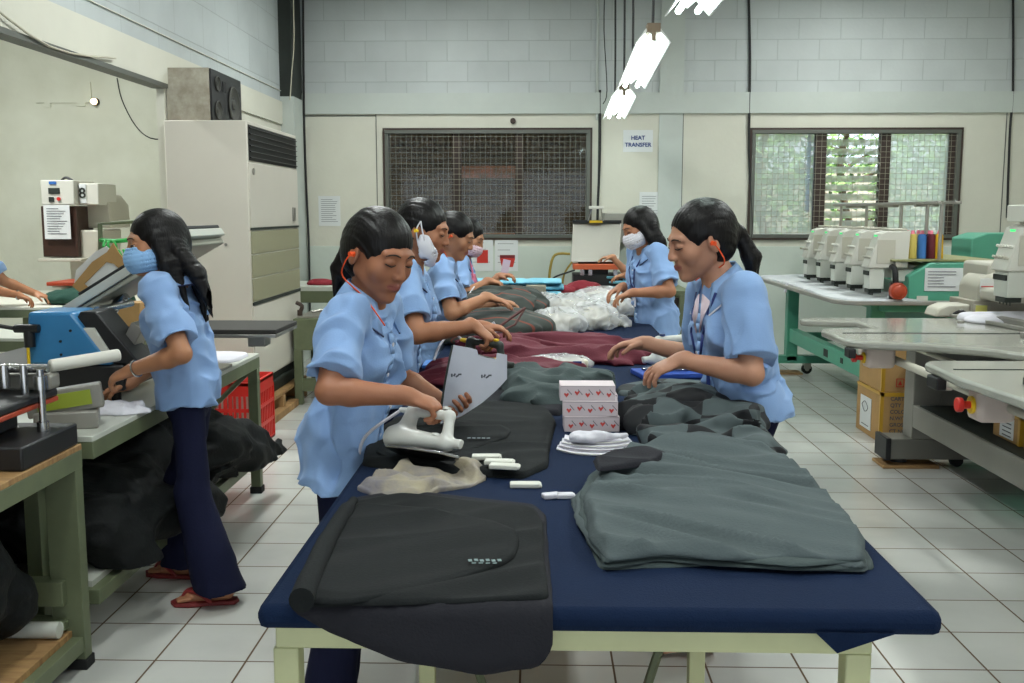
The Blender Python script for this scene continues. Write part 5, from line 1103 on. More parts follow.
        V, Fq = nets(Gm, D); mo = mesh_np('face_mask', V, Fq, mm, root, relax=0)
        for AA in ([(i*.079, .000, .034), (i*.080, .012, .008), (i*.072, .03, -.03)], [(i*.079, .000, .034), (i*.083, -.006, -.002), (i*.068, .012, -.055)]): b = MB(); b.tube([L(*q_) for q_ in AA], .0030, 5); obj('ear_loop', b, mm, mo)
    for (i, mm, cord) in face.get('plugs', []):
        b = MB(); b.cyl(L(i*.070, -.006, -.002), L(i*.094, -.006, -.004), .0062*s, n=10); b.tube([L(i*.088, -.010, -.003), L(i*.088, .004, -.003)], .005*s, 6, 1); pg = obj('ear_plug', b, mm, root)
        if cord: b = MB(); b.tube([L(i*.090, -.006, -.004), L(i*.092, -.016, -.03), L(i*.080, -.022, -.07)]+[cc+FS*x_+RS*i*y_+UP*z_ for x_, y_, z_ in cord], .0022, 6); obj('plug_cord', b, ORA, pg)
    return dict(root=root, N=N, UP=UP, RS=RS, FS=FS, L=L, HF=HF, s=s, k=k, arms=arms, onshirt=onshirt, hc=hc, ft=ft, toed=toed, Dsh=Dsh, Gsh=Gsh)
def h_pony(Gh, D, e, c2, s, L, UP, HF, N, k):
    U_(Gh, D, e((0, -.105, -.005), (.028, .026, .026)), .016*s); Q = random.Random(3)
    p = L(0, -.120, -.015); B = -HF[1]*np.array([1, 1, .2])
    for j in range(6):
        q = p-np.array([0, 0, .08])*k+B*(.028+.006*j)+HF[0]*Q.uniform(-.018, .018); r = q-np.array([0, 0, .06+.012*j])*k+B*Q.uniform(-.005, .012)+HF[0]*Q.uniform(-.02, .02)
        U_(Gh, D, cap(p, q, .016*k, .018*k), .014); U_(Gh, D, cap(q, r, .018*k, .004), .010)
def h_low(Gh, D, e, c2, s, L, UP, HF, N, k):
    U_(Gh, D, e((0, -.085, -.045), (.034, .034, .034)), .02*s); U_(Gh, D, c2((0, -.10, -.05), (0, -.085, -.13), .022, .012), .015*s)
def h_long(Gh, D, e, c2, s, L, UP, HF, N, k):
    U_(Gh, D, e((0, -.045, -.01), (.082, .075, .09)), .02*s); Q = random.Random(5)
    for j in range(11):
        x = -.085+.17*j/10; p = L(x*.8, -.05, -.02); q = N+UP*.0-HF[1]*(.065+.02*math.cos(x*18))+HF[0]*x*1.2; d = Q.uniform(-.03, .03)
        r2 = N-UP*(.12+Q.uniform(0, .07))*k-HF[1]*(.085+.03*Q.random())+HF[0]*(x*1.6+d)
        U_(Gh, D, cap(p, q, .030*s, .026*s), .018); U_(Gh, D, cap(q, r2, .026*s, .007), .014)
    for i in (1, -1):
        U_(Gh, D, cap(L(i*.066, .008, .02), L(i*.080, -.006, -.08), .018*s, .024*s), .02)
        for j in range(3): U_(Gh, D, cap(L(i*.078, -.006-.015*j, -.07), L(i*(.082+.01*j), .018-.03*j, -.20-.02*j), .022*s, .007*s), .012)
def h_none(*a): pass
HAIR = dict(pony=h_pony, low=h_low, long=h_long, none=h_none)
def strap(P, pts, m, parent, w=.012, name='lanyard', dirn=None):
    """flat strap lying on the shirt; pts given as (u, h) on the front"""
    pp = [P['onshirt'](u, h, .005) for u, h in pts]; b = MB(); pr = []
    for i, p in enumerate(pp):
        d = nrm(pp[min(i+1, len(pp)-1)]-pp[max(i-1, 0)]); sd = nrm(np.cross(d, P['FS'])); pr.append((p-sd*w/2, p+sd*w/2))
    for i in range(len(pr)-1): b.quad(pr[i][0], pr[i][1], pr[i+1][1], pr[i+1][0])
    o = obj(name, b, m, parent, angle=180, fixn=False); sm = o.modifiers.new('solid', 'SOLIDIFY'); sm.thickness = .003; sm.offset = 0; return o
# ---------------------------------------------------------------- the women
IRN = mat('iron_white', (206, 206, 200), .35); IRD = mat('iron_old', (62, 66, 62), .45, .3)
# front left, lifting the white iron
W1 = person('woman', 'woman with tied back hair and orange ear cord, lifting a white iron', (-.572, 2.93), 2, 10, H=1.49, feet=[np.array([-.60, 2.76, .075]), np.array([-.61, 2.88, .075])], arm_k=.93, hs=1.14,
    headf=(.70, -.60, -.34), headu=(.3, -.15, 1), tone=(160, 106, 78), res=.0036, torso=.84, sh_yaw=-14,
    hands=[dict(w=aY(408, 396, 2.66), d=(.92, .1, -.34), n=(.3, -.2, .9), t=(.2, 1, 0), curl=1.1, pole=(-.45, -.8, -1)),
           dict(w=aY(452, 408, 3.12), d=(.5, -.8, .05), n=(.5, .3, -.8), t=(.3, 0, 1), curl=.9, pole=(-.2, .6, -1))],
    style='pony', face=dict(plugs=[(1, ORA, [(.02, .075, .02), (.06, .085, -.01), (.09, .06, -.05)])], hl=(-.026, .102, -.046), hlr=(.084, .080, .098), hlroll=-22))
# front right, both hands reaching over the table
R1 = person('woman', 'woman with ponytail and blue lanyard reaching both hands over the right table edge', (.70, 3.38), 183, 14, hemk=.035, H=1.53, hs=1.12,
    headf=(-.93, -.20, -.30), headu=(-.25, -.1, 1), tone=(182, 132, 106), res=.0036, torso=.92, sh_yaw=14, feet=[np.array([.66, 3.50, .075]), np.array([.55, 3.28, .075])], head_off=(-.015, 0, 0),
    hands=[dict(w=aY(643, 343, 3.66), d=(-.97, .1, -.12), n=(-.1, .2, 1), t=(0, -1, 0), curl=.55, spread=1.4, pole=(.3, .3, -1)),
           dict(w=aY(680, 360, 3.22), d=(-.9, .05, -.40), n=(-.35, -.3, .9), t=(-.2, 1, 0), curl=.45, spread=1.5, pole=(.6, -.6, -1))],
    style='pony', face=dict(plugs=[(-1, ORA, [(.02, -.07, .03), (.05, -.075, .02)])], lining=PINK, trim=MASKW, eye_z=.001, hl=(0, .098, -.034), hlr=(.078, .082, .104)))
r_ = R1['root']
strap(R1, [(.070, .03), (.060, .08), (.045, .15), (.025, .22), (.006, .275)], LAN, r_); strap(R1, [(-.070, .03), (-.060, .08), (-.045, .15), (-.025, .22), (-.006, .275)], LAN, r_)
p = R1['onshirt'](0, .30, .006); b = MB(); b.rbox(p, (.012, .012, .05)); b.cyl(p-np.array([0, 0, .03]), p-np.array([0, 0, .055]), .010, n=10); obj('lanyard_clip', b, LAN, r_)
# standing at the left bench
L1 = person('woman', 'woman with long black hair and light blue face mask standing at the left bench', (-1.335, 3.80), 178, 5, hemk=.05, H=1.485, hs=1.09,
    headf=(-.84, -.50, -.16), headu=(-.1, 0, 1), tone=(168, 116, 84), res=.0042, torso=.84, bell=1,
    feet=[np.array([-1.42, 3.93, .075]), np.array([-1.20, 3.66, .075])],
    hands=[dict(w=aY(128, 384, 3.80), d=(-.9, -.2, -.35), n=(-.2, .3, 1), t=(0, -1, 0), curl=.7, pole=(.5, .5, -1)),
           dict(w=aY(132, 370, 3.62), d=(-.93, .05, -.38), n=(-.3, -.4, .9), t=(-.2, 1, -.2), curl=.75, pole=(.7, -.5, -1))],
    head_off=(-.03, 0, 0), style='long', face=dict(mask=(MASKB, (0, .040, -.045), (.068, .074, .066), .000, -.092), eye_z=.004, open=True, hl=(0, .098, -.042)))
for i, (sd_, f_, td) in enumerate(zip((1, -1), L1['ft'], L1['toed'])):
    st = thing('flip_flop', ['dark red flip flop on the forward foot of the masked woman at left', 'red flip flop on the nearer rear foot of the masked woman at left'][i], 'sandal', (f_[0], f_[1], 0), 'red flip flops')
    ang = math.atan2(td[1], td[0]); b = MB(); pr = [(-.065, -.028), (-.075, 0), (-.065, .028), (.02, .032), (.10, .044), (.155, .036), (.178, 0), (.155, -.036), (.10, -.044), (.02, -.032)]
    b.prism([(f_[0]+x*math.cos(ang)-y*math.sin(ang), f_[1]+x*math.sin(ang)+y*math.cos(ang)) for x, y in pr], .001, .017, 'xy'); obj('sole', b, mat('sandal_red', (120, 34, 34), .6), st, .004)
    g = lambda x, y, z: (f_[0]+x*math.cos(ang)-y*math.sin(ang), f_[1]+x*math.sin(ang)+y*math.cos(ang), z)
    b = MB(); b.tube([g(.02, -.036, .016), g(.06, -.036, .048), g(.115, -.005, .052), g(.135, .006, .018)], .007, 6); b.tube([g(.02, .036, .016), g(.06, .036, .048), g(.115, .005, .052), g(.135, .006, .018)], .007, 6); obj('strap', b, mat('strap_red', (140, 40, 40), .5), st)
w_ = L1['arms'][1][2]; wd = nrm(w_-L1['arms'][1][1]); o1 = nrm(np.cross(wd, (0, 0, 1))); o2 = np.cross(wd, o1); b = MB()
b.tube([w_-wd*.02+(o1*math.cos(t*.5236)+o2*math.sin(t*.5236))*.029 for t in range(13)], .0045, 6, 1); obj('bracelet', b, M['chrome'], L1['root'])
# the three along the left of the table behind
W2 = person('woman', 'woman with white mask hanging from one ear, second in the left row', (-.615, 4.12), 2, 12, H=1.545, hs=1.06,
    headf=(.93, -.16, -.26), headu=(.25, 0, 1), tone=(164, 110, 80), res=.0045, torso=.92, vis_legs=False, head_off=(.01, 0, .0),
    hands=[dict(w=aY(474, 326, 3.92), d=(.8, -.1, -.6), n=(.5, -.2, .8), t=(.2, 1, 0), curl=1.1, pole=(-.3, -.9, -1)), dict(w=(-.24, 4.3, .98), d=(1, 0, -.1), n=(0, 0, 1), t=(0, -1, 0), curl=.6)],
    style='low', face=dict(mask_down=1, plugs=[(1, PLY, None)]))
W3 = person('woman', 'woman with short bound hair bending over striped cloth, third in the left row', (-.595, 5.35), 2, 14, H=1.50, hs=1.06,
    headf=(.90, -.12, -.42), headu=(.35, 0, 1), tone=(176, 124, 92), res=.0052, torso=.92, vis_legs=False,
    hands=[dict(w=aY(488, 297, 5.2), d=(.95, .1, -.3), n=(.2, 0, 1), t=(0, 1, 0), curl=.25, pole=(-.3, -.8, -1)), dict(w=(-.22, 5.5, .98), d=(1, 0, -.1), n=(0, 0, 1), t=(0, -1, 0), curl=.6)],
    style='low', face=dict(plugs=[(1, ORA, [(.02, .07, .02), (.05, .06, .0)])]))
W4 = person('woman', 'woman in a pink apron with pinkish face mask, farthest in the left row', (-.585, 6.65), 2, 12, H=1.45, hs=1.06,
    headf=(.90, -.22, -.42), headu=(.3, 0, 1), tone=(176, 124, 92), res=.0056, torso=.92, vis_legs=False,
    hands=[dict(w=aY(489, 281, 6.45), d=(.95, .0, -.2), n=(.2, 0, 1), t=(0, 1, 0), curl=.9, pole=(-.3, -.8, -1)), dict(w=aY(500, 276, 6.85), d=(.9, -.3, .1), n=(0, 0, 1), t=(0, -1, 0), curl=.8)],
    style='low', face=dict(apron=mat('apron_pink', (206, 110, 138), .85), mask=(mat('mask_pale_pink', (226, 196, 206), .85), (0, .040, -.050), (.068, .072, .062), -.02, -.10)))
# right side behind
FR = person('woman', 'woman with white face mask and badge sorting bags at the right', (.73, 6.38), 190, 9, H=1.525, hs=1.07,
    headf=(-.84, -.28, -.42), headu=(-.35, 0, 1), tone=(170, 116, 86), res=.005, torso=.98, sh_yaw=12, vis_legs=False,
    hands=[dict(w=aY(621, 287, 6.35), d=(-.85, -.3, -.45), n=(-.3, 0, 1), t=(0, -1, 0), curl=.6, pole=(.3, .5, -1)), dict(w=aY(631, 293, 6.1), d=(-.93, .05, -.36), n=(-.3, 0, 1), t=(0, 1, 0), curl=.6, pole=(.5, -.7, -1))],
    style='long', face=dict(mask=(MASKW, (0, .042, -.048), (.070, .076, .066), -.006, -.098), eye_z=.001))
r_ = FR['root']; strap(FR, [(.060, .04), (.050, .12), (.02, .20), (.0, .25)], LAN, r_); strap(FR, [(-.060, .04), (-.050, .12), (-.02, .20), (.0, .25)], LAN, r_)
p = FR['onshirt'](0, .30, .010); b = MB(); b.rbox(p, (.06, .006, .085), rz=math.radians(100)); obj('badge', b, MASKW, r_)
FR2 = person('woman', 'woman with pink mask mostly hidden, one arm reaching to the back press', (1.00, 8.55), 168, 14, H=1.40, hs=1.03,
    headf=(-.9, -.25, -.35), headu=(-.3, 0, 1), tone=(176, 124, 92), res=.0065, torso=.95, vis_legs=False,
    hands=[dict(w=aY(612, 257, 8.7), d=(-1, .1, -.1), n=(0, 0, 1), t=(0, -1, 0), curl=.5), dict(w=(.7, 8.4, .95), d=(-1, 0, -.2), n=(0, 0, 1), t=(0, 1, 0), curl=.6)],
    style='low', face=dict(mask=(MASKP, (0, .040, -.048), (.069, .074, .064), -.008, -.098)))
FL = person('woman', 'woman cut off by the left edge, handling dark green cloth in the annex', (-3.93, 6.92), 20, 8, H=1.50, hs=1.06,
    headf=(.7, .4, -.5), headu=(.2, .1, 1), tone=(168, 116, 84), res=.006, torso=.98, vis_legs=False,
    hands=[dict(w=aY(18, 295, 6.95), d=(.8, .4, -.4), n=(.2, 0, 1), t=(0, 1, 0), curl=.7, pole=(0, -1, -1)), dict(w=(-3.62, 7.25, .88), d=(1, 0, -.3), n=(0, 0, 1), t=(0, -1, 0), curl=.6)],
    style='long', face={})
w_ = FL['arms'][0][2]; b = MB(); b.tube([w_+np.array([0, .03*math.cos(t*.5236), .03*math.sin(t*.5236)]) for t in range(13)], .006, 6, 1); obj('bracelet', b, M['chrome'], FL['root'])
# ---------------------------------------------------------------- cloth and goods
def heap(name, prims, res, mt, amp=.01, fr=(8, 8, 14), seed=1, parent=None, cuts=(), k=.02, fine=.3, ridge=.5, col=None, base=None):
    lo = np.min([p[0] for p in prims], 0)-.03; hi = np.max([p[1] for p in prims], 0)+.03; G = Grid(lo, hi, res); D = G.new()
    for p in prims: U_(G, D, p, k)
    def fn(x, y, z):
        wx = vnoise(x*fr[0]*.5, y*fr[1]*.5, z*fr[2]*.5, seed+9)*1.6
        a = vnoise(x*fr[0]+wx, y*fr[1]-wx, z*fr[2]+wx, seed); b_ = vnoise(x*fr[0]*2.6-wx, y*fr[1]*2.6+wx, z*fr[2]*2.6, seed+3)
        return amp*(ridge*(np.abs(a)*2-.7)+(1-ridge)*a+fine*b_)
    disp(G, D, fn, amp*2)
    for pt, n in cuts: cut(G, D, pt, np.array(n, float))
    V, Fq = nets(G, D); return mesh_np(name, V, Fq, mt, parent, col, relax=1)
def outline(px, z, Y=None): return [tuple(aZ(x, y, z)[:2]) for x, y in px]
def smooth_out(pts, n):
    P = [np.array(p) for p in pts]; m = len(P); Q = []
    for i in range(m):
        p0, p1, p2, p3 = P[i-1], P[i], P[(i+1) % m], P[(i+2) % m]
        for j in range(8):
            t = j/8; Q.append(.5*((2*p1)+(p2-p0)*t+(2*p0-5*p1+4*p2-p3)*t*t+(3*p1-p0-3*p2+p3)*t**3))
    Q = np.array(Q); d = np.r_[0, np.cumsum(np.linalg.norm(np.roll(Q, -1, 0)-Q, axis=1))]; Q = np.vstack([Q, Q[:1]]); u = np.linspace(0, d[-1], n, endpoint=False)
    return np.stack([np.interp(u, d, Q[:, 0]), np.interp(u, d, Q[:, 1])], 1)
def lin_out(pts, n, seed, jit):
    Q = np.array(pts+[pts[0]], float); d = np.r_[0, np.cumsum(np.linalg.norm(np.diff(Q, axis=0), axis=1))]; u = np.linspace(0, d[-1], n, endpoint=False)
    O = np.stack([np.interp(u, d, Q[:, 0]), np.interp(u, d, Q[:, 1])], 1); O = .5*O+.25*(np.roll(O, 1, 0)+np.roll(O, -1, 0))
    z = np.full(n, seed*.77); c = O.mean(0); r = O-c; nn = vnoise(O[:, 0]*22, O[:, 1]*22, z, 4)+.5*vnoise(O[:, 0]*60, O[:, 1]*60, z, 6)
    return c+r*(1+jit*nn/np.maximum(np.linalg.norm(r, axis=1), .05))[:, None]
def patch(name, pts, z, thick, mt, amp=.006, fr=(6, 6), seed=0, parent=None, n=150, rings=30, hf=None, edge=.012, over=None, sharp=False, rot=0, jit=.0):
    """a folded cloth lying flat: outline in the table plane, real thickness, soft folds"""
    O = smooth_out(pts, n) if not sharp else lin_out(pts, n, seed, jit); c = O.mean(0); R_ = np.random.RandomState(seed); V = []; ts = np.r_[np.linspace(0, .9, rings-6, endpoint=False), np.linspace(.9, 1, 7)][1:]
    P = [c[None]]+[c+(O-c)*t for t in ts]; P = np.vstack(P)
    dd = np.r_[1.0, np.repeat(1-ts, n)]*np.linalg.norm(O-c, axis=1).mean()
    e = 1-np.clip(1-dd/edge, 0, 1)**2
    x, y = P[:, 0], P[:, 1]; zz = np.full(len(x), seed*1.7)
    xr = x*math.cos(rot)+y*math.sin(rot); yr = -x*math.sin(rot)+y*math.cos(rot)
    wv = vnoise(xr*fr[0]*.4, yr*fr[1]*.4, zz, 5)*1.2
    f = vnoise(xr*fr[0]+wv, yr*fr[1]-wv, zz, 1); f2 = vnoise(xr*fr[0]*2.5+wv, yr*fr[1]*2.5-wv, zz, 2)
    h = thick*e+(amp*(1-np.abs(f)*1.6)+amp*.3*f2)*np.clip(dd/.02, .25, 1)+(hf(x, y) if hf is not None else 0)
    h = np.maximum(h, .0012)
    Z = z+h; Zb = np.full(len(x), z)-.0
    if over is not None:
        ov = np.clip(over-y, 0, None); Z = np.where(ov > 0, z+h*.5-ov*1.0, Z); yb = np.where(ov > 0, over-.004-h*.6-.02*np.minimum(1, ov*12), y); Zb = np.where(ov > 0, Z-.001, Zb); yt = yb.copy(); ybb = np.where(ov > 0, yb+.004, y)
    else: yt = y; ybb = y
    N_ = len(x); V = np.vstack([np.stack([x, yt, Z], 1), np.stack([x, ybb, Zb], 1)[-n:]])
    F_ = []; 
    for j in range(n): F_.append((0, 1+j, 1+(j+1) % n))
    for r in range(len(ts)-1):
        a = 1+r*n; b_ = a+n
        for j in range(n): F_.append((a+j, b_+j, b_+(j+1) % n, a+(j+1) % n))
    a = 1+(len(ts)-1)*n
    for j in range(n): F_.append((a+j, N_+j, N_+(j+1) % n, a+(j+1) % n))
    b = MB(); b.v = [tuple(v) for v in V]; b.f = F_; b.mi = [0]*len(F_)
    return obj(name, b, mt, parent, angle=180, fixn=False)
BLK = mat('black_jersey', (23, 26, 27), .9, bump=.2, bscale=200, spec=.25); BLK2 = mat('charcoal_jersey', (34, 34, 40), .9, bump=.2, bscale=200, spec=.25)
GRY = mat('grey_green_jersey', (68, 79, 79), .85, bump=.2, bscale=180, spec=.3); GRY2 = mat('grey_jersey', (76, 86, 88), .85, bump=.2, bscale=180, spec=.3)
MRN = mat('maroon_cloth', (92, 18, 38), .75, bump=.2, bscale=150); MRD = mat('red_cloth', (130, 18, 36), .75, bump=.2, bscale=150)
SKY = mat('light_blue_cloth', (132, 200, 222), .8, bump=.2, bscale=150)
WHC = mat('white_cloth', (216, 214, 222), .8, bump=.15, bscale=150)
def bagmat():
    m = mat('clear_plastic_bag', (236, 238, 240), .16, bump=.5, bscale=45, spec=.9, alpha=.42, coat=.6); return m
BAG = bagmat(); FILL = mat('packed_cloth', (214, 208, 192), .85, rgb2=(186, 180, 160), vscale=8)
T = TZ+.0005
# front left: stack of black panels, rolled at the left, hanging over the front edge
t = thing('fabric_stack', 'black fabric panels rolled at the left, hanging over the front table edge', 'fabric', (-.2, 1.9, T), 'dark fabric stacks on the table')
o1 = outline([(350, 500), (400, 492), (470, 499), (535, 506), (546, 515), (549, 560), (553, 600), (553, 622)], T)+[(.03, 1.625), (.0, 1.59), (-.10, 1.575), (-.24, 1.60), (-.36, 1.645)]+outline([(290, 608), (322, 545)], T)
patch('lower_layer', o1, T, .008, BLK2, .003, (4, 4), 3, t, over=TY0, sharp=True, jit=.002)
o2 = outline([(352, 502), (400, 494), (470, 501), (533, 508), (543, 520), (545, 560), (549, 598), (430, 603), (300, 606), (325, 545)], T+.01)
patch('middle_layer', o2, T+.0075, .007, BLK, .008, (3, 8), 4, t, edge=.004, sharp=True, jit=.002, rot=.5)
o3 = outline([(356, 503), (430, 508), (492, 520), (517, 530), (519, 540), (515, 555), (505, 562), (480, 572), (420, 590), (340, 602), (308, 600), (332, 545)], T+.02)
patch('top_panel', o3, T+.0145, .006, BLK, .009, (3, 9), 5, t, edge=.003, sharp=True, jit=.001, rot=.5)
a, c = aZ(350, 500, T+.02), aZ(287, 607, T+.02); b = MB(); b.tube([tuple(a+[0.01, -.01, .002]), tuple((a+c)/2+[.006, 0, .004]), tuple(c+[.02, .02, .004])], [.010, .018, .020, .022], 14, 6); obj('rolled_edge', b, BLK, t)
pp = aZ(485, 560, T+.03); b = MB()
for k in range(6): b.rbox((pp[0]-.028+k*.011, pp[1]+.003*(k % 2), T+.0290), (.007, .012, .0008), rz=.2)
for k in range(4): b.rbox((pp[0]-.02+k*.013, pp[1]-.014, T+.0290), (.008, .004, .0008))
obj('size_print', b, mat('pale_print', (120, 140, 140), .7), t)
# second black stack
t = thing('fabric_stack', 'black folded fabric panels below the lifted white iron', 'fabric', (-.2, 2.9, T), 'dark fabric stacks on the table')
patch('lower_layer', outline([(362, 466), (366, 445), (385, 428), (430, 408), (500, 404), (548, 412), (556, 424), (550, 448), (548, 468), (524, 479), (450, 476), (395, 470)], T), T, .014, BLK, .010, (4, 8), 11, t, edge=.004, sharp=True, jit=.003)
patch('top_panel', outline([(375, 452), (395, 432), (440, 420), (500, 424), (512, 431), (506, 438), (480, 447), (430, 456), (390, 461)], T+.02), T+.0145, .007, BLK, .009, (4, 9), 12, t, edge=.003, sharp=True, rot=.3)
pp = aZ(478, 438, T+.03); b = MB()
for k in range(5): b.rbox((pp[0]-.026+k*.014, pp[1], T+.030), (.010, .012, .0008))
obj('size_print', b, mat('pale_print2', (124, 134, 138), .7), t)
t = thing('fabric_stack', 'black fabric piece lying behind the grey pattern board', 'fabric', (-.1, 3.6, T), 'dark fabric stacks on the table')
patch('folded_layer', outline([(470, 404), (478, 390), (520, 388), (560, 398), (566, 408), (560, 416), (500, 412)], T), T, .014, BLK2, .006, (6, 6), 15, t, sharp=True, jit=.003)
# sheer grey cloth
SHR = mat('sheer_grey', (118, 114, 122), .7, rgb2=(160, 150, 126), vscale=9, bump=.2, bscale=120)
tag(patch('cloth_piece', outline([(356, 490), (372, 482), (392, 474), (402, 466), (412, 474), (440, 476), (470, 470), (486, 472), (487, 480), (470, 488), (440, 492), (420, 500), (385, 501)], T), T, .005, SHR, .032, (9, 16), 21, sharp=True, jit=.004, edge=.003), 'crumpled sheer grey and beige cloth between the two black stacks', 'cloth')
# little white pads
WP = mat('pad_white', (214, 214, 204), .8)
for k, (x, y, r, l_) in enumerate([(486, 459, .05, 'small white cloth pad lying farthest back on the black stack'), (499, 464, -.1, 'upper of the two touching white pads on the black stack'), (504, 468.5, -.15, 'lower of the two touching white pads on the black stack'), (525, 487, .03, 'white pad lying on the bare navy cover'), (551, 498, .35, 'left of two white rolled tags by the grey-green pile'), (565, 498, .1, 'right of two white rolled tags by the grey-green pile')]):
    zz = T+(.0255 if k < 3 else .0)+(.004 if k == 1 else 0)+(.001 if k == 2 else 0); p = aZ(x, y, zz); b = MB(); w_, d_ = (.075, .032) if k < 4 else (.042, .026)
    V_ = []; b.rbox((p[0], p[1], zz+.006), (w_, d_, .012), rz=r); b.rbox((p[0]+.004, p[1]+.003, zz+.0045), (w_, d_, .009), rz=r+.04)
    tag(obj('cloth_pad', b, WP if k < 4 else WHC, None, .003), l_, 'pad', 'white pads on the table')
# grey-green shirts
t = thing('fabric_pile', 'large pile of grey-green shirt pieces at the right front of the table', 'fabric', (.35, 2.1, T))
base_px = [(574, 505), (588, 484), (606, 466), (640, 452), (690, 444), (740, 450), (785, 462), (812, 488), (845, 520), (868, 556), (872, 574), (800, 572), (720, 568), (660, 566), (604, 570), (588, 548), (578, 525)]
R_ = random.Random(7)
for j in range(6):
    q = [(700+(x+R_.uniform(-5, 5)-700)*(1-.007*j), 510+(y+R_.uniform(-4, 4)-510)*(1-.010*j)-1.6*j) for x, y in base_px]; zz = T+j*.0045
    patch('layer', outline(q, zz), zz, .005, GRY if j % 2 == 0 else GRY2, .002 if j < 5 else .026, (5, 6) if j < 5 else (3, 13), 30+j, t, n=190, rings=40 if j == 5 else 12, edge=.003, sharp=True, jit=.004, rot=-.5,
          hf=None if j < 5 else (lambda x, y: .012*np.exp(-((x-.35)**2/.05+(y-2.45)**2/.08))+.006*np.sin(x*14+y*9)*np.clip((y-1.95)*2, 0, 1)))
sl = patch('sleeve', outline([(592, 468), (612, 458), (650, 455), (668, 462), (650, 472), (620, 476), (598, 478)], T+.04), T+.056, .010, BLK2, .006, (9, 9), 44, t, sharp=True, jit=.003)
# chequered dark and grey heap
cm = bpy.data.materials.new('chequered_jersey'); cm.use_nodes = True; nt = cm.node_tree; b_ = nt.nodes['Principled BSDF']; b_.inputs['Roughness'].default_value = .8; 
tc = nt.nodes.new('ShaderNodeTexCoord'); mp = nt.nodes.new('ShaderNodeMapping'); mp.inputs['Rotation'].default_value = (.3, .2, .5); ns = nt.nodes.new('ShaderNodeTexNoise'); ns.inputs['Scale'].default_value = 5
ad = nt.nodes.new('ShaderNodeVectorMath'); ad.operation = 'MULTIPLY_ADD'; ad.inputs[1].default_value = (.06, .06, .06)
ck = nt.nodes.new('ShaderNodeTexChecker'); ck.inputs['Scale'].default_value = 7.5; ck.inputs['Color1'].default_value = (*lin((72, 83, 85)), 1); ck.inputs['Color2'].default_value = (*lin((20, 22, 26)), 1)
L_ = nt.links; L_.new(tc.outputs['Object'], mp.inputs[0]); L_.new(tc.outputs['Object'], ns.inputs['Vector']); L_.new(ns.outputs['Color'], ad.inputs[0]); L_.new(mp.outputs[0], ad.inputs[2]); L_.new(ad.outputs[0], ck.inputs['Vector']); L_.new(ck.outputs[0], b_.inputs['Base Color'])
def pz(x, y, z): return aZ(x, y, z)
hp = [ell(pz(655, 428, TZ)+[0, 0, .02], (.13, .13, .06)), ell(pz(690, 420, TZ)+[0, 0, .03], (.14, .14, .075)), ell(pz(725, 430, TZ)+[0, 0, .02], (.14, .15, .065)), ell(pz(700, 445, TZ)+[0, 0, .02], (.16, .12, .05)), ell(pz(660, 412, TZ)+[0, 0, .02], (.11, .2, .05)), ell(pz(750, 452, TZ)+[0, 0, .0], (.08, .1, .045))]
tag(heap('fabric_heap', hp, .0055, cm, .042, (6, 10, 8), 5, cuts=[((0, 0, T), (0, 0, -1))], k=.03, ridge=.8), 'crumpled heap of dark and grey chequered shirts in front of the right-hand woman', 'fabric')
for k, (px, l_) in enumerate([([(620, 388), (660, 382), (710, 384), (712, 392), (660, 396), (622, 396)], 'flat dark and grey chequered piece behind the crumpled heap')]):
    tag(patch('fabric_piece', outline(px, T), T, .012, cm, .006, (6, 6), 61), l_, 'fabric')
# grey folded cloth behind boxes
hp = [ell(pz(560, 402, TZ)+[0, 0, .01], (.17, .18, .045)), ell(pz(532, 392, TZ)+[0, 0, .03], (.10, .16, .05)), ell(pz(575, 390, TZ)+[0, 0, .03], (.14, .13, .045)), cap(pz(528, 382, TZ)+[0, 0, .04], pz(515, 404, TZ)+[0, 0, .01], .035, .03)]
tag(heap('fabric_heap', hp, .0055, GRY, .042, (6, 10, 8), 15, cuts=[((0, 0, T), (0, 0, -1))], k=.03, ridge=.8), 'crumpled plain grey shirt behind the stack of patterned boxes', 'fabric')
# maroon cloths
def bar(p, q, r, z=0): return cap(pz(*p, TZ)+[0, 0, z], pz(*q, TZ)+[0, 0, z], r)
hp = [ell((-.25, 3.98, TZ+.02), (.24, .12, .045)), ell((-.12, 4.16, TZ+.03), (.32, .13, .05)), ell((-.30, 4.18, TZ+.04), (.17, .10, .045)), ell((-.05, 4.02, TZ+.015), (.16, .10, .035))]
tag(heap('cloth_pile', hp, .006, MRN, .036, (4, 12, 10), 25, cuts=[((0, 0, T), (0, 0, -1))], k=.02, ridge=.8), 'folded maroon cloth behind the pattern board, nearer of the two maroon piles', 'cloth')
hp = [ell((.05, 4.86, TZ+.04), (.42, .14, .055)), ell((.12, 4.62, TZ+.02), (.40, .13, .045)), ell((.36, 4.72, TZ+.01), (.20, .16, .035)), ell((-.15, 4.70, TZ+.05), (.22, .16, .045))]
tag(heap('cloth_pile', hp, .007, MRN, .040, (3, 12, 10), 35, cuts=[((0, 0, T), (0, 0, -1))], k=.02, ridge=.8), 'long folded maroon cloth across the middle of the table, farther of the two maroon piles', 'cloth')
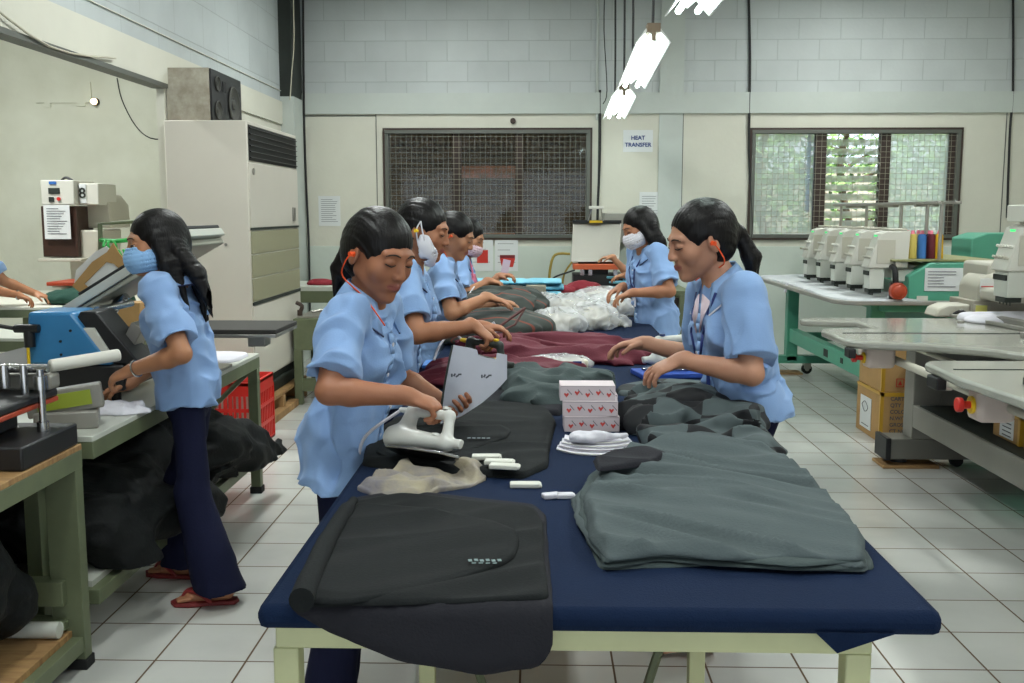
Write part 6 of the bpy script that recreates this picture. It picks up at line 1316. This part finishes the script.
# striped dark bundles
sm_ = bpy.data.materials.new('striped_charcoal'); sm_.use_nodes = True; nt = sm_.node_tree; b_ = nt.nodes['Principled BSDF']; b_.inputs['Roughness'].default_value = .85
tc = nt.nodes.new('ShaderNodeTexCoord'); wv = nt.nodes.new('ShaderNodeTexWave'); wv.bands_direction = 'Y'; wv.inputs['Scale'].default_value = 2.6; wv.inputs['Distortion'].default_value = .8; wv.inputs['Detail Scale'].default_value = 1
rp = nt.nodes.new('ShaderNodeValToRGB'); rp.color_ramp.elements[0].color = (*lin((60, 66, 62)), 1); rp.color_ramp.elements[0].position = .975; rp.color_ramp.elements[1].color = (*lin((128, 66, 52)), 1); rp.color_ramp.elements[1].position = .99
L_ = nt.links; L_.new(tc.outputs['Object'], wv.inputs[0]); L_.new(wv.outputs['Fac'], rp.inputs[0]); L_.new(rp.outputs[0], b_.inputs['Base Color'])
def flatell(x, y, z, r): return ell(pz(x, y, TZ)+[0, 0, z], r)
tag(heap('folded_bundle', [ell((-.20, 5.35, TZ+.085), (.29, .27, .095)), ell((-.20, 5.33, TZ+.03), (.32, .30, .05))], .009, sm_, .018, (5, 9, 14), 45, cuts=[((0, 0, T), (0, 0, -1))]), 'plump dark grey bundle with thin rust stripes, nearer of the striped bundles', 'cloth', 'striped bundles')
tag(heap('folded_bundle', [ell((-.22, 6.35, TZ+.11), (.28, .34, .115)), ell((-.22, 6.35, TZ+.04), (.33, .38, .06))], .009, sm_, .030, (5, 10, 16), 47, cuts=[((0, 0, T), (0, 0, -1))]), 'layered dark grey bundle with rust stripes, farther of the striped bundles', 'cloth', 'striped bundles')
t = thing('ruler', 'dark blade-like ruler resting across the striped bundles', 'ruler', tuple(pz(503, 325, TZ+.12)))
b = MB(); a, c = aY(484, 337, 4.88), aY(525, 308, 5.02); b.tube([a, c], .008, 6, 1); b.tube([a+[.02, 0, 0], (a+c)/2+[.05, 0, -.01], c], .006, 6, 1); obj('blade', b, mat('dark_red_steel', (86, 46, 44), .5), t)
b = MB(); b.rbox(aY(489, 331, 4.88), (.09, .02, .05), ry=-.6); obj('tag', b, WHC, t)
# polybags
bags = [(575, 314, .10, (.22, .16, .10), 51, 'long white polybag lying across the back of the bag heap'), (557, 325, .06, (.16, .14, .075), 52, 'polybag at the front left of the bag heap'), (592, 322, .08, (.14, .20, .09), 53, 'bulging polybag with yellowish contents, front right of the heap'), (545, 312, .09, (.15, .14, .09), 54, 'polybag with pale red print at the left of the heap'), (610, 309, .06, (.15, .16, .08), 55, 'polybag under the sorting hands at the right of the heap'), (600, 300, .05, (.20, .18, .08), 56, 'polybag farthest back in the heap'), (612, 320, .03, (.10, .12, .04), 57, 'small flat polybag at the right edge of the heap')]
for x, y, z, r, sd, l_ in bags:
    c = pz(x, y+6, TZ); c[2] = TZ+r[2]*.75
    FR_ = np.array([nrm((1, .3*math.sin(sd), 0)), nrm((-.3*math.sin(sd), 1, 0)), (0, 0, 1)])
    bg_ = thing('polybag', l_, 'polybag', (c[0], c[1], TZ), 'polybags on the table'); heap('contents', [ell(c-[0, 0, .01], tuple(q*.74 for q in r), FR_)], .009, FILL, .014, (10, 10, 12), sd+3, cuts=[((0, 0, T+.003), (0, 0, -1))], parent=bg_)
    heap('bag_film', [ell(c, r, FR_), ell(c+[r[0]*.5, -.03, -.01], (r[0]*.6, r[1]*.6, r[2]*.7))], .0065, BAG, .024, (15, 15, 18), sd, cuts=[((0, 0, T), (0, 0, -1))], ridge=.8, parent=bg_)
bg_ = thing('polybag', 'clear packet with white folded contents on the crumpled grey shirt', 'polybag', tuple(pz(562, 377, TZ+.05)), 'polybags on the table')
b = MB(); b.rbox(pz(565, 377, TZ)+[0, -.01, .06], (.19, .08, .035)); obj('contents', b, FILL, bg_, .01)
(heap('bag_film', [ell(pz(562, 377, TZ)+[0, 0, .06], (.13, .09, .035)), ell(pz(545, 378, TZ)+[0, 0, .06], (.09, .06, .03))], .006, BAG, .010, (14, 14, 14), 58, ridge=.8, parent=bg_))
c = pz(574, 378, TZ)+[0.01, -.07, .065]; b = MB(); b.rbox(c, (.035, .008, .03)); tag(obj('navy_label', b, LAN), 'small navy label on the clear packet', 'label')
tag(patch('paper_slip', outline([(540, 331), (568, 329), (572, 333), (545, 337)], T), T, .003, WHC, .001, (5, 5), 70), 'white slips of paper in front of the bag heap', 'paper')
# light blue folded cloths at the far end
for k, (x0, x1, y, n_) in enumerate([(474, 563, 294.5, 3), (600, 648, 283, 3)]):
    for j in range(n_):
        if k == 0: c0, c1 = pz(x0, y, TZ), pz(x1, y, TZ)
        else: c0, c1 = aY(x0+6, 262, 9.35), aY(x1, 262, 9.35); 
        zb = (TZ if k == 0 else .767)+j*.045
        yy = c0[1]; cc = np.array([(c0[0]+c1[0])/2+.02*(j % 2), yy, zb+.022]); hx = abs(c1[0]-c0[0])/2
        tag(heap('folded_cloth', [ecap(cc-[hx*.9, 0, 0], cc+[hx*.9, 0, 0], (.20 if k == 0 else .12, .022), (.19 if k == 0 else .12, .022), (0, 1, 0), (0, 0, 1))], .009, SKY, .006, (6, 6, 20), 80+j+k*5), ['bottom', 'middle', 'top'][j]+[' light blue folded cloth of the stack at the far end of the ironing table', ' light blue folded cloth of the stack beside the back press'][k], 'cloth', 'light blue folded cloths')
for k, (x, y, r, l_) in enumerate([(562, 294.5, (.12, .12, .05), 'crumpled red cloth left of the red pieces at the far table end'), (583, 294, (.15, .12, .07), 'largest crumpled red cloth at the far table end'), (606, 296, (.10, .12, .05), 'small crumpled red cloth right of the red pieces')]):
    c = pz(x, y, TZ); c[2] = TZ+r[2]*.6; tag(heap('crumpled_cloth', [ell(c, r)], .009, MRD, .022, (9, 9, 9), 90+k, cuts=[((0, 0, T), (0, 0, -1))]), l_, 'cloth', 'red cloths at the far end')
c0, c1 = pz(526, 303, TZ), pz(546, 303, TZ); b = MB(); b.box(c0[0], c1[0], c0[1], c0[1]+.12, T, T+.13); tag(obj('small_carton', b, mat('grey_card', (150, 146, 130), .8), None, .004), 'small grey carton standing between blue cloth and polybags', 'box')
b = MB(); b.box(*[aY(q, 281, 8.8)[0] for q in (309, 334)], 8.75, 8.95, .841, .85); 
c = aY(321, 281, 8.8); tag(heap('crumpled_cloth', [ell((c[0], 8.8, .855), (.13, .1, .035))], .009, MRD, .012, (9, 9, 9), 99, cuts=[((0, 0, .8405), (0, 0, -1))]), 'small red cloth on the low shelf table in the back left corner', 'cloth', 'red cloths at the far end')
# patterned boxes
pb = mat('box_pink_white', (214, 200, 204), .6); pr_ = mat('heart_red', (206, 70, 64), .6); pg_ = mat('print_grey', (124, 112, 120), .6)
def pbox(x, y, z, rz, label, wd=.172, dp=.10, hh=.048):
    t = thing('patterned_box', label, 'box', (x, y, z), 'patterned boxes in the stack'); t.rotation_euler = (0, 0, rz)
    b = MB(); b.box(-wd/2, wd/2, 0, dp, 0, hh); obj('carton', b, pb, t, .0015, local=True)
    b = MB()
    for k in range(5):
        x = -wd/2+.020+k*.033; zc = hh*.42+(.004 if k % 2 else -.002); b.add([(x, -.0006, zc-.008), (x+.008, -.0006, zc+.003), (x+.005, -.0006, zc+.007), (x, -.0006, zc+.003), (x-.005, -.0006, zc+.007), (x-.008, -.0006, zc+.003)], [(0, 1, 2, 3, 4, 5)])
    obj('heart_print', b, pr_, t, local=True, fixn=False)
    b = MB()
    for k in range(5):
        x = -wd/2+.028+k*.033
        for j in range(4): b.add([(x+j*.0035-.006, -.0005, hh*.62+.006-j*.004), (x+j*.0035-.003, -.0005, hh*.62+.006-j*.004), (x+j*.0035-.001, -.0005, hh*.62-.001-j*.004+.002), (x+j*.0035-.004, -.0005, hh*.62-.001-j*.004+.002)], [(0, 1, 2, 3)])
    obj('line_print', b, pg_, t, local=True, fixn=False)
    b = MB(); b.box(-wd/2+.002, wd/2-.002, -.0004, 0, hh-.004, hh-.003); obj('lid_edge', b, pg_, t, local=True)
    return t
bx, by = aZ(590, 432, TZ)[:2]
pbox(bx+.006, by, T, .03, 'lowest of the pink and white patterned boxes in the stack'); pbox(bx, by+.002, T+.0485, -.02, 'middle of the pink and white patterned boxes in the stack'); pbox(bx-.008, by+.006, T+.097, .01, 'topmost of the pink and white patterned boxes in the stack')
pbox(bx+.01, by+.115, T, .05, 'lower pink and white patterned box hidden behind the stack'); pbox(bx+.008, by+.117, T+.0485, .03, 'upper pink and white patterned box hidden behind the stack')
# white brims
for k in range(4):
    c = aZ(598, 452-k*1.5, TZ); b = MB(); a0, a1 = 200+k*3, 338-k*4; n = 22; r0, r1 = .04, .115-.004*k
    O = [(c[0]+r1*1.1*math.cos(math.radians(a0+(a1-a0)*j/n)), c[1]+.06+r1*math.sin(math.radians(a0+(a1-a0)*j/n))) for j in range(n+1)]+[(c[0]+r1*1.05*math.cos(math.radians(a1+(a0-a1)*j/n)), c[1]+.085-.02*math.sin(math.pi*j/n)+.35*r1*math.sin(math.radians(a1+(a0-a1)*j/n))) for j in range(n+1)]
    b.prism(O, T+k*.0062, T+k*.0062+.0048, 'xy'); t = tag(obj('cap_brim', b, WHC, None, .0015), ['bottom white cap brim of the pile by the patterned boxes', 'second white cap brim up in the pile', 'third white cap brim up in the pile', 'top white cap brim of the pile by the patterned boxes'][k], 'cap brim', 'white cap brims')
    b2 = MB(); b2.tube([(x, y, T+k*.0062+.0048) for x, y in O[1:n]], .0012, 5, 1); obj('stitching', b2, pg_ if k == 1 else WP, t)
c = aZ(595, 436, TZ+.04); tag(heap('cloth_scrap', [cap(c+[-.06, 0, -.005], c+[.02, -.01, .0], .012), cap(c+[.0, .0, -.003], c+[.09, .01, .0], .011), ell(c+[-.03, -.01, 0], (.04, .03, .012))], .004, WHC, .010, (24, 24, 24), 71, k=.01), 'crumpled white cloth strip on top of the cap brims', 'cloth')
# grey pattern board held by the front left woman
def flat(name, px, Y0, dY, m, th=.0025, parent=None):
    """board of real thickness standing at depth Y0, leaning back by dY per metre of height"""
    pts = []
    for x, y in px:
        p = aY(x, y, Y0); q = aY(x, y, Y0+dY*(p[2]-.8)); pts.append(q)
    b = MB(); n = len(pts); V = [tuple(p) for p in pts]+[tuple(p+np.array([.0, th, 0])) for p in pts]
    b.add(V, [tuple(range(n)), tuple(range(2*n-1, n-1, -1))]+[(i, (i+1) % n, n+(i+1) % n, n+i) for i in range(n)]); return obj(name, b, m, parent)
t = thing('pattern_board', 'grey notched pattern board held upright by the front left woman', 'board', tuple(aY(472, 400, 3.0)))
flat('board', [(453, 345), (470, 348), (477, 350), (478, 355), (487, 358), (496, 359), (497, 353), (507, 355), (507, 379), (497, 390), (482, 403), (462, 416), (440, 424), (445, 385)], 3.02, .25, mat('board_grey', (176, 178, 188), .6, var=.06, vscale=9), parent=t)
b = MB(); b.tube([aY(452.5, 345, 3.05)+[0, -.004, 0], aY(444.5, 385, 3.02)+[0, -.004, 0], aY(439.5, 424, 2.99)+[0, -.004, 0]], .0035, 6, 2); obj('dark_edge', b, M['dark'], t)
b = MB()
for x, y in ((456, 375), (486, 376)):
    p = aY(x, y, 3.02)
    for k in range(4): b.rbox(p+np.array([k*.008-.012, -.006, .003*math.sin(k*9)]), (.005, .001, .010), ry=.5*k)
obj('pencil_mark', b, M['ink'], t)
# irons
def iron(name, label, tip, yaw, pitch, roll, s, mb, mp, cat='iron', cord=None):
    """local frame: tip towards +x, sole at z = 0"""
    M_ = Matrix.Translation(Vector([float(v) for v in tip])) @ Matrix.Rotation(yaw, 4, 'Z') @ Matrix.Rotation(-pitch, 4, 'Y') @ Matrix.Rotation(roll, 4, 'X') @ Matrix.Scale(s, 4)
    t = thing(name, label, cat, tip)
    def X_(b):
        b.v = [tuple(M_ @ Vector(v)) for v in b.v]; return b
    out = [(.115, 0), (.10, .018), (.07, .036), (.02, .05), (-.05, .056), (-.11, .054), (-.12, .04), (-.12, -.04), (-.11, -.054), (-.05, -.056), (.02, -.05), (.07, -.036), (.10, -.018)]
    b = MB(); b.prism(out, 0, .008, 'xy'); obj('sole_plate', X_(b), M['chrome'], t, .002*s)
    G = Grid((-.15, -.08, -.01), (.14, .08, .16), .0038); D = G.new()
    U_(G, D, ecap((-.115, 0, .040), (.09, 0, .022), (.053, .038), (.010, .014), (0, 1, 0), (0, 0, 1)), 0)
    U_(G, D, cap((-.105, 0, .05), (-.095, 0, .125), .028, .019), .02); U_(G, D, cap((-.095, 0, .125), (.045, 0, .118), .0145, .0140), .012); U_(G, D, cap((.045, 0, .118), (.058, 0, .035), .0135, .018), .014)
    cut(G, D, (0, 0, .008), np.array([0, 0, -1.])); V, Fq = nets(G, D); V = np.array([tuple(M_ @ Vector(v)) for v in V]); mesh_np('shell', V, Fq, mb, t)
    b = MB(); b.cyl((.028, 0, .134), (.028, 0, .142), .012, n=14); b.cyl((.02, 0, .055), (.02, 0, .062), .022, .02, n=18); obj('dial', X_(b), mp, t)
    b = MB(); b.cyl((-.115, 0, .125), (-.145, 0, .128), .010, .007, n=10); obj('cord_guard', X_(b), mp, t)
    if cord is not None: b = MB(); b.tube([tuple(M_ @ Vector((-.14, 0, .128)))]+[tuple(c) for c in cord], .0048, 6); obj('cord', b, WHC, t)
    return t
def grip(Pn, i, s, yaw, pitch, roll):
    sh, el, wr, hd = Pn['arms'][i]; d = nrm(hd['d']); n = np.array(hd['n'], float); n = nrm(n-d*(n@d)); palm = wr+d*.078-n*.026
    R_ = np.array((Matrix.Rotation(yaw, 3, 'Z') @ Matrix.Rotation(-pitch, 3, 'Y') @ Matrix.Rotation(roll, 3, 'X'))); return palm-R_@np.array([-.02, 0, .121])*s
iron('iron', 'white steam iron lifted and tilted in the front left woman\'s right hand', grip(W1, 0, .95, math.radians(-35), math.radians(4), math.radians(-28)), math.radians(-35), math.radians(4), math.radians(-28), .95, IRN, IRN, cord=[aY(372, 430, 2.75), aY(361, 445, 2.8), aY(358, 468, 2.85)])
iron('iron', 'white iron resting on a blue mat beside the right-hand woman', pz(668, 375, TZ)+[.0, 0, .026], math.radians(196), 0, 0, 1.05, IRN, mat('iron_blue', (40, 60, 110), .4))
b = MB(); c = pz(684, 377, TZ); b.rbox((c[0]-.07, c[1]+.02, T+.012), (.26, .18, .022), rz=.2); tag(obj('iron_rest', b, mat('rest_blue', (30, 70, 160), .6), None, .004), 'bright blue mat under the resting white iron', 'mat')
iron('iron', 'old dark metal iron in the hand of the woman second in the left row', grip(W2, 0, .95, math.radians(-30), 0, 0), math.radians(-30), 0, 0, .95, IRD, M['yellow'], cord=[aY(452, 332, 4.0), aY(440, 345, 3.95), aY(434, 360, 3.9)])
iron('iron', 'old dark iron under the hand of the woman farthest in the left row', grip(W4, 0, .95, math.radians(-15), 0, 0), math.radians(-15), 0, 0, .95, IRD, IRD, cord=[aY(476, 285, 6.4), aY(468, 296, 6.3)])
b = MB(); c = pz(437, 366, TZ); b.rbox((c[0], c[1], T+.008), (.12, .16, .014)); tag(obj('iron_rest', b, mat('rest_blue2', (40, 110, 190), .6), None, .004), 'small bright blue rest at the left table edge by the maroon cloth', 'mat')
b = MB(); a = pz(628, 318, TZ); b.tube([a+[0, 0, .012], a+[.10, -.03, .012], a+[.16, -.03, .012]], .007, 6, 1); b.tube([a+[0, .02, .012], a+[.10, -.02, .014], a+[.16, -.05, .012]], .007, 6, 1); tag(obj('scissors', b, M['black']), 'dark scissors lying on the navy cover by the masked woman on the right', 'scissors')
b = MB(); a = aY(505, 270, 6.85); b.rbox(a, (.05, .004, .14), ry=.2); tag(obj('paper_slip', b, mat('slip_lilac', (206, 190, 206), .8)), 'pale slip held up by the woman in the pink apron', 'paper')
# left bench goods
BT = .7355
hp = [cap((-1.64, 3.62, BT+.01), (-1.50, 3.70, BT+.02), .022), cap((-1.50, 3.75, BT+.01), (-1.46, 3.95, BT+.015), .02), ell((-1.58, 3.75, BT+.01), (.1, .1, .025)), cap((-1.70, 3.7, BT+.01), (-1.62, 3.85, BT+.02), .02)]
tag(heap('cloth_piece', [ell((-1.56, 3.62, BT+.005), (.15, .07, .028)), cap((-1.68, 3.60, BT+.01), (-1.47, 3.66, BT+.01), .022)], .005, WHC, .016, (18, 18, 18), 101, cuts=[((0, 0, BT), (0, 0, -1))]), 'crumpled white cloth under the masked woman\'s hands on the bench', 'cloth')
tag(patch('cloth_piece', [(-1.62, 4.88), (-1.50, 4.86), (-1.47, 5.0), (-1.50, 5.16), (-1.66, 5.18), (-1.72, 5.0)], BT, .012, WHC, .006, (9, 9), 102), 'folded white cloth on the far corner of the left bench', 'cloth')
b = MB(); b.rbox((-1.52, 4.42, .80), (.10, .08, .12)); tag(obj('motor_block', b, M['black'], None, .006), 'small black block on the bench behind the masked woman', 'block')
# black heap on the shelf
DK = mat('black_nylon', (11, 14, 14), .7, bump=.3, bscale=60, spec=.25)
hp = [ell((-1.75, 3.7, .38), (.30, .42, .17)), ell((-1.85, 4.3, .42), (.34, .45, .22)), ell((-1.62, 4.6, .38), (.24, .42, .15)), cap((-1.5, 4.5, .40), (-1.36, 4.95, .20), .12, .07), cap((-1.45, 4.9, .36), (-1.33, 5.12, .24), .08, .05), ell((-2.0, 3.5, .40), (.25, .30, .2)), cap((-1.5, 3.5, .34), (-1.38, 4.0, .28), .10, .10), cap((-1.55, 3.4, .4), (-1.42, 3.45, .22), .1, .08)]
tag(heap('garment_heap', hp, .011, DK, .045, (6, 5, 9), 111, cuts=[((0, 0, .2355), (0, 0, -1))], k=.05), 'big black heap of garments on the lower shelf of the left bench', 'garments')
hp = [ell((-1.9, 2.7, .40), (.40, .30, .24)), cap((-1.7, 2.85, .4), (-1.62, 2.9, .3), .12, .1)]
tag(heap('garment_heap', hp, .011, DK, .04, (6, 5, 9), 113, cuts=[((0, 0, .1305), (0, 0, -1))], k=.05), 'black heap of garments under the near left bench behind the thick leg', 'garments')
b = MB(); a = aY(62, 535, 3.35)
for k, (x, y) in enumerate([(70, 468), (80, 531)]): a = aY(x, y, 3.36); b = MB(); b.rbox(a, (.03, .012, .02), rz=.3, ry=.3); tag(obj('label_tag', b, WHC, None, .002), ['upper small white tag in the black heap', 'lower small white tag in the black heap'][k], 'tag')
GRC = mat('dark_green_cloth', (18, 62, 50), .85, bump=.2, bscale=120)
tag(heap('cloth_pile', [ell((-3.35, 7.4, .84), (.28, .22, .07)), cap((-3.5, 7.3, .83), (-3.0, 7.35, .82), .06)], .012, GRC, .02, (9, 9, 9), 120, cuts=[((0, 0, .8005), (0, 0, -1))]), 'dark green cloth pile in front of the woman at the far left', 'cloth', 'green cloth piles')
tag(heap('cloth_pile', [ell((-2.55, 5.7, .83), (.28, .16, .06)), cap((-2.7, 5.6, .82), (-2.35, 5.62, .81), .045)], .01, GRC, .02, (9, 9, 9), 121, cuts=[((0, 0, .7805), (0, 0, -1))]), 'dark green cloth pile behind the tilted platen', 'cloth', 'green cloth piles')
# fabric on the green machine, white cloth on the grey one
t = patch('fabric_sheet', [(2.02, 6.92), (2.5, 6.84), (2.56, 7.2), (2.58, 9.4), (2.1, 9.5), (2.0, 9.2), (2.03, 8.2)], .8785, .006, mat('white_fabric_print', (206, 208, 208), .8, rgb2=(178, 182, 186), vscale=12), .008, (6, 4), 131)
tag(t, 'white printed fabric spread over the table of the green embroidery machine', 'fabric')
b = MB(); b.rbox((2.0, 8.3, .86), (.012, .05, .08), ry=.2); tag(obj('cloth_tab', b, WHC, None, .003), 'white tab hanging from the fabric on the green machine', 'cloth')
tag(heap('cloth_piece', [cap((2.42, 5.85, .865), (2.70, 5.75, .875), .035), ell((2.55, 5.75, .86), (.16, .14, .03))], .007, WHC, .012, (9, 9, 9), 133, cuts=[((0, 0, .8505), (0, 0, -1))]), 'white cloth on the grey machine table below the drive housing', 'cloth')
tag(patch('cloth_piece', [(2.66, 4.9), (3.2, 4.7), (3.3, 5.2), (2.72, 5.35)], .8505, .010, WHC, .008, (8, 8), 134), 'white cloth spread at the right on the grey machine table', 'cloth')

# pieces that stand apart become parts of their own
def split_apart(names):
    for o in list(bpy.data.objects):
        if o.type != 'MESH' or o.name.split('.')[0] not in names: continue
        me = o.data; n = len(me.vertices); lab = np.arange(n); E_ = np.empty(len(me.edges)*2, np.int32); me.edges.foreach_get('vertices', E_); E_ = E_.reshape(-1, 2)
        while True:
            new = lab.copy(); mn = lab[E_].min(1); np.minimum.at(new, E_[:, 0], mn); np.minimum.at(new, E_[:, 1], mn)
            if (new == lab).all(): break
            lab = new
        u = np.unique(lab)
        if len(u) < 2: continue
        for l_ in u[1:]:
            c = o.copy(); c.data = me.copy(); COL.objects.link(c); bm = bmesh.new(); bm.from_mesh(c.data); bm.verts.ensure_lookup_table()
            bmesh.ops.delete(bm, geom=[v for v in bm.verts if lab[v.index] != l_], context='VERTS'); bm.to_mesh(c.data); bm.free()
        bm = bmesh.new(); bm.from_mesh(me); bm.verts.ensure_lookup_table(); bmesh.ops.delete(bm, geom=[v for v in bm.verts if lab[v.index] != u[0]], context='VERTS'); bm.to_mesh(me); bm.free()
split_apart({'end_housing', 'foot_beam', 'block', 'apron', 'crossbar', 'skid', 'start_bar', 'pencil_mark', 'name_plate', 'needle_bar', 'dial'})
